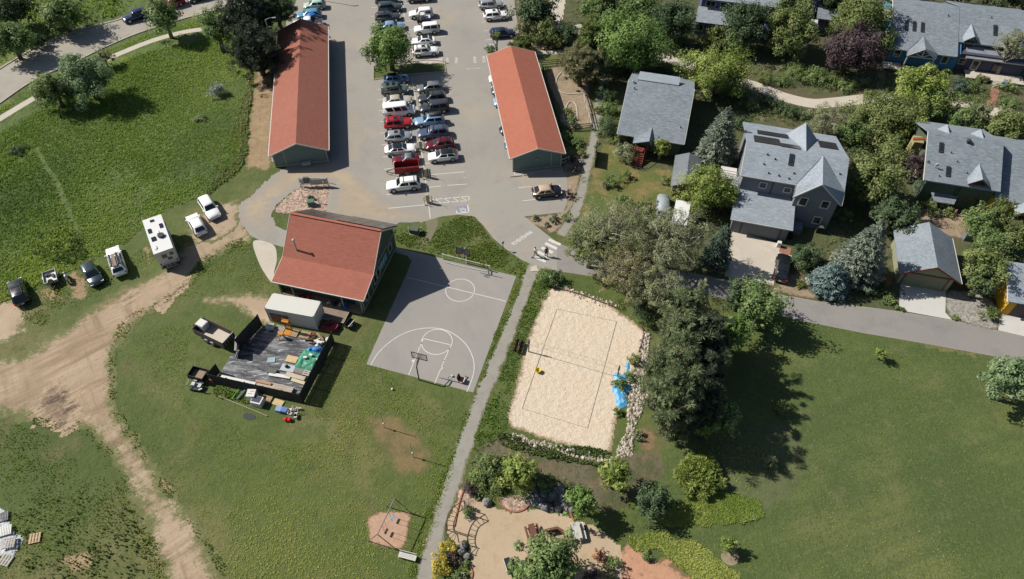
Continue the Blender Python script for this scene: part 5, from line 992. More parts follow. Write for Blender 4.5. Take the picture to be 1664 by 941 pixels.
# motorhome: slide-in camper body
ra, rb = q0(905, 210), q0(1045, 360)
rvh = h_(q0(1040, 465), q0(955, 220), 1.5); rv0 = G(*q0(1010, 330), 2.9); rv = thing('motorhome', 'tall white motorhome with roof hatches and a bicycle rack, parked between pickup and hatchback', 'motorhome', (rv0.x, rv0.y, .01), rvh, TR)
mb = MB(); mb.box((0, 0, 1.85), (6.3, 2.35, 2.5)); mb.box((2.55, 0, 2.6), (2.4, 2.34, 1.0)); mb.m(1).box((0, 0, .62), (6.1, 2.2, .3)); mb.build('body', [m_white, m_plast], rv)
mb = MB(); mb.slab([(-3.2, -1.2, 3.12), (3.75, -1.2, 3.12), (3.75, 1.2, 3.12), (-3.2, 1.2, 3.12)], .06); mb.build('roof', mat('rv_roof', S(240, 240, 238), rough=.4), rv)
for x, y, a, b, nm in ((3.0, .1, .35, .5, 'roof_hatch'), (1.2, .75, .8, .42, 'roof_hatch'), (1.5, -.75, .8, .42, 'solar_panel'), (-.5, .6, .75, .55, 'roof_hatch'), (.5, -.1, .5, .3, 'roof_vent')): MB().box((x, y, 3.17), (a, b, .1)).build(nm, m_glass if nm != 'roof_vent' else m_plate, rv)
mb = MB(); mb.tube([(-.4, -.35, 3.16), (-.4, -.35, 3.4)], .42, 12); mb.build('air_conditioner', m_plast, rv)
mb = MB(); mb.tube([(-1.9, .6, 3.14), (-2.4, .6, 3.2), (-2.6, .8, 3.2)], .06, 6); mb.build('antenna', m_metal, rv)
for z, y, w, h2_ in ((2.2, .2, .6, .6), (2.3, -.7, .45, .5), (1.6, -.3, .5, .4)): MB().box((-3.165, y, z), (.04, w, h2_)).build('rear_window', m_glass, rv)
mb = MB(); mb.box((.3, -1.19, 2.2), (3.4, .06, .14)); mb.tube([(-1.4, -1.28, 2.75), (2.4, -1.28, 2.75)], .09, 8); mb.build('awning', m_white, rv)
mb = MB(); 
for z in (.65, 1.0): mb.tube([(-3.2, -.9, z), (-3.75, -.8, z), (-3.75, .5, z), (-3.2, .6, z)], .035, 6)
for y in (-.5, 0, .4): mb.tube([(-3.75, y, .6), (-3.75, y, 1.35)], .03, 5)
mb.build('bicycle_rack', m_metal, rv)
mb = MB(); mb.box((-3.3, 0, .55), (.25, 2.3, .22)); mb.build('bumper', m_plast, rv)
for sy in (-1, 1): MB().box((-3.17, sy*1.02, 1.05), (.05, .16, .3)).build('tail_light', m_red_lens, rv)
for x in (-1.6, 2.7):
    for sy in (-1, 1): w_ = MB(); w_.tube([(x, sy*.9, .4), (x, sy*1.19, .4)], .4, 14); w_.m(1).tube([(x, sy*1.1, .4), (x, sy*1.2, .4)], .22, 10); w_.build('wheel', [m_tyre, m_rim], rv)
def wheelset(root, xs, y, r, w=.2):
    for x in xs:
        for sy in (-1, 1): w_ = MB(); w_.tube([(x, sy*(y-w), r), (x, sy*y, r)], r, 14); w_.m(1).tube([(x, sy*(y-w*.5), r), (x, sy*(y+.01), r)], r*.55, 9); w_.build('wheel', [m_tyre, m_rim], root)
def trailer(name, label, px, head, L, W, side, bedz, m_side, m_floor, axles=(0,), z=.6, cat='trailer', tongue=1.3, mesh=False, r=.32, group=None, z0=.01, ramp=False):
    p = G(px[0], px[1], z); t = thing(name, label, cat, (p.x, p.y, z0), head, group)
    MB().box((0, 0, bedz-.05), (L, W, .1)).build('floor', m_floor, t)
    s = MB(); k = .05
    for sy in (-1, 1):
        if mesh:
            for i in range(9): s.box((-L/2+L*i/8, sy*W/2, bedz+side/2), (.06, .05, side))
            s.bar((-L/2, sy*W/2, bedz+side), (L/2, sy*W/2, bedz+side), .07); s.box((0, sy*(W/2-.01), bedz+side*.42), (L, .02, side*.84))
        else: s.box((0, sy*W/2, bedz+side/2-.05), (L+k, k, side+.1))
    s.box((L/2, 0, bedz+side/2-.05), (k, W-k, side+.1)); s.box((-L/2, 0, bedz+side/2-.05), (k, W-k, side+.1)); s.build('side_wall', m_side, t)
    d = MB(); d.bar((L/2+.03, W*.35, bedz-.12), (L/2+tongue, 0, bedz-.14), .07); d.bar((L/2+.03, -W*.35, bedz-.12), (L/2+tongue, 0, bedz-.14), .07); d.tube([(L/2+tongue*.85, .06, .03), (L/2+tongue*.85, .06, bedz+.15)], .035, 6); d.build('drawbar', m_plast, t)
    wheelset(t, axles, W/2+.22, r)
    fd = MB()
    for x in axles:
        for sy in (-1, 1): fd.tube([(x-r*1.1, sy*(W/2+.12), r*1.3), (x-r*.6, sy*(W/2+.12), r*2.12), (x+r*.6, sy*(W/2+.12), r*2.12), (x+r*1.1, sy*(W/2+.12), r*1.3)], .07, 4)
    fd.build('mudguard', m_metal, t); return t
trailer('cargo_trailer', 'red steel cargo trailer with tall sides parked between the roadster and the white SUV', (661, 272), LF, 3.5, 1.7, 1.0, .6, mat('red_steel', S(176, 46, 44), [(S(140, 36, 36), 2, .5, .7, .6)], rough=.6), m_darkwood, (0,), mesh=True, z=.9, z0=.022)
tw = trailer('utility_trailer', 'small white bedded trailer with a spare wheel, next to the motorcycle', q0(322, 592), h_(q0(315, 540), q0(340, 660)), 2.1, 1.5, .3, .6, m_metal, m_white, (-.2,), group=TR, tongue=1.0)
mb = MB(); mb.tube([(1.0, 0, .75), (1.1, 0, .95)], .33, 14); mb.build('spare_wheel', m_tyre, tw)
ju = MB(); rr = random.Random(8)
for i in range(9): ju.box((rr.uniform(-.5, .4), rr.uniform(-.45, .45), .12), (rr.uniform(.2, .5), rr.uniform(.1, .3), rr.uniform(.1, .3)), rr.random()*3)
ju = ju.build('scrap_heap', m_plast); p = G(*q0(320, 580), .7); place(ju, (p.x, p.y, .61), .4); tag(ju, 'heap of dark scrap on the small white bedded trailer', 'scrap')
tb_ = trailer('livestock_trailer', 'long grey open trailer with tall sides standing left of the storage yard', (347, 540), h_((372, 552), (322, 528)), 4.6, 1.85, .95, .65, mat('weathered_ply', S(92, 82, 78), [(S(70, 64, 62), 1.5, .5, .7, .7)]), mat('pale_floor', S(214, 204, 188), [(S(180, 164, 142), .9, .5, .7, .6)]), (-.45, .45), z=1.2, tongue=1.2)
mb = MB()
for u in (-.6, -.2, .2, .6): mb.box((-2.32, u, 1.15), (.06, .05, .95))
mb.bar((-2.33, -.9, 1.62), (-2.33, .9, 1.62), .07); mb.build('tailgate', m_metal, tb_)
td = trailer('dump_trailer', 'small black tipping trailer with tall sides near the corner of the storage yard', (322, 607), h_((310, 604), (334, 610)), 1.9, 1.3, .55, .6, m_black, m_timber, (0,), z=.9, tongue=1.1, r=.28)
tl_ = trailer('flat_trailer', 'low grey wooden trailer under the half bare trees in the yard', (1044, 337), R(6), 2.9, 1.35, .25, .5, mat('grey_boards', S(132, 122, 112)), m_timber, (0,), z=.6, tongue=1.2, r=.28)
# small cab buggy and motorcycle
p = G(688.5, 32, .6); bg = thing('utility_buggy', 'small black utility buggy with a blue and white cargo box in the east bays', 'buggy', (p.x, p.y, .022), LF)
mb = MB(); mb.box((.0, 0, .5), (2.5, 1.2, .3)); mb.box((.95, 0, .75), (.6, 1.1, .3), top=(.7, .9)); mb.box((.1, 0, .75), (.6, 1.1, .25)); mb.box((-.12, 0, 1.05), (.12, 1.1, .5)); mb.build('body', m_black, bg)
mb = MB()
for x in (.7, -.2):
    for sy in (-1, 1): mb.bar((x, sy*.55, .7), (x*.7, sy*.5, 1.75), .05)
mb.box((.15, 0, 1.78), (.8, 1.1, .04)); mb.build('roll_cage', m_trim, bg)
mb = MB(); mb.box((-.8, 0, .85), (.9, 1.15, .5)); mb.m(1).box((-.8, 0, 1.13), (.88, 1.1, .05)); mb.build('cargo_box', [mat('box_blue', S(70, 90, 190)), m_white], bg); wheelset(bg, (-.85, .85), .68, .3)
p = G(*q0(428, 600), .4); mc = thing('motorcycle', 'grey motorcycle leaning on its stand between trailer and slate sedan', 'motorcycle', (p.x, p.y, .01), h_(q0(440, 632), q0(412, 562), .4), TR)
mb = MB(); mb.ball((.12, 0, .82), .25, 10, 6, (1.3, .75, .8)); mb.bar((-.1, 0, .5), (.45, 0, .55), .25, .3); mb.bar((.62, 0, .95), (.75, 0, .35), .07); mb.ball((.62, 0, .95), .16, 8, 5); mb.bar((-.75, 0, .68), (-.2, 0, .55), .16, .1); mb.build('body', m_metal, mc)
mb = MB(); mb.box((-.35, 0, .8), (.65, .26, .1)); mb.build('seat', m_black, mc); mb = MB(); mb.tube([(.5, -.38, 1.05), (.58, 0, 1.02), (.5, .38, 1.05)], .025, 6); mb.build('handlebar', m_metal, mc)
for x in (-.68, .76): w_ = MB(); w_.tube([(x, -.06, .31), (x, .06, .31)], .31, 16); w_.m(1).tube([(x, -.065, .31), (x, .065, .31)], .2, 12); w_.build('wheel', [m_tyre, m_rim], mc)
# covered car and box trailer in the yard
p = G(1078, 329, 1.2); cc = thing('covered_car', 'car under a silver grey cover beside the white box trailer', 'car', (p.x, p.y, .01), h_((1077, 345), (1080, 312))); m_cov = mat('silver_cover', S(168, 176, 180), [(S(130, 138, 142), 1.4, .5, .7, .6)], rough=.5, bumps=[(2.5, .6, .1)])
mb = MB(); V = []; sec = [(-2.1, .75, .2, .9), (-1.9, .9, .1, 1.15), (-1.1, .92, .1, 1.72), (.3, .92, .1, 1.78), (1.0, .92, .1, 1.25), (1.9, .85, .1, 1.0), (2.1, .6, .2, .7)]
for x, w, z0_, z1_ in sec: V += [(x, -w, z0_), (x, -w, z1_*.6), (x, -w*.7, z1_), (x, w*.7, z1_), (x, w, z1_*.6), (x, w, z0_)]
F = [(i*6+k, (i+1)*6+k, (i+1)*6+k+1, i*6+k+1) for i in range(len(sec)-1) for k in range(5)]+[(0, 1, 2, 3, 4, 5), tuple(range(41, 35, -1))]
mb.add(V, F).build('cover', m_cov, cc, True); MB().box((-1.95, 0, .95), (.2, 1.3, .5)).build('rear_window', m_plast, cc); wheelset(cc, (-1.3, 1.3), .92, .32)
p = G(1107, 346, 2.3); bt = thing('box_trailer', 'plain white box trailer in the yard beside the covered car', 'trailer', (p.x, p.y, .01), h_((1101, 375), (1112, 318), 2.3))
MB().box((0, 0, 1.4), (4.6, 1.95, 1.85)).build('body', m_white, bt); MB().box((0, 0, 2.345), (4.66, 2.0, .05)).build('roof', MATS['rv_roof'], bt); wheelset(bt, (-.4, .5), 1.02, .33)
mb = MB(); mb.bar((2.3, .6, .45), (3.4, 0, .45), .08); mb.bar((2.3, -.6, .45), (3.4, 0, .45), .08); mb.build('drawbar', m_plast, bt); mb = MB()
for i in range(5): mb.box((-1.8+.9*i, -.985, 1.4), (.05, .03, 1.7))
mb.build('side_rib', m_metal, bt)
# ------------------------------------------------------------------ storage yard
YA = R(-13.7); yc, ys = math.cos(YA), math.sin(YA); Y0 = G(345, 622)
def yl(u, v): return (Y0.x+u*yc-v*ys, Y0.y+u*ys+v*yc)
m_sheet = mat('black_plastic_sheet', (.04, .042, .046), [((.17, .175, .185), .9, .47, .62, .85, 'noise', (.3, 1.6, 1), R(-8)), ((.36, .365, .38), 2.2, .57, .66, .85, 'noise', (.3, 1.4, 1), R(8)), (S(158, 128, 100), .16, .6, .64, .9, 'noise', (.45, 2.2, 1), R(-16))], rough=.38, spec=.6, bumps=[(.9, .8, .14, 'noise', (.4, 1.5, 1), R(-10)), (3, .6, .05, 'noise', (.4, 1.4, 1), R(12))])
struct(flat('yard_sheeting', None, .020, m_sheet, world_pts=[yl(.3, .1), yl(11.1, .1), yl(11.0, 8.0), yl(2.0, 8.7), yl(.2, 4.0)]))
def fence(name, label, a, b, h, seg=2.4, m=m_darkwood, gap=0.0, z0=0):
    """board fence: posts and one board panel per bay"""
    ax_, ay = yl(*a); bx, by = yl(*b); L = math.hypot(bx-ax_, by-ay); t = thing(name, label, 'fence', (ax_, ay, z0), math.atan2(by-ay, bx-ax_)); n = max(1, round(L/seg)); rr = random.Random(int(L*100))
    for i in range(n):
        p = MB(); x = L*i/n; k = int(L/n/.16)
        for j in range(k): p.box((x+L/n*(j+.5)/k, 0, .08+h/2+rr.uniform(-.04, .03)), (L/n/k-.012, .03, h))
        p.bar((x, .035, h*.25), (x+L/n, .035, h*.25), .04, .09); p.bar((x, .035, h*.85), (x+L/n, .035, h*.85), .04, .09); p.build('board_panel', m, t)
    for i in range(n+1): MB().box((L*i/n, .09, h/2), (.1, .1, h)).build('post', m, t)
    return t
fence('board_fence', 'dark board fence along the lower side of the storage yard', (0, 0), (11.2, 0), 1.75)
fence('board_fence', 'dark board fence along the right side of the storage yard, facing the ball court', (11.25, .05), (11.35, 8.6), 2.0)
fence('board_fence', 'short stub of dark fence at the left corner of the storage yard', (-.05, .1), (.2, 1.5), 1.75, 1.4)
fence('board_fence', 'dark fence between the livestock trailer and the storage yard', (1.0, 4.9), (1.9, 8.8), 2.2, 2.0)
# container
co = G(430, 500, 2.6); ct = thing('shipping_container', 'cream white shipping container in front of the hall porch', 'container', (co.x, co.y, .01), R(-12.3))
mb = MB(); mb.box((3.1, 1.12, 1.33), (6.1, 2.3, 2.4)); mb.build('body', m_cream, ct); mb = MB(); mb.box((3.1, 1.12, 2.56), (6.2, 2.4, .08)); mb.build('roof', m_cream, ct)
mb = MB()
for u in (.05, 6.15):
    for v in (0, 2.24): mb.box((u, v, 1.3), (.14, .14, 2.6))
mb.bar((.05, -.03, 2.52), (6.15, -.03, 2.52), .1, .12); mb.bar((.05, -.03, .1), (6.15, -.03, .1), .1, .16); mb.build('corner_post', m_cream, ct); mb = MB(); mb.box((1.55, -.075, .95), (2.3, .05, 1.6)); mb.build('patch_panel', m_rust, ct)
def px3(px, py, z=0.02): p = G(px, py, z); return (p.x, p.y, z)
def single(name, mb, m, label, cat, px, z=.02, rz=0.0, group=None, smooth=False, kz=None):
    o = mb.build(name, m, None, smooth); p = G(px[0], px[1], z if kz is None else kz); place(o, (p.x, p.y, z), rz); return tag(o, label, cat, group)
def pallet(label, px, rz, m=m_timber, z=.02, n=7, w=1.2, d=1.0, group='wooden pallets'):
    p = G(px[0], px[1], z); t = thing('pallet', label, 'pallet', (p.x, p.y, z), rz, group); mb = MB()
    for i in range(n): mb.box((-w/2+w*(i+.5)/n, 0, .13), (w/n*.68, d, .025))
    mb.build('deck_board', m, t); mb = MB()
    for y in (-d/2+.05, 0, d/2-.05): mb.box((0, y, .065), (w, .09, .1))
    mb.build('stringer', m, t); return t
m_tan = mat('new_pallet_wood', S(206, 180, 146), [(S(176, 150, 118), 2, .5, .7, .6)]); m_gwood = mat('grey_pallet_wood', S(196, 190, 180), [(S(160, 154, 146), 2, .5, .7, .6)]); m_ply = mat('plywood', S(218, 192, 146), [(S(196, 168, 124), 1.2, .5, .7, .6)])
pallet('pale wooden pallet against the container, left of the yellow lift', (455, 536), YA, m_gwood); pallet('tan pallet at the foot of the container, left of two', (477, 542), YA, m_tan); pallet('tan pallet at the foot of the container, right of two', (496, 545), YA, m_tan)
p = G(470, 538, .02); fl = thing('mast_lift', 'yellow mast lift leaning at the container', 'lift', (p.x, p.y, .02), YA); m_or = mat('orange_paint', S(214, 140, 40), [(S(170, 100, 30), 2, .55, .75, .6)], rough=.5)
mb = MB()
for x in (-.38, .38): mb.box((x, .1, 1.1), (.1, .12, 2.2))
for z in (.3, 1.2, 2.1): mb.box((0, .1, z), (.76, .1, .1))
mb.build('mast', m_or, fl); mb = MB(); mb.box((0, -.3, .12), (.9, .8, .1)); mb.box((0, .0, 1.95), (.85, .4, .2)); mb.build('carriage', m_or, fl)
mb = MB(); mb.box((0, 0, .32), (.9, .62, .56)); mb.m(1).box((0, 0, .605), (.74, .46, .03)); single('sink_cabinet', mb, [m_white, mat('sink_grey', S(176, 186, 178))], 'white tub at the left end of the container', 'tub', (439, 531), .02, YA+.3, kz=.4)
p = G(458, 547, .3); sw = thing('sawhorse', 'orange three legged stand on the black sheeting', 'stand', (p.x, p.y, .02), YA)
mb = MB()
for a in (0, 2.1, 4.2): mb.bar((0, 0, .85), (.5*math.cos(a), .5*math.sin(a), 0), .09)
mb.build('leg', m_or, sw); mb = MB(); mb.box((0, 0, .9), (.6, .4, .12)); mb.build('top', m_or, sw)
# tarpaulins and boards
def heap(name, label, px, rx, ry, h, m, cat='tarpaulin', z=.02, rz=YA, seed=1, box=0):
    rng = np.random.default_rng(seed); n = 22; X, Y = np.meshgrid(np.linspace(-1, 1, n), np.linspace(-1, 1, n), indexing='ij')
    r_ = np.maximum(abs(X), abs(Y))**3 if box else np.sqrt(X*X+Y*Y)
    Z = h*np.clip(1.15-r_*1.1, 0, 1)**.5*(1+.35*fnoise(X*2+seed, Y*2, 1.2, seed))+.03; wob = 1+.12*fnoise(X*1.5, Y*1.5, 1.3, seed+5)
    V = np.stack([X*rx*wob, Y*ry*wob, np.clip(Z, .01, 9)], 2).reshape(-1, 3); I, J = np.meshgrid(np.arange(n-1), np.arange(n-1), indexing='ij'); I, J = I.ravel(), J.ravel()
    if not box: k = (r_[:-1, :-1].ravel() < 1.05); I, J = I[k], J[k]
    F = np.stack([I*n+J, (I+1)*n+J, (I+1)*n+J+1, I*n+J+1], 1); o = np_mesh(name, V, F, m); o.data.polygons.foreach_set('use_smooth', [True]*len(F)); p = G(px[0], px[1], z+h*.4); place(o, (p.x, p.y, z), rz); return tag(o, label, cat)
m_gtarp = mat('green_tarp', S(76, 158, 128), [(S(60, 134, 108), 1.2, .5, .7, .6)], rough=.5, bumps=[(2.2, .9, .12)]); m_btarp = MATS['blue_tarp']
heap('tarpaulin', 'green tarpaulin draped over a stack in the storage yard', (503, 586), 1.4, 1.35, .7, m_gtarp, box=1, seed=3)
heap('tarpaulin', 'bright blue tarpaulin bundle beside the green one in the storage yard', (516, 569), .95, .55, .75, m_btarp, seed=4)
heap('tarpaulin', 'small turquoise tarpaulin at the left of the blue bundle', (503, 570), .42, .5, .6, mat('turquoise_tarp', S(40, 176, 206), rough=.5, bumps=[(2.2, .8, .1)]), seed=6)
for i, (x, y, q) in enumerate(((505, 577), (496, 581), (517, 584), (505, 574))[j]+(j,) for j in range(3)): single('weight_block', MB().box((0, 0, .06), (.4, .28, .12)), m_white, ('white block at the middle of the green tarpaulin', 'white block at the left of the green tarpaulin', 'white block at the right edge of the green tarpaulin')[q], 'block', (x, y), .9, YA+.3*q)
def board(name, label, px, L, W, h, m, rz=0, z=.02, cat='boards'): return single(name, MB().box((0, 0, h/2), (L, W, h)), m, label, cat, px, z, YA+rz, kz=z+h)
board('plywood_stack', 'tan plywood sheets left of the green tarpaulin', (474, 583.5), 1.35, .9, .25, m_ply, .0)
board('door_panel', 'pale grey panel with a dark knob lying on the sheeting', (468, 598), 1.7, .9, .3, mat('pale_panel', S(196, 204, 208)), .02); single('knob', MB().ball((0, 0, .12), .22, 8, 5), m_darktrim, 'dark round lump on the pale grey panel', 'lump', (466, 596), .34)
board('sheet_metal_stack', 'grey green metal sheets right of the pale panel', (488, 600), 1.4, 1.0, .35, mat('grey_green', S(134, 142, 136), [(S(164, 168, 162), 1, .5, .7, .6)])); pallet('grey slatted frame at the right fence of the storage yard', (503, 603), YA+1.57, m_gwood, .3, 6, 1.5, 1.1)
board('plank_stack', 'long white planks in the middle of the storage yard', (454, 610), 2.6, .42, .25, m_white, .06); board('plank_stack', 'pale planks right of the long white planks', (480, 611), 2.4, .55, .3, mat('pale_boards', S(206, 196, 176), [(S(170, 150, 130), 1.5, .5, .7, .6)]), -.05); board('plank_stack', 'cream boards lying below the pale planks', (486, 620), 2.0, .4, .2, mat('cream_boards', S(216, 206, 170)), -.08)
board('lumber_pile', 'long stripped boards along the lower fence of the storage yard', (445, 627), 4.6, .7, .35, mat('striped_boards', S(196, 186, 170), [(S(150, 128, 108), 1.2, .5, .64, .7, 'noise', (.3, 6, 1), R(0))]), .0); board('plank_stack', 'white timber along the lower fence at the left', (387, 617), 4.2, .3, .3, m_white, .0, 1.2); board('plank_stack', 'orange brown planks on top of the stripped boards', (428, 621), 1.9, .3, .12, mat('orange_boards', S(190, 150, 120)), 0, .4)
board('mat_stack', 'dark grey mats left of the long white planks', (442, 602.5), 1.0, .6, .3, mat('dull_mat', S(112, 114, 108))); board('board', 'brown board among the pale planks', (486, 607), 1.1, .25, .4, mat('brown_board', S(140, 106, 92)), -.05)
ju = MB(); rr = random.Random(5)
for i in range(12): ju.m(i % 3).box((rr.uniform(-1.1, 1.0), rr.uniform(-.7, .7), rr.uniform(.1, .5)), (rr.uniform(.2, 1.4), rr.uniform(.08, .3), rr.uniform(.08, .4)), rr.uniform(-.6, 1))
single('scrap_heap', ju, [m_timber, m_redstep, m_white], 'heap of brown and white scrap wood in the upper right corner of the storage yard', 'scrap', (516, 552), .02, YA, kz=.3)
single('drum', MB().tube([(0, 0, 0), (0, 0, .85)], .32, 12), m_white, 'white drum at the fence corner of the storage yard', 'drum', (533, 551), .02, kz=.85)
single('loose_sheet', MB().slab([(-.5, -.4, .05), (.5, -.35, .08), (.4, .4, .06), (-.45, .3, .1)], .02), mat('pale_blue_sheet', S(170, 190, 196)), 'crumpled pale blue scrap lying on the black sheeting', 'scrap', (441, 585), .02)
# white framed panel leaning at the left entrance, car parts beside it
p = G(387, 566, .5); lp = thing('leaning_panel', 'white framed dark panel leaning at the entrance of the storage yard', 'panel', (p.x, p.y, .02), YA+R(115)); M_ = Matrix.Rotation(R(28), 3, 'X')
MB().box((0, 0, .75), (1.9, .1, 1.3), M=M_).build('panel', m_black, lp); mb = MB()
for a, b in (((0, 0, 1.42), (2.0, .2, .12)), ((-.98, 0, .75), (.1, .18, 1.4)), ((.98, 0, .75), (.1, .18, 1.4))): mb.box(a, b, M=M_)
for i in range(len(mb.v)): q = Vector(mb.v[i]); mb.v[i] = tuple(q)
mb.build('frame', m_trim, lp)
single('tyre', MB().tube([(0, 0, 0), (0, 0, .22)], .36, 14), m_tyre, 'loose tyre in the shade behind the leaning panel', 'tyre', (399, 553), .02)
# red mower deck, wheelbarrow, porch things
p = G(537, 529, .4); rm = thing('mower_deck', 'dark red rotary mower implement on the grass at the corner of the container', 'mower', (p.x, p.y, .02), YA); mb = MB(); m_redp = mat('mower_red', S(150, 36, 44), [(S(116, 30, 36), 2, .5, .7, .6)], rough=.5)
mb.prism([(-1.0, -.55), (-.2, -.85), (.8, -.7), (1.0, .1), (.6, .75), (-.4, .7)], .2, .55); mb.bar((-1.0, .1, .5), (-1.75, .25, .5), .12); mb.build('deck', m_redp, rm); mb = MB(); mb.tube([(-.1, 0, .55), (-.1, 0, .85)], .22, 9); mb.bar((-.6, -.3, .62), (.4, .3, .62), .1); mb.build('gearbox', m_plast, rm); wheelset(rm, (.95,), .35, .22, .14)
p = G(568, 526, .45); wb = thing('garden_cart', 'black garden cart with a pale handle on the grass below the hall porch', 'cart', (p.x, p.y, .02), YA+R(75)); mb = MB(); mb.box((0, 0, .42), (1.25, .6, .06)); 
for y in (-.3, .3): mb.box((0, y, .56), (1.25, .05, .28))
for x in (-.62, .62): mb.box((x, 0, .56), (.05, .6, .28))
mb.build('tray', m_black, wb); MB().bar((-.6, -.36, .74), (.6, -.36, .74), .07).build('handle', m_trim, wb); wheelset(wb, (-.4, .4), .4, .2, .1)
rp = MB(); rp.box((7.5, -.95, .3), (3.9, 1.9, .1)); o = rp.build('ramp', mat('ramp_boards', S(150, 132, 116), [(S(130, 112, 98), 1, .5, .7, .6)]), hall)
rp = MB(); rp.bar((5.6, -1.92, .25), (9.5, -1.92, .25), .08, .16); rp.bar((9.48, -1.9, .3), (9.48, 0, .3), .08, .1); rp.build('ramp_edge', m_beige, hall); rp = MB(); rp.box((5.6, .55, .18), (10.8, 1.1, .3)); rp.build('porch_floor', m_timber, hall)
rng_ = random.Random(12)
for i, (u, lb, mm) in enumerate(((3.0, 'red toolbox on the shaded hall porch', m_redp), (3.9, 'bright red can on the shaded hall porch', mat('bright_red', S(220, 40, 36))), (6.6, 'grey bags in a heap on the hall porch', m_metal), (7.4, 'black bags on the hall porch beside the grey heap', m_black), (8.1, 'pale sack on the hall porch next to the black bags', m_beige), (8.8, 'dark blue crate on the hall porch near the door', m_btarp))):
    mb = MB(); mb.ball((0, 0, .22), .3, 9, 6, (1.2, .7, .8), .2, i) if i not in (0, 5) else mb.box((0, 0, .2), (.8, .35, .4)); o = mb.build('bag' if i not in (0, 5) else 'crate', mm); q = hall.matrix_basis @ Vector((u, .5, .34)); q = Vector((ho.x, ho.y, 0))+Matrix.Rotation(R(-14.6), 3, 'Z') @ Vector((u, .45, .34)); place(o, q, .3*i); tag(o, lb, 'bag' if i not in (0, 5) else 'crate')
# things along the outside of the lower fence
p = G(410, 643, .5); fr = thing('freezer', 'upright white cabinet with its back on the grass outside the lower fence', 'cabinet', (p.x, p.y, .02), YA+.2); MB().box((0, 0, .55), (.95, .95, 1.1)).build('body', m_white, fr); MB().bar((-.3, -.1, 1.12), (.1, -.1, 1.12), .08, .05).bar((-.1, .2, 1.12), (.3, .2, 1.12), .08, .05).build('handle', m_metal, fr)
p = G(419, 653, .4); wm = thing('chest', 'white chest with a dark blue grey lid outside the lower fence', 'chest', (p.x, p.y, .02), YA); MB().box((0, 0, .42), (1.2, .95, .84)).build('body', m_white, wm); MB().box((-.06, .06, .86), (.95, .75, .04)).build('lid', mat('slate_lid', S(78, 86, 108)), wm)
single('pipe', MB().tube([(0, -.75, .14), (0, .75, .14)], .14, 9), mat('grey_pipe', S(120, 136, 140)), 'short grey pipe lying outside the lower fence', 'pipe', (393, 640), .02, YA-.25, kz=.2); single('pipe', MB().tube([(0, -.7, .06), (0, .7, .06)], .05, 6), mat('lime_pipe', S(110, 200, 70)), 'lime green rod lying in the weeds outside the lower fence', 'rod', (382.5, 638), .1, YA-.1, kz=.3)
ju = MB(); rr = random.Random(9)
for i in range(16):
    a = rr.uniform(0, 6.28); x, y = rr.uniform(-.4, .9), rr.uniform(-.6, .7); ju.m(i % 2).tube([(x, y, .1), (x+.5*math.cos(a), y+.5*math.sin(a), rr.uniform(.2, .7))], .045, 5)
for i in range(5): ju.m(0).box((rr.uniform(-.4, .5), rr.uniform(-.6, .5), .3), (.5, .3, .2), rr.random()*3)
single('scrap_heap', ju, [m_white, m_metal], 'tangle of white frames at the lower right corner of the storage yard', 'scrap', (476, 668), .02, YA, kz=.4)
single('bin', MB().box((0, 0, .25), (.6, .55, .5), top=(1.1, 1.1)), mat('pale_blue_bin', S(150, 176, 214)), 'pale blue bin beside the white tangle, left of two', 'bin', (453, 664.5), .02, YA, kz=.4); single('bin', MB().box((0, 0, .25), (.6, .55, .5), top=(1.1, 1.1)), mat('mid_blue_bin', S(104, 138, 196)), 'mid blue bin beside the white tangle, right of two', 'bin', (462, 666), .02, YA, kz=.4)
p = G(467, 681.5, .3); rc_ = MB(); rc_.ball((-.2, 0, .22), .26, 9, 6, (1, 1, .85)).ball((.22, .05, .22), .26, 9, 6, (1, 1, .85)); single('cushion', rc_, MATS['bright_red'], 'pair of bright red seats at the lower edge of the white tangle', 'cushion', (467, 681.5), .02, YA, kz=.3, smooth=True)
board('board', 'weathered boards on the grass outside the lower fence', (452, 654), 1.2, .75, .1, m_ply, -.1); pallet('pale slatted rack behind the white chest', (434, 648), YA, m_tan)
lt = MB(); lt.bar((0, 0, .06), (6.6, -.25, .06), .12, .1); single('edging_log', lt, mat('grey_log', S(150, 142, 116)), 'long grey edging timber in the grass outside the lower fence', 'timber', (355, 644), .02, YA-.12)
single('burn_patch', MB().prism([(.75*math.cos(t/9*6.28)*(1+.15*math.sin(t*2.3)), .42*math.sin(t/9*6.28), ) for t in range(9)], 0, .015), mat('dark_rubber', S(72, 76, 76)), 'dark oval rubber mat lying on the lawn', 'mat', (404.5, 677), .012, YA)
p = G(320, 627, .4); at = thing('garden_machine', 'grey tracked garden machine with bars beside the tipping trailer', 'machine', (p.x, p.y, .02), YA+.1); mb = MB(); mb.box((0, 0, .4), (1.1, .5, .35)); mb.box((-.3, 0, .68), (.4, .45, .3)); mb.build('body', m_metal, at); mb = MB()
for y in (-.42, .42): mb.box((0, y, .22), (1.3, .22, .42))
mb.build('track', m_plast, at); mb = MB(); mb.tube([(-.5, -.4, .5), (-.9, -.4, .95), (-.9, .4, .95), (-.5, .4, .5)], .04, 6); mb.bar((.5, -.55, .5), (.95, -.45, .7), .12); mb.build('handlebar', m_metal, at)
single('drum', MB().tube([(0, 0, .0), (0, 0, .7)], .3, 12).tube([(-.1, .3, .5), (.2, -.3, .75)], .05, 5), mat('rusty_red', S(160, 80, 56)), 'rusty red roller at the left corner of the board fence', 'roller', (345, 617), .02, kz=.4)
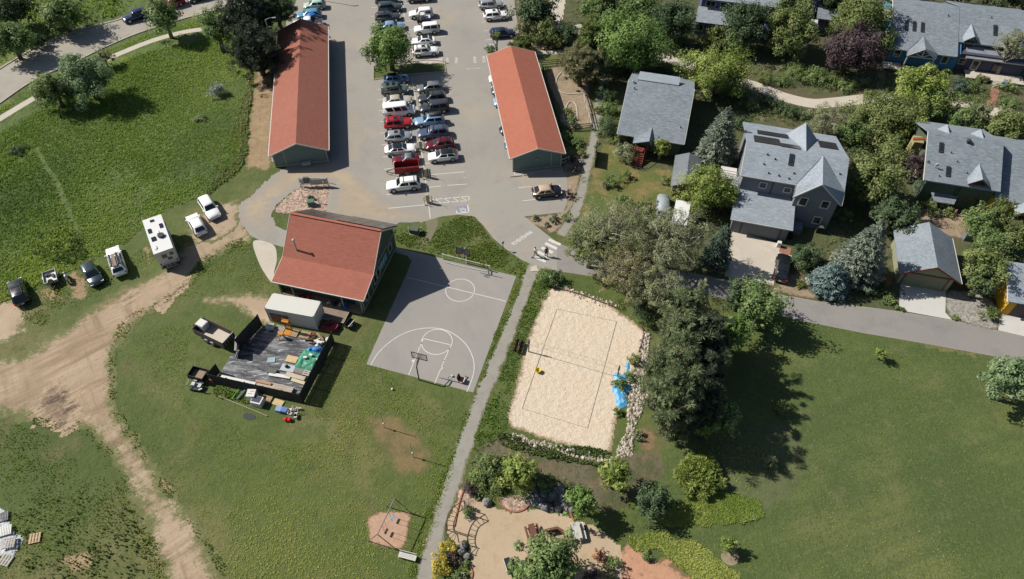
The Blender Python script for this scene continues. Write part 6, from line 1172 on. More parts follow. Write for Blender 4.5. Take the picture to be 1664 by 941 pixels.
wc = MB(); wc.box((0, 0, .5), (1.15, 1.0, .95)); wc.m(1).box((0, 0, .99), (1.0, .86, .03)); p = G(329, 528, 1.2); o = wc.build('water_tank', [mat('tank_white', S(204, 206, 208), [(S(170, 174, 178), 1, .5, .7, .6)]), m_white]); place(o, (p.x, p.y, .66), heading((372, 552), (322, 528))); tag(o, 'white square water tank in the long grey trailer', 'tank')

# ------------------------------------------------------------------ ball court, volleyball and the lawn games
def hoop(label, base, toward, m_pole, board_m, net, h=3.6):
    b = G(*base); a = math.atan2(toward.y, toward.x); t = thing('basketball_hoop', label, 'basketball hoop', (b.x, b.y, 0), a); mb = MB()
    mb.tube([(0, 0, 0), (0, 0, 2.7), (.35, 0, 3.25), (.95, 0, 3.35)], .075, 8); mb.tube([(.1, 0, 2.75), (.95, 0, 3.05)], .05, 6); mb.build('pole', m_pole, t)
    mb = MB(); mb.box((1.0, 0, 3.35), (.04, 1.75, 1.02)); mb.build('backboard', board_m, t)
    mb = MB()
    for y in (-.9, .9): mb.box((1.02, y, 3.35), (.07, .06, 1.12))
    for z in (2.82, 3.88): mb.box((1.02, 0, z), (.07, 1.8, .06))
    mb.bar((1.05, -.3, 3.1), (1.05, .3, 3.1), .03); mb.bar((1.05, -.3, 3.55), (1.05, .3, 3.55), .03); mb.build('backboard_frame', m_plast, t)
    mb = MB(); mb.tube([(1.32+.23*math.cos(q*.5236), .23*math.sin(q*.5236), 3.05) for q in range(13)], .022, 6, cap=False); mb.build('rim', mat('rim_orange', S(206, 80, 50)), t)
    if net:
        mb = MB()
        for q in range(12): c_ = q*.5236; mb.tube([(1.32+.22*math.cos(c_), .22*math.sin(c_), 3.04), (1.32+.13*math.cos(c_+.3), .13*math.sin(c_+.3), 2.6)], .012, 4, cap=False)
        mb.build('net', m_white, t)
    return t
m_glassb = mat('clear_backboard', S(150, 152, 150), rough=.1, trans=.0, alpha=.2)
hoop('black basketball hoop with a glass backboard at the lower end of the court', (681, 617.5), ux, m_plast, m_glassb, False); hoop('basketball hoop with a white pole and net at the upper end of the court', (758.5, 428), -ux, m_white, mat('grey_backboard', S(140, 142, 142), rough=.4), True)
p1, p2 = G(720, 421), G(795.5, 440); L = (p2-p1).length; rf_ = thing('rail_fence', 'low white pipe rail behind the upper basketball hoop', 'fence', p1, math.atan2(p2.y-p1.y, p2.x-p1.x))
for x in (0, L): MB().tube([(x, 0, 0), (x, 0, 1.0)], .075, 8).build('post', m_white, rf_)
MB().tube([(0, 0, .95), (L, 0, .95)], .04, 6).build('rail', m_white, rf_); MB().tube([(.4, -.5, .12), (L*.5, -.5, .12), (L-.3, -.3, .12)], .035, 6).build('rail', m_white, rf_)
def ball_(name, label, px, r, m, cat='ball'): return single(name, MB().ball((0, 0, r), r, 12, 8), m, label, cat, px, .02, kz=r, smooth=True)
ball_('ball', 'white ball on the court beside the orange chair', (735, 611), .13, m_white); ball_('ball', 'white ball alone on the lawn below the court', (637.5, 632.5), .14, m_white)
p = G(749.5, 617.5, .3); ch_ = thing('chair', 'orange and white low chair with a dark back on the court', 'chair', (p.x, p.y, .02), R(-15)); m_orc = mat('orange_seat', S(206, 128, 92)); mb = MB(); mb.box((.05, 0, .42), (.55, .62, .1)); mb.build('seat', m_orc, ch_); mb = MB(); mb.box((.36, 0, .42), (.1, .6, .14)); mb.build('seat_edge', m_white, ch_)
mb = MB(); mb.box((-.28, 0, .7), (.1, .66, .62), M=Matrix.Rotation(R(-14), 3, 'Y')); mb.tube([(-.36, -.3, .98), (-.38, 0, 1.04), (-.36, .3, .98)], .07, 6); mb.build('backrest', mat('dark_brown_back', S(72, 60, 56)), ch_)
for x in (-.2, .28):
    for y in (-.26, .26): MB().box((x, y, .19), (.06, .06, .38)).build('leg', m_plast, ch_)
p = G(755.5, 613.5, .1); st_ = thing('low_stool', 'small low stool on the court right of the orange chair', 'stool', (p.x, p.y, .02), R(60)); MB().box((0, 0, .24), (.5, .12, .05)).build('seat', m_timber, st_)
for x in (-.18, .18): MB().box((x, 0, .11), (.06, .1, .21)).build('leg', m_timber, st_)
p1, p2 = G(859, 571.5), G(1003, 613.5); L = (p2-p1).length; vb = thing('volleyball_net', 'volleyball net on two grey posts across the sand court', 'net', p1, math.atan2(p2.y-p1.y, p2.x-p1.x))
for x in (0, L): MB().tube([(x, 0, 0), (x, 0, 2.5)], .075, 8).box((x, 0, 1.9), (.22, .22, .3)).build('post', mat('grey_post', S(112, 104, 98)), vb)
mb = MB()
for z in (1.48, 2.4): mb.tube([(.1, 0, z), (L*.5, 0, z-.04), (L-.1, 0, z)], .012, 4)
for i in range(26): x = .8+(L-1.6)*i/25; mb.tube([(x, 0, 1.48), (x, 0, 2.38)], .004, 3)
for z in (1.7, 1.95, 2.2): mb.tube([(.8, 0, z), (L-.8, 0, z)], .004, 3)
mb.build('net', mat('net_cord', S(190, 180, 160)), vb)
vq = [G(905, 502.5), G(1002, 522.5), G(955, 696), G(848.5, 664)]
lm_ = MB(); ribbon(lm_, [Vector(q[:2]) for q in vq], .045, .018, .03, True); lm_ = lm_.build('boundary_strap', mat('black_strap', S(48, 46, 46))); tag(lm_, 'dark boundary strap laid as a rectangle on the sand court', 'strap')
mb = MB(); V0 = [(.22*math.cos(t*.6283), .22*math.sin(t*.6283), .0) for t in range(10)]; mb.add(V0+[(a*1.5, b*1.5, .42) for a, b, c in V0]+[(a*1.3, b*1.3, .40) for a, b, c in V0]+[(a*.8, b*.8, .05) for a, b, c in V0], [(i, (i+1) % 10, 10+(i+1) % 10, 10+i) for i in range(10)]+[(10+i, 10+(i+1) % 10, 20+(i+1) % 10, 20+i) for i in range(10)]+[(20+i, 20+(i+1) % 10, 30+(i+1) % 10, 30+i) for i in range(10)]+[tuple(range(30, 40))])
single('bucket', mb, mat('bright_yellow', S(236, 220, 30)), 'bright yellow bucket on the sand of the volleyball court', 'bucket', (874.5, 602), .02, kz=.3)
# blue tarpaulin on the rim of the sand court
heapP = [tuple(q) for q in curve(wpoly([(1002, 606), (1016, 608), (1017, 590), (1023, 592), (1022, 612), (1018, 622), (1027, 628), (1020, 640), (1014, 640), (1019, 656), (1010, 664), (1002, 660), (1000, 646), (994, 632), (1000, 624), (996, 612)]), 3, True)]
o = ragged('tarpaulin', None, .05, mat('sky_tarp', S(92, 172, 220), [(S(140, 204, 240), 2.2, .48, .66, .8), (S(60, 140, 196), 1.6, .56, .75, .7)], rough=.45, bumps=[(3, .8, .08)]), .1, .12, 1.5, 3, world_pts=heapP, hill=lambda X, Y, D: .22*np.clip(D*2, 0, 1)*(1+.9*fnoise(X, Y, 1.8, 6))); tag(o, 'crumpled sky blue tarpaulin at the right rim of the sand court', 'tarpaulin')
for q, lb in (((839, 560), 'left half of a pair of brown benches beside the sand court'), ((846, 563), 'right half of a pair of brown benches beside the sand court')):
    p = G(q[0], q[1], .45); b = thing('bench', lb, 'bench', (p.x, p.y, .02), R(76), 'benches at the sand court'); m_bw = mat('brown_bench', S(112, 88, 70), [(S(84, 66, 54), 2, .5, .7, .6)]); mb = MB()
    for y in (-.12, .05): mb.box((0, y, .45), (1.7, .15, .05))
    mb.build('seat', m_bw, b); MB().box((0, .22, .75), (1.7, .05, .3)).build('backrest', m_bw, b)
    for x in (-.7, .7): MB().box((x, .02, .22), (.08, .4, .43)).build('leg', m_bw, b)
# rocks: rip-rap strips are uncountable stone
def rocks(name, px, n, lo, hi, m, label, seed=1, amp=.3):
    rng = np.random.default_rng(seed); q = in_poly(wpoly(px), n, rng, amp); Vs = []; Fs = []; o = 0
    bx = np.array([(-1, -1, -.3), (1, -1, -.3), (1, 1, -.3), (-1, 1, -.3), (-.7, -.7, .8), (.7, -.7, .8), (.7, .7, .8), (-.7, .7, .8)]); bf = np.array([(4, 5, 6, 7), (0, 1, 5, 4), (1, 2, 6, 5), (2, 3, 7, 6), (3, 0, 4, 7)])
    for x, y in q:
        s = rng.uniform(lo, hi); v = bx*(s*rng.uniform(.6, 1.2), s*rng.uniform(.5, 1), s*rng.uniform(.4, .8))*(1+.25*rng.normal(size=(8, 3)).clip(-1, 1)); a = rng.uniform(0, 6.28); c_, s_ = math.cos(a), math.sin(a)
        v = np.stack([v[:, 0]*c_-v[:, 1]*s_+x, v[:, 0]*s_+v[:, 1]*c_+y, v[:, 2]+s*.15], 1); Vs.append(v); Fs.append(bf+o); o += 8
    F = np.concatenate(Fs); ob = np_mesh(name, np.concatenate(Vs), F, m, None, np.repeat(np.clip(.5+.25*rng.normal(size=n), 0, 1), 5)); ob['kind'] = 'stuff'; ob['label'] = label; ob['category'] = 'rocks'; return ob
m_rock = mat('pale_rock', S(184, 172, 156), tint=(S(128, 116, 104), S(220, 212, 200)), rough=.9); m_drock = mat('dark_rock', S(112, 112, 114), tint=(S(62, 62, 66), S(206, 204, 200)), rough=.85)
rocks('white_rocks', [(1044, 540), (1056, 545), (1050, 600), (1052, 640), (1034, 690), (1026, 738), (1002, 744), (1004, 724), (1018, 690), (1024, 640), (1034, 600)], 800, .08, .2, m_rock, 'strip of white rocks between the sand court and the pines', 1)
rocks('white_rocks', [(820, 703), (850, 708), (900, 722), (950, 733), (1000, 744), (995, 754), (940, 745), (880, 728), (826, 712)], 340, .07, .18, m_rock, 'strip of white rocks along the lower rim of the sand court', 2); rocks('white_rocks', [(888, 458), (905, 457), (940, 472), (990, 488), (1008, 500), (985, 500), (930, 482), (890, 466)], 150, .06, .16, m_rock, 'white rocks at the upper rim of the sand court', 3)
rocks('dark_boulders', [(862, 800), (890, 794), (915, 796), (930, 812), (928, 828), (905, 832), (880, 826), (862, 815)], 110, .22, .5, m_drock, 'bank of dark boulders at the playground in the shade of the small trees', 4); rocks('flower_stones', [(850, 806), (864, 800), (876, 812), (862, 822)], 50, .12, .25, m_rock, 'pale stones left of the dark boulders', 5)
struct(ragged('gravel_bed', [(817, 806), (850, 806), (858, 822), (838, 832), (822, 828), (812, 816)], .02, m_gravel, .15, .1, .8, 5)); struct(ragged('gravel_bed', [(748, 792), (770, 800), (776, 818), (748, 824), (744, 806)], .022, m_gravel, .15, .2, .8, 6))
for P_, w_, c_, lb in (([(808, 810), (816, 822), (834, 832), (852, 828), (864, 814)], .14, (176, 110, 88), 'red edging curving round the oval gravel bed of the playground'), ([(758, 784), (748, 812), (742, 836), (738, 856)], .14, (176, 110, 88), 'red edging between footpath and planting bed above the curved ladder'), ([(764, 922), (768, 932), (764, 948)], .12, (176, 110, 88), 'short red edging at the bottom edge of the playground'), ([(927, 834), (932, 846), (944, 856)], .14, (176, 110, 88), 'red edging under the bright lime tree'), ([(1042, 530), (1046, 545), (1038, 572)], .1, (104, 72, 60), 'dark rusty edging at the upper right corner of the sand court'), ([(892, 466), (940, 478), (1000, 500)], .1, (104, 72, 60), 'dark rusty edging along the top of the sand court')):
    ed = MB(); ribbon(ed, line_px(P_), w_, .02, .12 if c_[0] > 150 else .15); tag(ed.build('edging', mat('red_edging' if c_[0] > 150 else 'rust_edging', S(*c_))), lb, 'edging')
for q, r_, lb in (((752.5, 886), .36, 'grey boulder between curved ladder and golden shrub, uppermost of three'), ((751, 897), .36, 'grey boulder in the middle of three beside the golden shrub'), ((758.5, 904), .3, 'grey boulder, lowest of three beside the golden shrub'), ((791, 816), .42, 'grey boulder at the left end of the playground planting bed')): single('boulder', MB().ball((0, 0, r_*.6), r_*1.2, 9, 6, (1, .9, .8), .16, int(q[0])), mat('grey_boulder', S(150, 148, 144), [(S(110, 110, 108), 1.5, .45, .65, .7)]), lb, 'boulder', q, .02, kz=r_*.6)
# tether poles
for b_, lb, h in (((624.6, 695), 'tall thin pole with a white ball on the worn lawn patch, upper left one', 3.4), ((671.4, 742.4), 'tall thin pole with a white ball on the worn lawn patch, lower right one', 3.3)):
    p = G(*b_); t = thing('tether_pole', lb, 'pole', p, 0, 'tether ball poles'); MB().tube([(0, 0, 0), (0, 0, h)], .04, 7).build('pole', m_metal, t); MB().tube([(.0, 0, h), (.07, -.05, 1.2)], .008, 4).build('cord', m_trim, t); MB().ball((.07, -.05, 1.05), .13, 10, 7).build('ball', m_white, t, True)
# swing
B = [G(627.2, 823), G(667, 833), G(598.4, 879.4), G(641.6, 891)]; o_ = (B[0]+B[1]+B[2]+B[3])/4; sw = thing('swing', 'metal frame swing with two seats over the square wood chip pit', 'swing', (o_.x, o_.y, 0)); B = [q-Vector((o_.x, o_.y, 0)) for q in B]; t1 = (B[0]+B[1])/2+Vector((0, 0, 2.75)); t2 = (B[2]+B[3])/2+Vector((0, 0, 2.75)); m_gal = mat('galvanised_pipe', S(132, 132, 130), metal=.4, rough=.5)
MB().tube([t1, t2], .055, 8).build('top_bar', m_gal, sw)
for q, t in zip(B, (t1, t1, t2, t2)): MB().tube([q, t], .045, 7).build('leg', m_gal, sw)
for f, m_s in ((.3, mat('blue_seat', S(120, 170, 220))), (.68, m_black)):
    c = t1.lerp(t2, f); d = (t2-t1).normalized(); s = MB(); s.box((c.x, c.y, .5), (.55, .22, .05), math.atan2(d.y, d.x)); s.build('swing_seat', m_s, sw); s = MB()
    for k in (-.24, .24): q = c+d*k; s.tube([(q.x, q.y, 2.72), (q.x, q.y, .5)], .014, 4)
    s.build('chain', m_gal, sw)
p = G(662, 904, .45); bn = thing('bench', 'white slatted bench beside the footpath at the bottom', 'bench', (p.x, p.y, 0), R(-14)); mb = MB()
for y in (-.2, -.07, .06, .19): mb.box((0, y, .45), (1.75, .1, .04))
mb.build('seat', m_trim, bn); mb = MB()
for z in (.62, .78): mb.box((0, .3, z), (1.75, .04, .12))
mb.build('backrest', m_trim, bn)
for x in (-.75, .75): MB().box((x, .03, .22), (.08, .5, .44)).build('leg', m_trim, bn)
# playground: curved climbing ladder
cl = thing('climbing_ladder', 'curved dark overhead ladder at the left rim of the playground', 'climbing frame', (0, 0, 0)); lad = [G(*q, 1.9) for q in ((757, 819), (746, 825), (738, 832), (733, 843), (730.5, 854), (731, 864), (735, 872), (741, 875))]; lad = curve(lad, 3); L_, R_ = ribbon_pts(lad, .75); m_lad = mat('dark_steel', S(92, 74, 62), metal=.3, rough=.5)
mb = MB(); mb.tube([(q.x, q.y, 1.95) for q in L_], .045, 6); mb.tube([(q.x, q.y, 1.95) for q in R_], .045, 6); mb.build('side_rail', m_lad, cl); mb = MB()
for i in range(0, len(L_), 2): mb.tube([(L_[i].x, L_[i].y, 1.95), (R_[i].x, R_[i].y, 1.95)], .03, 5)
mb.build('rung', m_lad, cl)
for q in (L_[0], R_[0], L_[-1], R_[-1], L_[len(L_)//2], R_[len(L_)//2]): MB().tube([(q.x, q.y, 0), (q.x, q.y, 1.95)], .05, 6).build('post', m_lad, cl)
m_brick = mat('redwood', S(122, 82, 68), [(S(96, 64, 54), 2, .5, .7, .6)])
p = G(866, 864, .6); tb1 = thing('picnic_table', 'red brown picnic table left of the planter in the playground', 'table', (p.x, p.y, .015), R(-75)); MB().box((0, 0, .72), (1.5, .6, .06)).build('tabletop', m_brick, tb1)
for y in (-.58, .58): MB().box((0, y, .43), (1.5, .22, .05)).build('seat', m_brick, tb1)
for x in (-.5, .5): MB().box((x, 0, .36), (.08, 1.1, .08)).box((x, -.3, .36), (.08, .08, .7)).box((x, .3, .36), (.08, .08, .7)).build('leg', m_brick, tb1)
pl_ = thing('sand_box', 'raised grey sided play planter with a brown rim beside the big playground tree', 'planter', G(897, 860)); mb = MB(); o_ = G(897, 860); W2 = [Vector((q-o_)[:2]) for q in (G(887, 866), G(905, 862), G(928, 876), G(922, 886), G(890, 876))]
ribbon(mb, W2, .12, 0, .72, True); mb.build('wall', mat('board_grey', S(142, 136, 126)), pl_); mb = MB(); ribbon(mb, W2, .26, .722, .78, True); mb.build('rim', m_brick, pl_)
p = G(937, 862, .75); wt_ = thing('table', 'weathered white table half covered by the big playground tree', 'table', (p.x, p.y, .015), R(-80)); MB().box((0, 0, .73), (1.6, .85, .06)).build('tabletop', mat('peeling_white', S(206, 206, 196), [(S(150, 150, 140), 1.6, .5, .62, .8)]), wt_)
for x in (-.8, .8):
    for y in (-.4, .4): MB().box((x, y, .35), (.08, .08, .7)).build('leg', m_trim, wt_)
MB().box((0, .7, .42), (1.7, .3, .05)).build('seat', m_trim, wt_); single('tyre', MB().tube([(0, 0, .0), (0, 0, .25)], .4, 14), m_tyre, 'black tyre leaning at the weathered white table', 'tyre', (946, 860), .02)
p = G(827, 919, .3); ln = thing('lounger', 'dark sling lounger with a white frame in the playground near the bottom edge', 'lounger', (p.x, p.y, .015), R(-72)); MB().slab([(-.75, -.3, .35), (.35, -.3, .35), (.35, .3, .35), (-.75, .3, .35)], .03).slab([(.36, -.3, .35), (.8, -.3, .62), (.8, .3, .62), (.36, .3, .35)], .03).build('sling', m_black, ln); mb = MB()
for y in (-.33, .33): mb.bar((-.8, y, .34), (.36, y, .34), .05); mb.bar((.36, y, .34), (.82, y, .62), .05)
mb.build('frame', m_trim, ln)
for x in (-.6, .5):
    for y in (-.33, .33): MB().box((x, y, .16), (.05, .05, .32)).build('leg', m_trim, ln)
single('mulch_ring', MB().prism([(.85*math.cos(t*.42), .85*math.sin(t*.42)) for t in range(15)], 0, .03), mat('pale_mulch', S(160, 146, 120), [(S(126, 114, 92), 2, .45, .65, .8)]), 'pale mulch ring round the young sapling at the bottom', 'mulch ring', (1186, 905), .015)
# ------------------------------------------------------------------ lower left: pallets on a white sheet
o = ragged('sheet', None, .03, mat('white_sheet', S(206, 208, 212), [(S(150, 155, 165), 1.6, .5, .64, .8), (S(226, 228, 230), 3, .5, .7, .6)], rough=.5, bumps=[(2.2, 1, .14)]), .12, .25, .9, 8, world_pts=[tuple(q) for q in curve(wpoly([(-14, 830), (4, 828), (12, 842), (18, 858), (26, 866), (38, 868), (39, 876), (30, 890), (22, 902), (8, 903), (-14, 900), (-24, 870)]), 3, True)], hill=lambda X, Y, D: .12*np.clip(D*2, 0, 1)*(1+.8*fnoise(X, Y, 1.5, 6))); tag(o, 'rumpled white plastic sheet with pallets on it at the left frame edge', 'sheet')
pallet('white pallet on the sheet at the left frame edge, middle one', (9, 863), R(20), m_white, .2, 8); pallet('grey dark pallet at the left frame edge, uppermost one', (4, 841), R(22), mat('dark_pallet', S(150, 150, 150), [(S(100, 100, 100), 2, .5, .7, .6)]), .1, 8); pallet('white pallet on the sheet, lowest of three', (15, 883), R(12), m_gwood, .3, 5); pallet('tan pallet alone on the grass right of the white sheet', (57.5, 875), R(14), m_tan, .02, 4, 1.1, 1.0); pallet('grey pallet on the grass below the white sheet', (10, 911), R(-14), m_gwood, .02, 4, 1.2, 1.0)
# ------------------------------------------------------------------ car park furniture
def box_unit(label, px, w, d, h, m, rz, cat='utility cabinet'):
    p = G(px[0], px[1], h*.6); t = thing('utility_cabinet', label, cat, (p.x, p.y, .02), rz); MB().box((0, 0, h*.45), (w, d, h*.9)).build('body', m, t); MB().box((0, 0, h*.94), (w*1.06, d*1.06, h*.1)).build('lid', m, t); MB().box((0, -.02, .04), (w*1.2, d*1.2, .09)).build('plinth', m_kerb, t)
m_tg = mat('transformer_green', S(92, 128, 106), rough=.5); m_tg2 = mat('olive_cabinet', S(96, 108, 90), rough=.5)
box_unit('green utility cabinet on the pink gravel bed', (505, 329), .9, .7, .85, m_tg, LOT); box_unit('dull green utility cabinet on the lawn right of the hall', (673.5, 374), 1.1, .85, .9, m_tg2, YA)
for q, lb in (((664.5, 377), 'white pipe stub left of the dull green cabinet'), ((685, 376), 'white pipe stub right of the dull green cabinet')): single('pipe_stub', MB().tube([(0, 0, 0), (0, 0, .8)], .07, 7), m_white, lb, 'pipe', q)
kn = thing('cabinet_row', 'row of grey metal meter cabinets on posts at the edge of the car park', 'meter cabinets', px3(514, 303, 0), LOT-R(8)); 
for x, w, h in ((-1.9, .55, 1.5), (-1.15, .75, 1.75), (-.3, .8, 1.45), (.5, .75, 1.5), (1.3, .8, 1.55)): MB().box((x, 0, h-.5), (w, .3, 1.0)).build('cabinet', m_metal if x != -1.15 else mat('slate_steel', S(110, 120, 128), metal=.4, rough=.5), kn)
mb = MB(); mb.bar((-2.2, 0, 1.55), (1.8, 0, 1.55), .07); mb.bar((-2.2, 0, .5), (1.8, 0, .5), .07)
for x in (-2.2, -.7, .1, 1.8): mb.box((x, 0, .8), (.07, .07, 1.6))
mb.build('frame', m_metal, kn)
for q, lb in (((491, 308), 'thin white bollard at the left end of the meter cabinets'), ((527.5, 305), 'thin white bollard at the right end of the meter cabinets'), ((519, 330), 'white bollard beside the green utility cabinet'), ((492, 320), 'short post in the pink gravel bed'), ((533, 297), 'thin post at the corner of the car park beside the meter cabinets')): single('bollard', MB().tube([(0, 0, 0), (0, 0, 1.15)], .06, 8), m_white, lb, 'bollard', q)
for q, lb in (((684.5, 243), 'cream charging station between the white sedan and the maroon hatchback'), ((692.5, 288), 'cream charging station between the red trailer and the empty bays'), ((696, 330), 'cream charging station at the empty southern bays')):
    p = G(q[0], q[1]); t = thing('charging_station', lb, 'charging station', (p.x, p.y, .022), LOT, 'charging stations'); m_crm = mat('pale_khaki', S(200, 196, 164)); MB().box((0, 0, .05), (1.1, .9, .1)).build('plinth', m_kerb, t); MB().box((0, 0, .85), (.45, .3, 1.5)).build('cabinet', m_crm, t)
    for x, y in ((-.5, -.4), (.5, -.4), (-.5, .4), (.5, .4)): MB().tube([(x, y, 0), (x, y, 1.0)], .05, 6).build('bollard', m_crm, t)
    MB().tube([(.0, .1, 1.5), (.0, .1, 2.5), (.0, -.3, 2.6)], .03, 6).build('cable_arm', m_metal, t); mb = MB()
    for s_ in (-1, 1): mb.tube([(.24*s_, 0, 1.3), (.6*s_, 0, .9), (.62*s_, .05, .45), (.35*s_, .1, .5), (.24*s_, .02, 1.0)], .025, 5)
    mb.build('cable', m_plast, t)
single('planter_tub', MB().box((0, 0, .3), (.45, .9, .6)), mat('tub_brown', S(120, 100, 86)), 'small brown box with a white lid on the tree island', 'box', (612, 114), .03, LOT); 
pl = thing('light_pole', 'tall thin lamp pole with a single arm above the left red roof', 'lamp pole', px3(452, 104, 0), R(9.6)); MB().tube([(0, 0, 0), (0, 0, 8.2)], .08, 8).build('pole', m_metal, pl); MB().tube([(0, 0, 8.1), (.6, 0, 8.4), (1.2, 0, 8.4)], .05, 6).build('arm', m_metal, pl); MB().box((1.4, 0, 8.38), (.6, .25, .1)).build('lamp_head', m_metal, pl)
pl = thing('light_pole', 'lamp pole beyond the top frame edge whose shadow crosses the car park', 'lamp pole', px3(505, -2, 0), LOT); MB().tube([(0, 0, 0), (0, 0, 8.2)], .08, 8).build('pole', m_metal, pl); MB().box((.4, 0, 8.2), (1.0, .25, .1)).build('lamp_head', m_metal, pl)
sg_ = thing('sign_post', 'small dark sign post on the grass at the lane corner', 'sign', px3(817.5, 406.5, 0), R(40)); MB().tube([(0, 0, 0), (0, 0, 1.5)], .045, 6).build('post', m_plast, sg_); MB().box((0, 0, 1.45), (.35, .05, .35)).build('sign_plate', mat('sign_blue', S(96, 130, 170)), sg_)
sl = MB(); sl.prism([(-.5, -.5), (.6, -.4), (.3, .6), (-.4, .3)], .02, .06); single('concrete_slab', sl, m_conc, 'small pale concrete slab at the head of the footpath', 'slab', (868, 437), .02)
# rail fences round the small garden
def rails(name, label, pts, h=1.15, n=3, m=m_fgreen, mesh=False):
    P = [G(*q) for q in pts]; o = P[0]; t = thing(name, label, 'fence', (o.x, o.y, 0)); P = [q-o for q in P]; r_ = MB()
    for a, b in zip(P[:-1], P[1:]):
        L = (b-a).length; k = max(1, round(L/2.4))
        for i in range(k+(1 if b is P[-1] else 0)): q = a.lerp(b, i/k); MB().box((q.x, q.y, h/2), (.12, .12, h)).build('post', m, t)
        for j in range(n): z = h*(.3+.65*j/max(1, n-1)); r_.bar((a.x, a.y, z), (b.x, b.y, z), .05, .13)
    r_.build('rail', m, t); return t
rails('rail_fence', 'dark green rail fence along the top of the small garden', [(879, 108), (905, 106), (945, 103)]); rails('rail_fence', 'long pale rail fence between the right red roof and the small garden', [(879, 108), (895, 160), (912, 214)], m=m_fgreen); rails('rail_fence', 'rail fence along the bottom of the small garden', [(908, 212), (935, 212), (960, 210)]); rails('rail_fence', 'rail fence with a gate frame on the right side of the small garden', [(947, 158), (955, 185), (961, 211)], m=mat('pale_rail', S(186, 180, 166)))
rails('rail_fence', 'pair of short rails at the corner of the right red roof', [(911, 268), (924, 262)], .9, 2, m_trim)
fence_b = thing('board_fence', 'short dark board fence casting a broad shadow in the small yard', 'fence', px3(967, 272, 0), R(82)); 
for i in range(2): MB().box((.9+1.8*i, 0, .85), (1.75, .05, 1.6)).build('board_panel', m_darkwood, fence_b)
for i in range(3): MB().box((1.8*i, .05, .9), (.12, .12, 1.8)).build('post', m_darkwood, fence_b)
for P_, lb in (([(912, 118), (904, 130), (906, 146), (922, 153), (948, 152)], 'large curved white stone edging on the floor of the small garden'), ([(918, 200), (916, 186), (925, 166), (936, 172), (938, 196)], 'small looped white stone edging in the lower half of the small garden')):
    ws = MB(); ribbon(ws, line_px(P_), .15, .02, .12); tag(ws.build('edging', mat('white_edging', S(206, 196, 184))), lb, 'edging')
for q, lb, mm in (((1284, 383.5), 'black bin beside the garage door of the big grey house', m_black), ((1266, 397), 'small white bag at the garage corner of the big grey house', m_white)): single('bin' if 'bin' in lb else 'bag', MB().box((0, 0, .4), (.55, .55, .8), top=(.85, .85)), mm, lb, 'bin' if 'bin' in lb else 'bag', q, .03, R(-15), kz=.4)
single('yard_cabinet', MB().box((0, 0, .5), (1.3, .9, 1.0)), mat('grey_box', S(120, 132, 138)), 'grey box behind the small grey garage', 'box', (1576, 384), .02, SITE, kz=.6)
single('statue', MB().tube([(0, 0, 0), (0, 0, .7), (0, 0, 1.0)], [.22, .16, .08], 8), mat('terracotta', S(170, 126, 104)), 'small terracotta urn in front of the green house', 'urn', (1552, 346), .02, kz=.4)
hb = MB(); hb.box((0, 0, .06), (1.4, .7, .1), .2); hb.box((.3, .4, .2), (.9, .5, .1), -.3); single('lumber_pile', hb, m_redstep, 'reddish boards on the ground beside the small grey garage', 'boards', (1582, 471), .03, SITE)

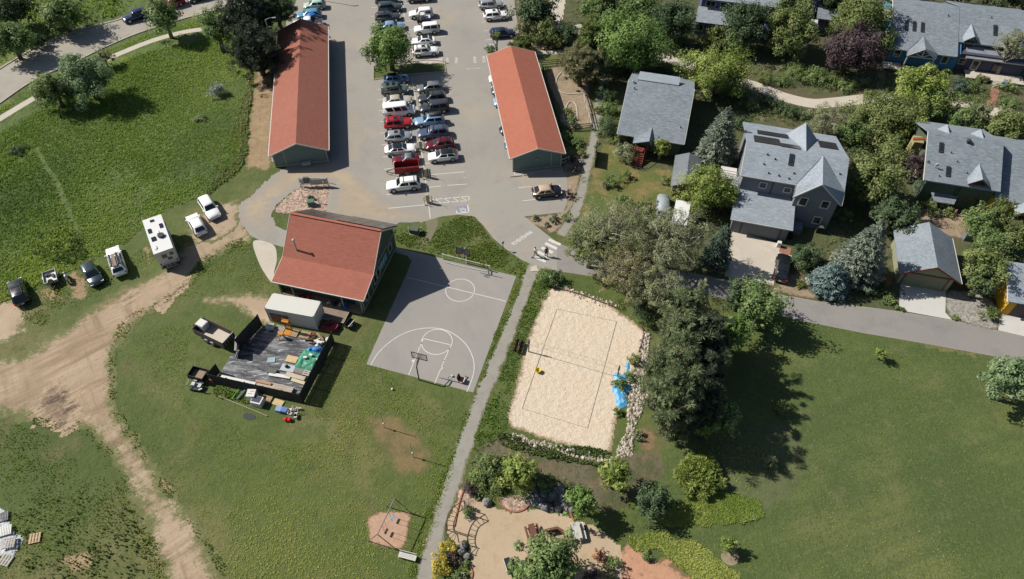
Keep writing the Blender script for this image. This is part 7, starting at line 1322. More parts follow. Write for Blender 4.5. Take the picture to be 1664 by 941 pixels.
# ------------------------------------------------------------------ two people on the crossing
def person(label, px, head, shirt, trousers, hair, stride=.0, arms=(.1, .1), coat=False, k=1.0):
    p = G(*px); t = thing('person', label, 'person', (p.x, p.y, .024), head)
    def skin(name, V, E, Rd, m, parent, sub=1):
        me = bpy.data.meshes.new(name); me.from_pydata([tuple(Vector(v)*k) for v in V], E, []); o = bpy.data.objects.new(name, me); COL.objects.link(o)
        sk = o.modifiers.new('skin', 'SKIN'); sk.use_smooth_shade = True
        for i, r_ in enumerate(Rd): me.skin_vertices[0].data[i].radius = (r_*k, r_*k)
        me.skin_vertices[0].data[0].use_root = True; sb = o.modifiers.new('sub', 'SUBSURF'); sb.levels = sub; sb.render_levels = sub
        bpy.context.view_layer.update(); ev = o.evaluated_get(bpy.context.evaluated_depsgraph_get()); m2 = bpy.data.meshes.new_from_object(ev); o.modifiers.clear(); o.data = m2; m2.materials.clear(); m2.materials.append(m); m2.polygons.foreach_set('use_smooth', [True]*len(m2.polygons)); o.parent = parent; return o
    V = [(0, 0, .93), (0, 0, 1.1), (0, 0, 1.32), (.0, 0, 1.45), (.02, 0, 1.54), (.03, 0, 1.64), (.03, 0, 1.72)]; Rr = [.13, .125, .15, .11, .055, .095, .075]; E = [(i, i+1) for i in range(6)]
    def chain(root, pts, rad):
        prev = root
        for q, r_ in zip(pts, rad): V.append(q); Rr.append(r_); E.append((prev, len(V)-1)); prev = len(V)-1
        return prev
    legs = []; armp = []
    for sy, s in ((1, stride), (-1, -stride)):
        kn_ = (s*.5+.04, sy*.1, .5); an = (s*.95-(.12 if s < 0 else 0), sy*.1, .09 if s >= 0 else .14); legs.append((kn_, an)); chain(0, [(0, sy*.095, .88), kn_, an, (an[0]+.13, sy*.12, .045)], [.095, .062, .045, .045])
    for sy, a in ((1, arms[0]), (-1, arms[1])):
        sh = (0, sy*.19, 1.42); el = (a*.5-.03, sy*.245, 1.14); wr = (a+.06, sy*.25, .9); armp.append((sh, el, wr)); w_ = chain(3, [sh, el, wr, (wr[0]+.02, sy*.25, .83)], [.062, .045, .032, .04])
        for f in range(4): x = wr[0]-.03+.022*f; chain(w_, [(x, sy*.255, .765), (x+.012, sy*.245, .72-.01*(f in (1, 2)))], [.011, .009])
        chain(w_, [(wr[0]+.07, sy*.24, .81), (wr[0]+.085, sy*.235, .77)], [.013, .011])
    body = skin('body', V, E, Rr, mat('skin', S(186, 140, 116), rough=.6), t)
    f_ = MB(); f_.ball((.125, 0, 1.62), .018, 6, 4); f_.m(1); [f_.ball((.108, sy*.034, 1.655), .012, 6, 4) for sy in (-1, 1)]; f_.box((.112, 0, 1.585), (.02, .05, .012)); 
    for sy in (-1, 1): f_.m(0).ball((.03, sy*.096, 1.64), .026, 6, 4, (.6, .4, 1))
    f_.v = [tuple(Vector(v)*k) for v in f_.v]; f_.build('face', [mat('skin', S(186, 140, 116)), m_darktrim], t, True)
    h_b = MB(); h_b.ball((.01, 0, 1.70), .112, 12, 8, (1, .95, .85)); h_b.v = [tuple(Vector(v)*k) for v in h_b.v]; h_b.build('hair', hair, t, True)
    sv = [(0, 0, .9 if not coat else .72), (0, 0, 1.1), (0, 0, 1.33), (0, 0, 1.46)]; se = [(0, 1), (1, 2), (2, 3)]; sr = [.155 if not coat else .19, .15, .172, .10]
    for sh, el, wr in armp:
        i = len(sv); q = Vector(el).lerp(Vector(wr), .75 if coat else .1); sv += [sh, el, tuple(q)]; se += [(3, i), (i, i+1), (i+1, i+2)]; sr += [.082, .062, .055]
    skin('coat' if coat else 'shirt', sv, se, sr, shirt, t)
    tv = [(0, 0, .96)]; te = []; tr_ = [.15]
    for sy, (kn_, an) in zip((1, -1), legs): i = len(tv); tv += [(0, sy*.095, .86), kn_, tuple(Vector(kn_).lerp(Vector(an), .85))]; te += [(0, i), (i, i+1), (i+1, i+2)]; tr_ += [.112, .08, .066]
    skin('trousers', tv, te, tr_, trousers, t); sh_ = MB()
    for kn_, an in legs: sh_.box((an[0]+.07, an[1], .05), (.27, .1, .09), top=(.8, .8))
    sh_.v = [tuple(Vector(v)*k) for v in sh_.v]; sh_.build('shoe', m_plast, t); return t
m_wc = mat('white_cloth', S(224, 222, 218), rough=.9); m_gc = mat('dark_cloth', S(62, 60, 60), rough=.9); m_gc2 = mat('grey_cloth', S(150, 150, 150), rough=.9); m_hair = mat('dark_hair', S(46, 38, 34), rough=.6)
person('person in a white top and pale trousers striding over the crossing stripes, left of two', (869, 417), R(20), m_wc, m_gc2, m_hair, .36, (.3, .12)); person('person in a dark knee length coat standing on the crossing, right of two', (887.5, 416.5), R(-70), m_gc, m_gc, m_hair, .1, (.08, .02), True)
# ------------------------------------------------------------------ trees and shrubs (measured one by one)
T = tree
# top left, along the street
T(14, 62, 34, 4.0, 'broad', 'dark olive bushy tree below the street in the upper left corner', 'green')
T(10, 8, 40, 4.5, 'broad', 'dark green tree at the very top left corner, cut by the frame', 'dark')
T(98, 22, 36, 3.6, 'broad', 'grey olive tree on the green bank left of the dark blue parked car', 'green', dens=.9)
T(62, 66, 14, 1.2, 'broad', 'small dark bush tree on the bank at the edge of the street', 'dark')
T(265, 26, 29, 4.2, 'broad', 'small round street tree on the grass verge in front of the red parked vehicle', 'green', bark=m_palebark)
T(140, 126, 42, 4.2, 'broad', 'pale silvery green tree in the meadow, right of its yellow green neighbour', 'silver', leaf=.34, dens=1.3)
T(86, 145, 31, 3.2, 'broad', 'yellow green tree in the meadow, left of the silvery tree', 'weed', leaf=.3, dens=1.2)
T(168, 92, 16, 2.0, 'loose', 'thin bare twigged sapling behind the silvery tree by the pavement', 'grey', dens=.6)
T(349, 42, 25, 5.0, 'broad', 'bright green tree at the end of the pavement beside the dark pines', 'green', ratio=1.3)
T(404, 28, 52, 6.0, 'pine', 'tall dark pine behind the left red roofed building, upper one of two', 'blackpine', rz_=5.8, dens=1.3, zmin=-.95)
T(416, 82, 48, 4.6, 'pine', 'dark pine whose shadow falls on the left red roof, lower one of two', 'blackpine', rz_=4.5, dens=1.4, zmin=-.95)
T(452, 14, 30, 6.0, 'pine', 'dark evergreen behind the light blue hatchback', 'dark')
shrub(350, 147, 14, 'round silver grey sage bush alone in the bright meadow', 'sage', spiky=True, leaf=.3, dens=1.2)
shrub(325, 193, 12, 'low grey green scrub below the silver sage bush', 'grey', h=.6, dens=.4)
shrub(30, 246, 15, 'dark green scrub patch at the left edge of the meadow', 'dark', h=.8)
shrub(505, 300+21, 6, 'small dark yucca in the pink gravel bed', 'fir', h=.7, spiky=True)
# car park
T(632, 76, 42, 4.4, 'broad', 'bright green tree on the grass island in the middle of the car park', 'bright', leaf=.36, dens=1.2)
T(807, 58, 8, 3.4, 'broad', 'little pollarded tree at the north end of the right red roofed building', 'olive', bark=m_palebark, leaf=.2)
shrub(798, 80, 10, 'leafy bush at the foot of the pollarded tree', 'weed')
# planting right of the car park
T(870, 14, 36, 3.6, 'broad', 'dark spreading tree right of the silver parked car', 'dark')
T(858, 46, 22, 2.0, 'broad', 'grey tan bush behind the white car parked on the right', 'tan')
T(886, 52, 24, 2.4, 'broad', 'brownish green bush between two darker ones above the right building', 'olive')
T(848, 72, 20, 1.7, 'pine', 'spreading juniper close above the roof of the right red building', 'olive', leaf=.4)
T(868, 36, 15, 1.6, 'broad', 'purple leaved shrub among the grey bushes', 'purple')
T(922, 56, 20, 2.0, 'broad', 'dark rounded bush beside the curving concrete path', 'dark')
T(905, 68, 14, 1.3, 'broad', 'small olive bush left of the dark rounded bush', 'olive')
T(958, 62, 30, 5.0, 'pine', 'slender olive pine over the concrete path', 'olive', ratio=1.2, sx=.7)
T(945, 105, 36, 4.0, 'pine', 'wide pine over the fenced garden, next to the right red building', 'tan', leaf=.45, dens=1.1)
T(970, 105, 24, 3.6, 'pine', 'dark pine crowding the wide pine from the right', 'pine')
T(1022, 72, 60, 5.2, 'broad', 'big bright green round tree left of the square grey roof', 'bright', leaf=.42, ratio=.8)
T(965, 16, 28, 2.4, 'broad', 'dull green bush by the path at the top', 'green')
T(990, 34, 22, 2.2, 'broad', 'small green tree behind the big bright tree', 'green')
T(1000, -4, 34, 3.2, 'broad', 'dark green bush cut by the top frame edge', 'dark')
T(1042, 14, 34, 4.0, 'broad', 'leafy mid green tree left of the blue house', 'green')
T(1092, 34, 38, 4.6, 'broad', 'dark green tree against the left wall of the blue house', 'dark', leaf=.34)
# around the back houses
T(1212, 38, 40, 5.0, 'broad', 'dark green tree hiding the right half of the blue house', 'dark', leaf=.36)
T(1284, 44, 46, 5.0, 'broad', 'olive green tree left of the grey porch roof', 'olive', leaf=.36)
T(1162, 64, 24, 2.4, 'broad', 'yellow green shrub tree before the blue porch', 'olive')
T(1196, 72, 22, 2.2, 'broad', 'mid green shrub tree between the blue house and the wide honey locust', 'green')
T(1168, 116, 52, 4.4, 'broad', 'wide feathery yellow green tree above the blue grey spruce', 'lime', ratio=.6, sx=1.25, leaf=.3, dens=.85)
T(1400, 30, 48, 5.4, 'broad', 'large tan green tree behind the purple plum', 'olive', leaf=.36)
T(1384, 82, 46, 4.4, 'broad', 'dark purple leaved plum tree', 'purple', leaf=.34)
T(1352, 0, 22, 5.0, 'pine', 'dark evergreen at the top beside the grey porch roof', 'dark')
T(1440, 66, 18, 3.5, 'broad', 'narrow green tree against the blue gable', 'green')
T(1500, 146, 43, 4.2, 'broad', 'vivid yellow green tree in front of the duplex', 'lime', leaf=.34, dens=1.2)
T(1520, 168, 30, 3.2, 'broad', 'darker green tree pressed against the vivid yellow green one', 'green')
T(1440, 186, 48, 3.8, 'broad', 'wide pale olive tree below the concrete path', 'olive', sx=1.3, ratio=.6, leaf=.28, dens=.8)
T(1480, 200, 30, 3.2, 'broad', 'yellow olive tree right above the green house', 'lime', leaf=.28, dens=.8)
T(1560, 196, 28, 2.6, 'broad', 'dark green bush behind the ridge of the green house', 'green')
T(1592, 186, 24, 2.2, 'broad', 'grey green round bush beside the pale path', 'grey')
T(1640, 205, 34, 3.0, 'broad', 'olive bush at the right frame edge behind the green house', 'olive')
T(1650, 70, 26, 6.0, 'loose', 'airy grey green tree with twin white trunks at the right edge', 'grey', bark=m_palebark, dens=.8)
T(1344, 196, 36, 2.8, 'loose', 'loose grey olive bush behind the big grey house', 'grey', sx=1.3, ratio=.7, dens=1.4)
T(1386, 214, 26, 2.6, 'broad', 'green tree right of the loose grey bush', 'green')
T(1420, 282, 48, 4.4, 'broad', 'dense tan green tree between the grey house and the green house', 'olive', leaf=.3, dens=1.2, sx=.9)
T(1452, 242, 26, 3.6, 'broad', 'tan green tree top behind the dense tan one', 'olive', leaf=.28)
T(1492, 268, 26, 3.4, 'loose', 'dark leafless brown bush at the corner of the green house', 'purple', dens=.8)
T(1458, 352, 32, 3.4, 'broad', 'dark green tree between the silver spruce and the grey garage', 'dark')
T(1440, 330, 22, 3.0, 'broad', 'shaded green bush behind the silver spruce', 'dark')
T(1590, 360, 26, 2.8, 'broad', 'grey green bush below the dormer of the green house', 'green', leaf=.26)
T(1620, 348, 28, 2.8, 'broad', 'pale green bush beside the yellow wall', 'olive', leaf=.26)
T(1608, 392, 28, 2.4, 'broad', 'mid green bush behind the dark olive tree', 'green', leaf=.26)
T(1648, 384, 24, 2.2, 'broad', 'yellow green bush at the right edge above the yellow garage', 'olive', leaf=.26)
T(1600, 432, 38, 3.8, 'broad', 'dark olive tree left of the yellow garage', 'olive', leaf=.28, dens=1.1)
T(1596, 462, 24, 2.6, 'broad', 'shaded lower tree in front of the dark olive tree', 'dark', leaf=.26)
shrub(1611, 512, 14, 'tall grassy weeds at the corner of the yellow garage', 'weed', spiky=True, h=1.2, leaf=.4)
T(1470, -32, 44, 6.0, 'pine', 'dark trees rising behind the ridge of the duplex, left', 'dark')
T(1560, -30, 48, 6.0, 'pine', 'dark tree rising behind the middle of the duplex roof', 'dark')
T(1640, -22, 48, 6.0, 'broad', 'dark tree behind the right end of the duplex roof', 'dark')
T(1290, -20, 40, 5.0, 'broad', 'dark tree crown at the top edge between the blue house and the porch wing', 'dark')
# conifers
conifer(1158, 268, 10.5, 38, 'tall grey green spruce between the square grey roof and the big grey house', 'spruce')
conifer(1160, 430, 7.5, 26, 'dark green fir at the left wall of the driveway', 'fir', power=.7)
conifer(1384, 448, 10.0, 46, 'large silvery spruce right of the big grey house', 'spruce', dens=1.1)
conifer(1342, 470, 5.0, 34, 'small vivid blue spruce at the edge of the lane', 'blue', power=.7, dens=1.5)
T(1309, 414, 25, 1.7, 'broad', 'clipped round dark green bush beside the black car', 'dark', ratio=1.0, leaf=.16, dens=1.6, cat='shrub', name='clipped_shrub')
# centre of the picture
T(1146, 306, 44, 3.6, 'broad', 'sparse yellow green tree in front of the metal shed', 'lime', leaf=.26, dens=.6, bark=m_palebark)
T(1178, 318, 26, 3.2, 'broad', 'yellow green tree touching the roof of the attached garage', 'lime', leaf=.26, dens=.8)
T(990, 376, 66, 4.8, 'loose', 'big grey olive half bare tree at the crossing, left part of the clump', 'grey', dens=1.8, ratio=.75)
T(1092, 392, 66, 5.2, 'loose', 'big grey olive half bare tree arching over the lane', 'grey', dens=1.8, ratio=.8)
T(1020, 440, 54, 4.2, 'loose', 'half bare olive tree above the north end of the sand court', 'tan', dens=1.6, ratio=.7)
T(960, 400, 42, 4.0, 'loose', 'thin olive tree reaching over the crossing stripes', 'olive', dens=1.6, ratio=.7)
T(1070, 466, 48, 4.2, 'loose', 'half bare twisted tree beside the lane', 'grey', dens=1.5, ratio=.7)
T(1046, 350, 30, 3.0, 'loose', 'loose green tree beside the low trailer', 'olive', dens=1.2)
T(1108, 520, 40, 6.4, 'pine', 'tall dark pine, northernmost of the row beside the sand court', 'pine', dens=1.3, rz_=6.0, zmin=-.9)
T(1146, 556, 36, 5.6, 'pine', 'dark pine at the right side of the pine row', 'blackpine', dens=1.2, rz_=5.4, zmin=-.9)
T(1104, 566, 40, 6.8, 'pine', 'broad grey green pine in the middle of the row beside the sand court', 'pine', dens=1.3, rz_=6.4, zmin=-.9)
T(1080, 612, 38, 6.2, 'pine', 'pine leaning towards the white rocks, second from the south of the row', 'pine', dens=1.3, rz_=6.0, zmin=-.9)
T(1098, 650, 46, 6.6, 'pine', 'largest dark pine at the south end of the row, above the orange bare soil', 'pine', dens=1.3, rz_=6.3, zmin=-.9)
T(1136, 660, 38, 5.4, 'pine', 'dark pine behind the largest one', 'blackpine', dens=1.2, rz_=5.2, zmin=-.9)
T(1140, 606, 36, 5.6, 'pine', 'dark pine between the middle and the south end of the row', 'blackpine', dens=1.2, rz_=5.4, zmin=-.9)
T(1192, 538, 30, 4.0, 'broad', 'bright green tree in the shade of the pines near the lane', 'bright', leaf=.3)
T(1160, 556, 34, 3.6, 'broad', 'mid green tree among the pines', 'green', leaf=.3)
T(1234, 500, 46, 3.8, 'broad', 'grey green spreading tree at the lane, casting a round shadow on the park lawn', 'green', leaf=.32)
T(1205, 478, 28, 3.2, 'broad', 'dark tree behind the spreading tree at the lane', 'dark', leaf=.3)
T(1168, 674, 36, 3.6, 'broad', 'green tree with a yellow green top, south of the pines', 'green', leaf=.3)
T(1148, 690, 22, 3.0, 'broad', 'yellow green young tree inside the green one', 'lime', leaf=.26)
T(1136, 770, 36, .9, 'pine', 'sprawling yellow green juniper at the south end of the row', 'lime', ratio=.3, leaf=.7, dens=1.3)
T(1060, 816, 32, 2.0, 'broad', 'dark green round tree at the end of the tall grass strip', 'dark', leaf=.28)
conifer(1265, 668, 2.4, 10, 'small young conifer standing alone in the park lawn, upper one', 'weed', name='young_conifer')
conifer(1249, 757, 2.0, 14, 'small young conifer standing alone in the park lawn, lower and paler one', 'grey', name='young_conifer')
T(1640, 614, 40, 4.0, 'broad', 'grey green tree at the right frame edge south of the lane', 'silver', leaf=.34, ratio=.9)
T(1434, 574, 10, 1.3, 'broad', 'tiny yellow green sapling in the open park lawn', 'lime', leaf=.2, dens=.4, name='sapling')
# playground
T(842, 768, 30, 3.0, 'broad', 'young yellow green tree at the north rim of the playground', 'lime', leaf=.28, ratio=.95)
T(1000, 772, 30, 3.0, 'broad', 'young lime green tree on the dry slope below the sand court', 'lime', leaf=.26, dens=.75)
T(946, 814, 29, 3.0, 'broad', 'bright lime tree beside the boulders of the playground', 'bright', leaf=.3, ratio=.8)
T(893, 925, 60, 3.8, 'broad', 'big dense green tree in the playground at the bottom of the picture', 'green', leaf=.3, ratio=.7, dens=1.15)
T(842, 925, 18, 2.4, 'broad', 'low bough of green leaves left of the big playground tree', 'green', leaf=.28, name='sapling')
T(1185, 884, 16, 1.5, 'broad', 'young yellow green sapling in a pale mulch ring', 'lime', leaf=.2, dens=.5, name='sapling')
for q in ((795, 750, 20, 'dark green leafy shrub beside the footpath above the playground', 'green'), (816, 752, 15, 'round green shrub left of the young yellow green tree', 'dark'), (784, 776, 20, 'blue green low shrub beside the footpath', 'weed'), (806, 786, 17, 'yellow green shrub in the planting bed of the playground', 'olive'),
          (764, 795, 14, 'purple leaved shrub at the footpath', 'purple'), (774, 806, 7, 'small dark shrub below the purple one', 'green'), (758, 830, 13, 'green shrub at the foot of the curved ladder', 'green'), (868, 775, 17, 'dark shrub right of the young yellow green tree', 'dark'), (886, 788, 15, 'dark shrub behind the black boulders', 'green'),
          (728, 890, 17, 'golden yellow shrub beside the footpath, upper one', 'yellow'), (717, 922, 22, 'golden yellow shrub beside the footpath, lower and larger one', 'yellow'), (735, 906, 14, 'dark purple shrub between the two golden ones', 'purple'), (755, 916, 8, 'small green dome shrub beside the boulders', 'green'), (740, 935, 13, 'green shrub right of the lower golden one', 'green'), (752, 936, 10, 'grey green shrub at the bottom edge', 'grey'),
          (965, 940, 14, 'purple shrub at the bottom right of the big tree', 'purple'), (976, 905, 12, 'rust coloured dry shrub beside the red soil', 'rust'), (1000, 915, 14, 'green weed bush at the red soil', 'weed'), (1050, 905, 11, 'small weed bush on the red soil', 'weed'), (985, 935, 14, 'tan dry bush at the bottom edge', 'tan'), (757, 803, 0, '', ''),
          (1006, 625, 13, 'green bush at the right rim of the sand court next to the blue tarpaulin', 'weed'), (1030, 582, 12, 'olive bush at the rim of the sand court above the blue tarpaulin', 'olive'), (1022, 612, 11, 'dark bush between blue tarpaulin and white rocks', 'green'), (1004, 668, 9, 'small bush below the blue tarpaulin', 'weed'), (1048, 620, 13, 'long green bush between white rocks and the pines', 'green'), (1036, 706, 10, 'small grey bush on the white rocks', 'grey'),
          (890, 452, 18, 'bushy green weeds at the top left corner of the sand court', 'green'), (906, 448, 14, 'dark bush behind the top of the sand court', 'dark'), (1050, 505, 26, 'dark bramble under the trees at the top right of the sand court', 'dark')):
    if q[2]: shrub(q[0], q[1], q[2], q[3], q[4], leaf=.2)
# yard of the square roofed house and the gravel bed
for q in ((1016, 246, 21, 'grey leafless looking shrub at the stairs of the square roofed house', 'grey', 2.6), (1046, 236, 0, '', '', 0), (985, 150, 20, 'dark shrub between the footpath and the square roofed house', 'dark', 2.2), (990, 175, 18, 'green shrub left of the square grey roof', 'green', 1.8), (986, 205, 22, 'big dark shrub left of the square grey roof', 'dark', 2.4), (1000, 228, 12, 'pale green weeds at the corner of the square roofed house', 'weed', 1.0),
          (996, 294, 15, 'dark leafy bush in the small yard', 'green', 1.6), (1017, 284, 9, 'pale bush next to the dark one in the small yard', 'weed', 1.3), (1016, 324, 13, 'green bush near the low trailer', 'green', 1.3), (984, 300, 7, 'small pale flowering bush in the small yard', 'tan', .9), (1082, 292, 11, 'grassy clump at the wall of the metal shed', 'weed', 1.0),
          (930, 200, 10, 'dark shrub at the corner of the fenced garden', 'dark', 1.2), (918, 222, 13, 'green shrub along the eaves of the right building', 'green', 1.3), (938, 232, 12, 'blue green shrub in the bed below the fenced garden', 'weed', 1.1), (930, 258, 9, 'dark purple shrub at the corner of the right building', 'purple', 1.0), (945, 250, 8, 'yellow green shrub beside the footpath', 'olive', .8), (935, 275, 9, 'dull purple bush in the tan bed', 'purple', 1.0), (926, 316, 9, 'purple bush at the nose of the black convertible', 'purple', 1.0), (943, 262, 6, 'grey dome in the tan bed beside the footpath', 'sage', .6),
          (900, 354, 8, 'dark bush at the end of the tan bed', 'dark', .9), (889, 365, 5, 'small dark round bush on the bare tan bed', 'dark', .6), (922, 352, 8, 'green bush near the end of the footpath', 'green', .9), (869, 354, 6, 'small pale weed clump at the lane', 'weed', .6), (924, 180, 9, 'bright green clump inside the fenced garden', 'weed', .7), (930, 192, 8, 'dull green clump inside the fenced garden', 'green', .7), (970, 178, 8, 'yellow green bush between fence and footpath', 'olive', 1.0)):
    if q[2]: shrub(q[0], q[1], q[2], q[3], q[4], h=q[5])
T(1075, 238, 14, 2.4, 'broad', 'slim birch with a white trunk in front of the square roofed house', 'lime', bark=m_palebark, leaf=.2, ratio=1.3, dens=.6, name='birch')
# gardens between the houses
for q in ((1248, 126, 18, 'reddish green clipped hedge bush beside the concrete path, left one', 'olive', 1.2), (1272, 132, 16, 'clipped hedge bush beside the concrete path, right one', 'green', 1.1), (1300, 120, 20, 'big leafy green shrub north of the concrete path', 'weed', 1.8), (1326, 122, 22, 'large green shrub below the purple plum', 'green', 1.9), (1350, 132, 18, 'bright green shrub right of the large shrub', 'weed', 1.5), (1375, 136, 18, 'mid green shrub under the purple plum', 'green', 1.4), (1285, 108, 14, 'blue green shrub near the grey side path', 'weed', 1.3), (1400, 130, 14, 'grey shrub beside the stepping stones', 'grey', 1.1),
          (1244, 162, 14, 'dark hedge plant at the left end of the long hedge', 'dark', 1.6), (1266, 172, 15, 'dark hedge plant, second of the long hedge', 'dark', 1.6), (1288, 180, 15, 'dark hedge plant in the middle of the long hedge', 'dark', 1.7), (1312, 186, 15, 'dark hedge plant at the right end of the long hedge', 'dark', 1.7), (1220, 170, 16, 'green bush left of the grey side path', 'green', 1.5), (1205, 200, 18, 'dark bush above the roof corner of the big grey house', 'dark', 1.8), (1205, 150, 20, 'green bush under the feathery tree', 'green', 1.8),
          (1105, 66, 14, 'pale green shrub in front of the dark tree', 'weed', 1.1), (1098, 84, 12, 'grey green shrub at the pale path', 'grey', .9), (1125, 78, 13, 'dark shrub in front of the blue porch', 'dark', 1.2), (1090, 118, 16, 'shaded shrub below the pale path', 'dark', 1.3), (1070, 112, 14, 'shaded bush above the square grey roof', 'dark', 1.2), (1100, 130, 14, 'shaded green bush at the roof corner of the square roofed house', 'green', 1.3),
          (1560, 138, 20, 'dark blue green shrub before the purple house front', 'fir', 1.6), (1582, 140, 16, 'green yellow shrub before the purple house front', 'weed', 1.3), (1596, 128, 12, 'olive shrub left of the white steps', 'olive', 1.0), (1560, 158, 18, 'grassy shrub bed at the pale path, left one', 'weed', .8), (1588, 166, 16, 'grassy shrub bed at the pale path, right one', 'weed', .8), (1638, 140, 15, 'green shrub right of the white steps', 'green', 1.3), (1640, 165, 18, 'leafy ground shrub right of the brick path', 'green', .9), (1460, 118, 14, 'dark shrub at the blue wall', 'dark', 1.3), (1415, 150, 14, 'yellow green shrub at the stepping stones', 'olive', 1.0), (1455, 150, 14, 'shaded shrub under the vivid tree', 'green', 1.1),
          (1516, 338, 14, 'leafy shrub at the bay window of the green house', 'weed', 1.6), (1540, 346, 10, 'pale shrub beside the bay window', 'weed', 1.1), (1400, 430, 0, '', '', 0), (1316, 458, 8, 'pale flowering shrub at the lane', 'sage', .7), (1302, 462, 9, 'yellow green shrub at the lane beside the black car', 'olive', .7), (1430, 470, 14, 'dark shrub left of the grey garage', 'dark', 1.0), (1442, 484, 14, 'grey green low shrub at the driveway of the grey garage', 'weed', .8), (1408, 470, 16, 'shaded shrub under the silvery spruce', 'dark', 1.0), (1440, 456, 10, 'orange tinged shrub left of the grey garage', 'rust', .9), (1462, 500, 7, 'pale clump at the lane corner of the driveway', 'weed', .5), (1553, 516, 6, 'weed clump in the grey gravel', 'weed', .4),
          (1180, 240, 12, 'dark bush at the deck of the big grey house', 'dark', 1.3), (1395, 250, 16, 'dark bush right of the big grey house', 'dark', 1.6), (1350, 350, 10, 'dark bush at the right wall of the big grey house', 'dark', 1.1), (1374, 350, 14, 'green bush below the dense tan tree', 'green', 1.4)):
    if q[2]: shrub(q[0], q[1], q[2], q[3], q[4], h=q[5])
FP = [(872, 428, 8), (862, 448, 8), (848, 486, 9), (832, 525, 9), (815, 565, 10), (796, 615, 11), (775, 665, 11), (758, 715, 12), (738, 775, 13), (718, 835, 13), (706, 880, 14), (694, 920, 14), (684, 990, 15)]
PATH_CUT = [(x-w, y) for x, y, w in FP]+[(x+w, y) for x, y, w in reversed(FP)]; WALK_CUT = [(408, 388), (448, 394), (454, 420), (450, 446), (446, 466), (430, 454), (414, 425)]
YARD_CUT = ([(602, 838), (660, 832), (664, 856), (652, 894), (600, 880)], [(600, 690), (612, 675), (640, 672), (668, 694), (698, 724), (700, 750), (686, 772), (655, 772), (634, 750), (604, 718)], [(420, 690), (470, 665), (550, 690), (530, 716), (450, 725)], [(310, 500), (400, 510), (560, 520), (560, 560), (500, 690), (400, 700), (300, 640)], [(595, 590), (772, 640), (790, 600), (620, 560)])
# ------------------------------------------------------------------ grass and ground cover that nobody could count
blades('tall_grass', [(-200, 330), (-40, 240), (30, 200), (160, 120), (250, 82), (340, 62), (420, 50), (412, 110), (404, 200), (394, 268), (345, 310), (270, 342), (225, 376), (150, 425), (40, 470), (-120, 540)], 62000, .2, .075, 'meadow', 'tall bright green meadow grass in the upper left field', 'grass', clump=.09, bare=-.3, seed=1, lean=1.3, per=3, cut=([(54, 238), (60, 236), (74, 262), (95, 292), (110, 328), (124, 362), (136, 398), (132, 400), (118, 366), (103, 334), (88, 296), (68, 266)],))
blades('tall_grass', [(404, 120), (412, 120), (402, 210), (396, 265), (345, 312), (338, 305), (388, 250), (394, 190)], 900, .3, .14, 'hay', 'rank grey green grass along the edge of the bare strip', 'grass', clump=.4, bare=-.4, seed=2)
blades('bank_grass', [(-120, 150), (0, 104), (60, 70), (120, 45), (200, 20), (205, -30), (60, -50), (-120, 0)], 6000, .45, .14, 'meadow', 'tall grass on the bank above the street', 'grass', clump=.3, bare=-.3, seed=3)
blades('lawn_tufts', [(450, 640), (560, 560), (700, 660), (760, 650), (740, 740), (690, 900), (600, 980), (400, 980), (330, 860), (240, 730), (200, 640), (210, 560), (320, 530), (330, 620)], 30000, .08, .05, 'turf', 'short tufts of the rough lawn around the storage yard', 'grass', clump=.13, bare=-.02, seed=4, lean=1.4, per=3, cut=YARD_CUT)
blades('lawn_tufts', [(-100, 700), (60, 700), (120, 750), (200, 800), (250, 900), (270, 1000), (-100, 1000)], 14000, .1, .06, 'turf', 'rough lawn tufts in the lower left corner', 'grass', clump=.25, bare=0, seed=5)
blades('lawn_tufts', [(400, 395), (330, 440), (300, 480), (330, 480), (440, 470), (440, 440), (420, 410)], 2500, .1, .09, 'turf', 'lawn tufts between the dirt track and the hall', 'grass', clump=.4, bare=-.2, seed=6, cut=(WALK_CUT,))
blades('lawn_tufts', [(700, 392), (720, 362), (750, 352), (776, 356), (800, 392), (850, 430), (838, 446), (760, 424), (690, 408), (650, 396), (640, 375), (680, 372)], 5000, .14, .1, 'turf', 'thick grass between the car park and the ball court', 'grass', clump=.4, bare=-.3, seed=7)
blades('lawn_tufts', [(850, 440), (838, 500), (790, 620), (740, 770), (718, 830), (690, 930), (660, 930), (700, 820), (770, 640), (835, 470)], 3000, .12, .09, 'turf', 'grass rim along the ball court and footpath', 'grass', clump=.5, bare=-.2, seed=8, lean=1.2, cut=(PATH_CUT,))
blades('path_weeds', [(872, 440), (905, 452), (880, 495), (852, 560), (830, 640), (824, 690), (812, 706), (780, 740), (765, 740), (800, 640), (838, 540)], 2600, .15, .08, 'meadow', 'tall weeds between the footpath and the sand court', 'weeds', clump=.5, bare=-.1, seed=9, lean=.9, cut=(PATH_CUT,))
blades('path_weeds', [(812, 704), (850, 715), (930, 742), (985, 752), (980, 762), (900, 746), (820, 722)], 700, .22, .11, 'weed', 'dark weeds below the strip of white rocks', 'weeds', clump=.5, bare=-.6, seed=10)
blades('path_weeds', [(905, 725), (975, 732), (988, 745), (930, 738)], 500, .3, .14, 'weed', 'weeds at the lower rim of the sand court', 'weeds', clump=.5, bare=-.3, seed=11)
blades('tall_grass_strip', [(1070, 850), (1130, 812), (1200, 802), (1232, 812), (1232, 840), (1190, 850), (1110, 856)], 7000, .15, .08, 'turf', 'strip of dense unmown grass curving into the park lawn', 'grass', clump=.5, bare=-.5, amp=.9, lean=1.3, seed=12)
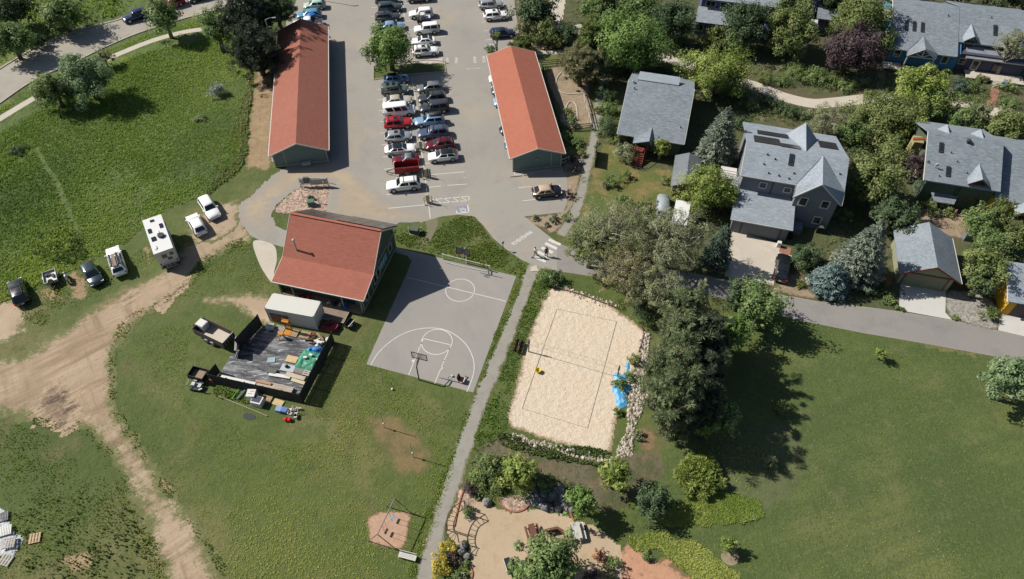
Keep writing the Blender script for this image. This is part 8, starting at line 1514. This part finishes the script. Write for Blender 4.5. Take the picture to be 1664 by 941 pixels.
blades('tall_grass_strip', [(1020, 872), (1060, 866), (1110, 876), (1150, 894), (1185, 925), (1230, 970), (1160, 1000), (1125, 945), (1085, 910), (1045, 896)], 5000, .15, .08, 'turf', 'strip of unmown grass above the red soil slope', 'grass', clump=.5, bare=-.4, amp=1.0, lean=1.3, seed=13)
blades('yard_weeds', [(352, 628), (372, 632), (410, 646), (408, 656), (360, 648), (346, 640)], 260, .2, .12, 'turf', 'leafy weeds below the lower fence of the storage yard', 'weeds', clump=.8, bare=-.5, seed=14)
blades('track_weeds', [(20, 830), (120, 810), (220, 830), (250, 900), (220, 960), (60, 960)], 1100, .2, .12, 'weed', 'coarse weed clumps on the mounds in the lower left', 'weeds', clump=.5, bare=.1, seed=15)
blades('track_weeds', [(30, 470), (150, 440), (240, 400), (300, 380), (260, 420), (150, 480), (60, 530)], 3000, .12, .1, 'turf', 'trampled grass around the parked vehicles', 'grass', clump=.5, bare=0, seed=16)
blades('verge_grass', [(-100, 262), (0, 176), (60, 140), (112, 114), (160, 90), (220, 64), (290, 42), (340, 28), (345, 40), (300, 48), (248, 62), (200, 80), (160, 98), (110, 126), (55, 154), (0, 186), (-100, 280)], 3000, .14, .1, 'meadow', 'mown grass of the street verge', 'grass', clump=.5, bare=-.5, amp=.1, seed=17)
cover('garden_groundcover', [(905, -20), (1060, -20), (1130, 40), (1240, 110), (1330, 110), (1420, 110), (1560, 130), (1664, 120), (1720, 250), (1480, 210), (1420, 330), (1380, 220), (1200, 190), (1130, 120), (980, 110), (950, 60)], 3600, .45, 'weed', 1, 'mixed low ground cover of the house gardens', 'ground cover', cut=([(1060, 80), (1130, 98), (1180, 112), (1236, 128), (1320, 152), (1360, 150), (1420, 148), (1490, 148), (1560, 154), (1664, 180), (1664, 205), (1560, 180), (1490, 172), (1420, 172), (1320, 182), (1236, 156), (1180, 136), (1130, 118), (1060, 106)],))
cover('garden_groundcover', [(965, 120), (1000, 125), (1010, 200), (975, 230), (964, 260), (972, 200)], 260, .4, 'weed', 2, 'low green cover between footpath and square roofed house', 'ground cover')
cover('garden_groundcover', [(1380, 230), (1480, 210), (1500, 330), (1470, 480), (1400, 480), (1340, 470), (1370, 350)], 600, .4, 'dark', 3, 'shaded ground cover between the spruces and the green house', 'ground cover')
cover('garden_groundcover', [(1130, 200), (1200, 200), (1190, 300), (1180, 440), (1120, 445), (960, 400), (960, 350), (1100, 350)], 700, .4, 'olive', 4, 'ground cover under the half bare trees', 'ground cover')
cover('garden_groundcover', [(770, 740), (900, 775), (960, 800), (950, 840), (900, 815), (840, 812), (790, 812), (760, 800)], 380, .35, 'weed', 5, 'mixed low planting at the north rim of the playground', 'ground cover', leaf=.16)
cover('garden_groundcover', [(912, 205), (960, 210), (948, 300), (925, 300), (915, 262)], 150, .3, 'weed', 6, 'low clumps in the bed right of the red roofed building', 'ground cover', bare=.1, leaf=.15)
cover('garden_groundcover', [(1562, 340), (1664, 330), (1664, 440), (1570, 470)], 250, .45, 'green', 7, 'ground cover between the green house and the yellow garage', 'ground cover')
blades('park_tufts', [(1120, 800), (1300, 540), (1500, 575), (1720, 610), (1720, 1000), (1300, 1000), (1180, 900)], 11000, .06, .05, 'turf', 'short tufts in the wide park lawn', 'grass', clump=.18, bare=.05, lean=1.4, seed=21, per=3)
blades('edge_grass', [(395, 398), (335, 436), (300, 478), (238, 515), (206, 540), (190, 590), (192, 650), (232, 728), (294, 810), (342, 880), (374, 935), (360, 935), (326, 880), (278, 812), (216, 730), (178, 655), (174, 590), (192, 530), (232, 500), (292, 464), (326, 424), (386, 388)], 3200, .12, .08, 'turf', 'grass creeping over the right edge of the dirt track', 'grass', clump=.6, bare=.1, seed=22)
blades('edge_grass', [(60, 678), (110, 684), (156, 700), (202, 768), (242, 858), (270, 940), (250, 950), (222, 866), (182, 780), (140, 712), (100, 700), (55, 692)], 1800, .12, .08, 'turf', 'grass creeping over the lower left edge of the dirt track', 'grass', clump=.6, bare=.1, seed=23)
blades('rank_grass', [(404, 130), (410, 130), (400, 210), (392, 262), (350, 306), (336, 296), (366, 240), (384, 180)], 1600, .3, .09, 'hay', 'rank grey green grass at the right edge of the meadow', 'grass', clump=.3, bare=-.2, seed=31)
blades('dark_weeds', [(60, 385), (100, 370), (135, 385), (140, 420), (90, 430), (50, 410)], 700, .3, .12, 'weed', 'darker weeds in the meadow above the motorcycle', 'weeds', clump=.4, bare=-.1, seed=32)
cover('garden_groundcover', [(925, 60), (930, 0), (1010, -30), (1130, -30), (1130, 60), (1060, 85), (980, 60)], 500, .5, 'green', 8, 'shaded ground cover below the big bright green tree', 'ground cover')
cover('garden_groundcover', [(1335, 395), (1380, 380), (1440, 470), (1400, 490), (1330, 480), (1300, 470)], 160, .35, 'weed', 9, 'low cover around the two spruces at the lane', 'ground cover', bare=.05)
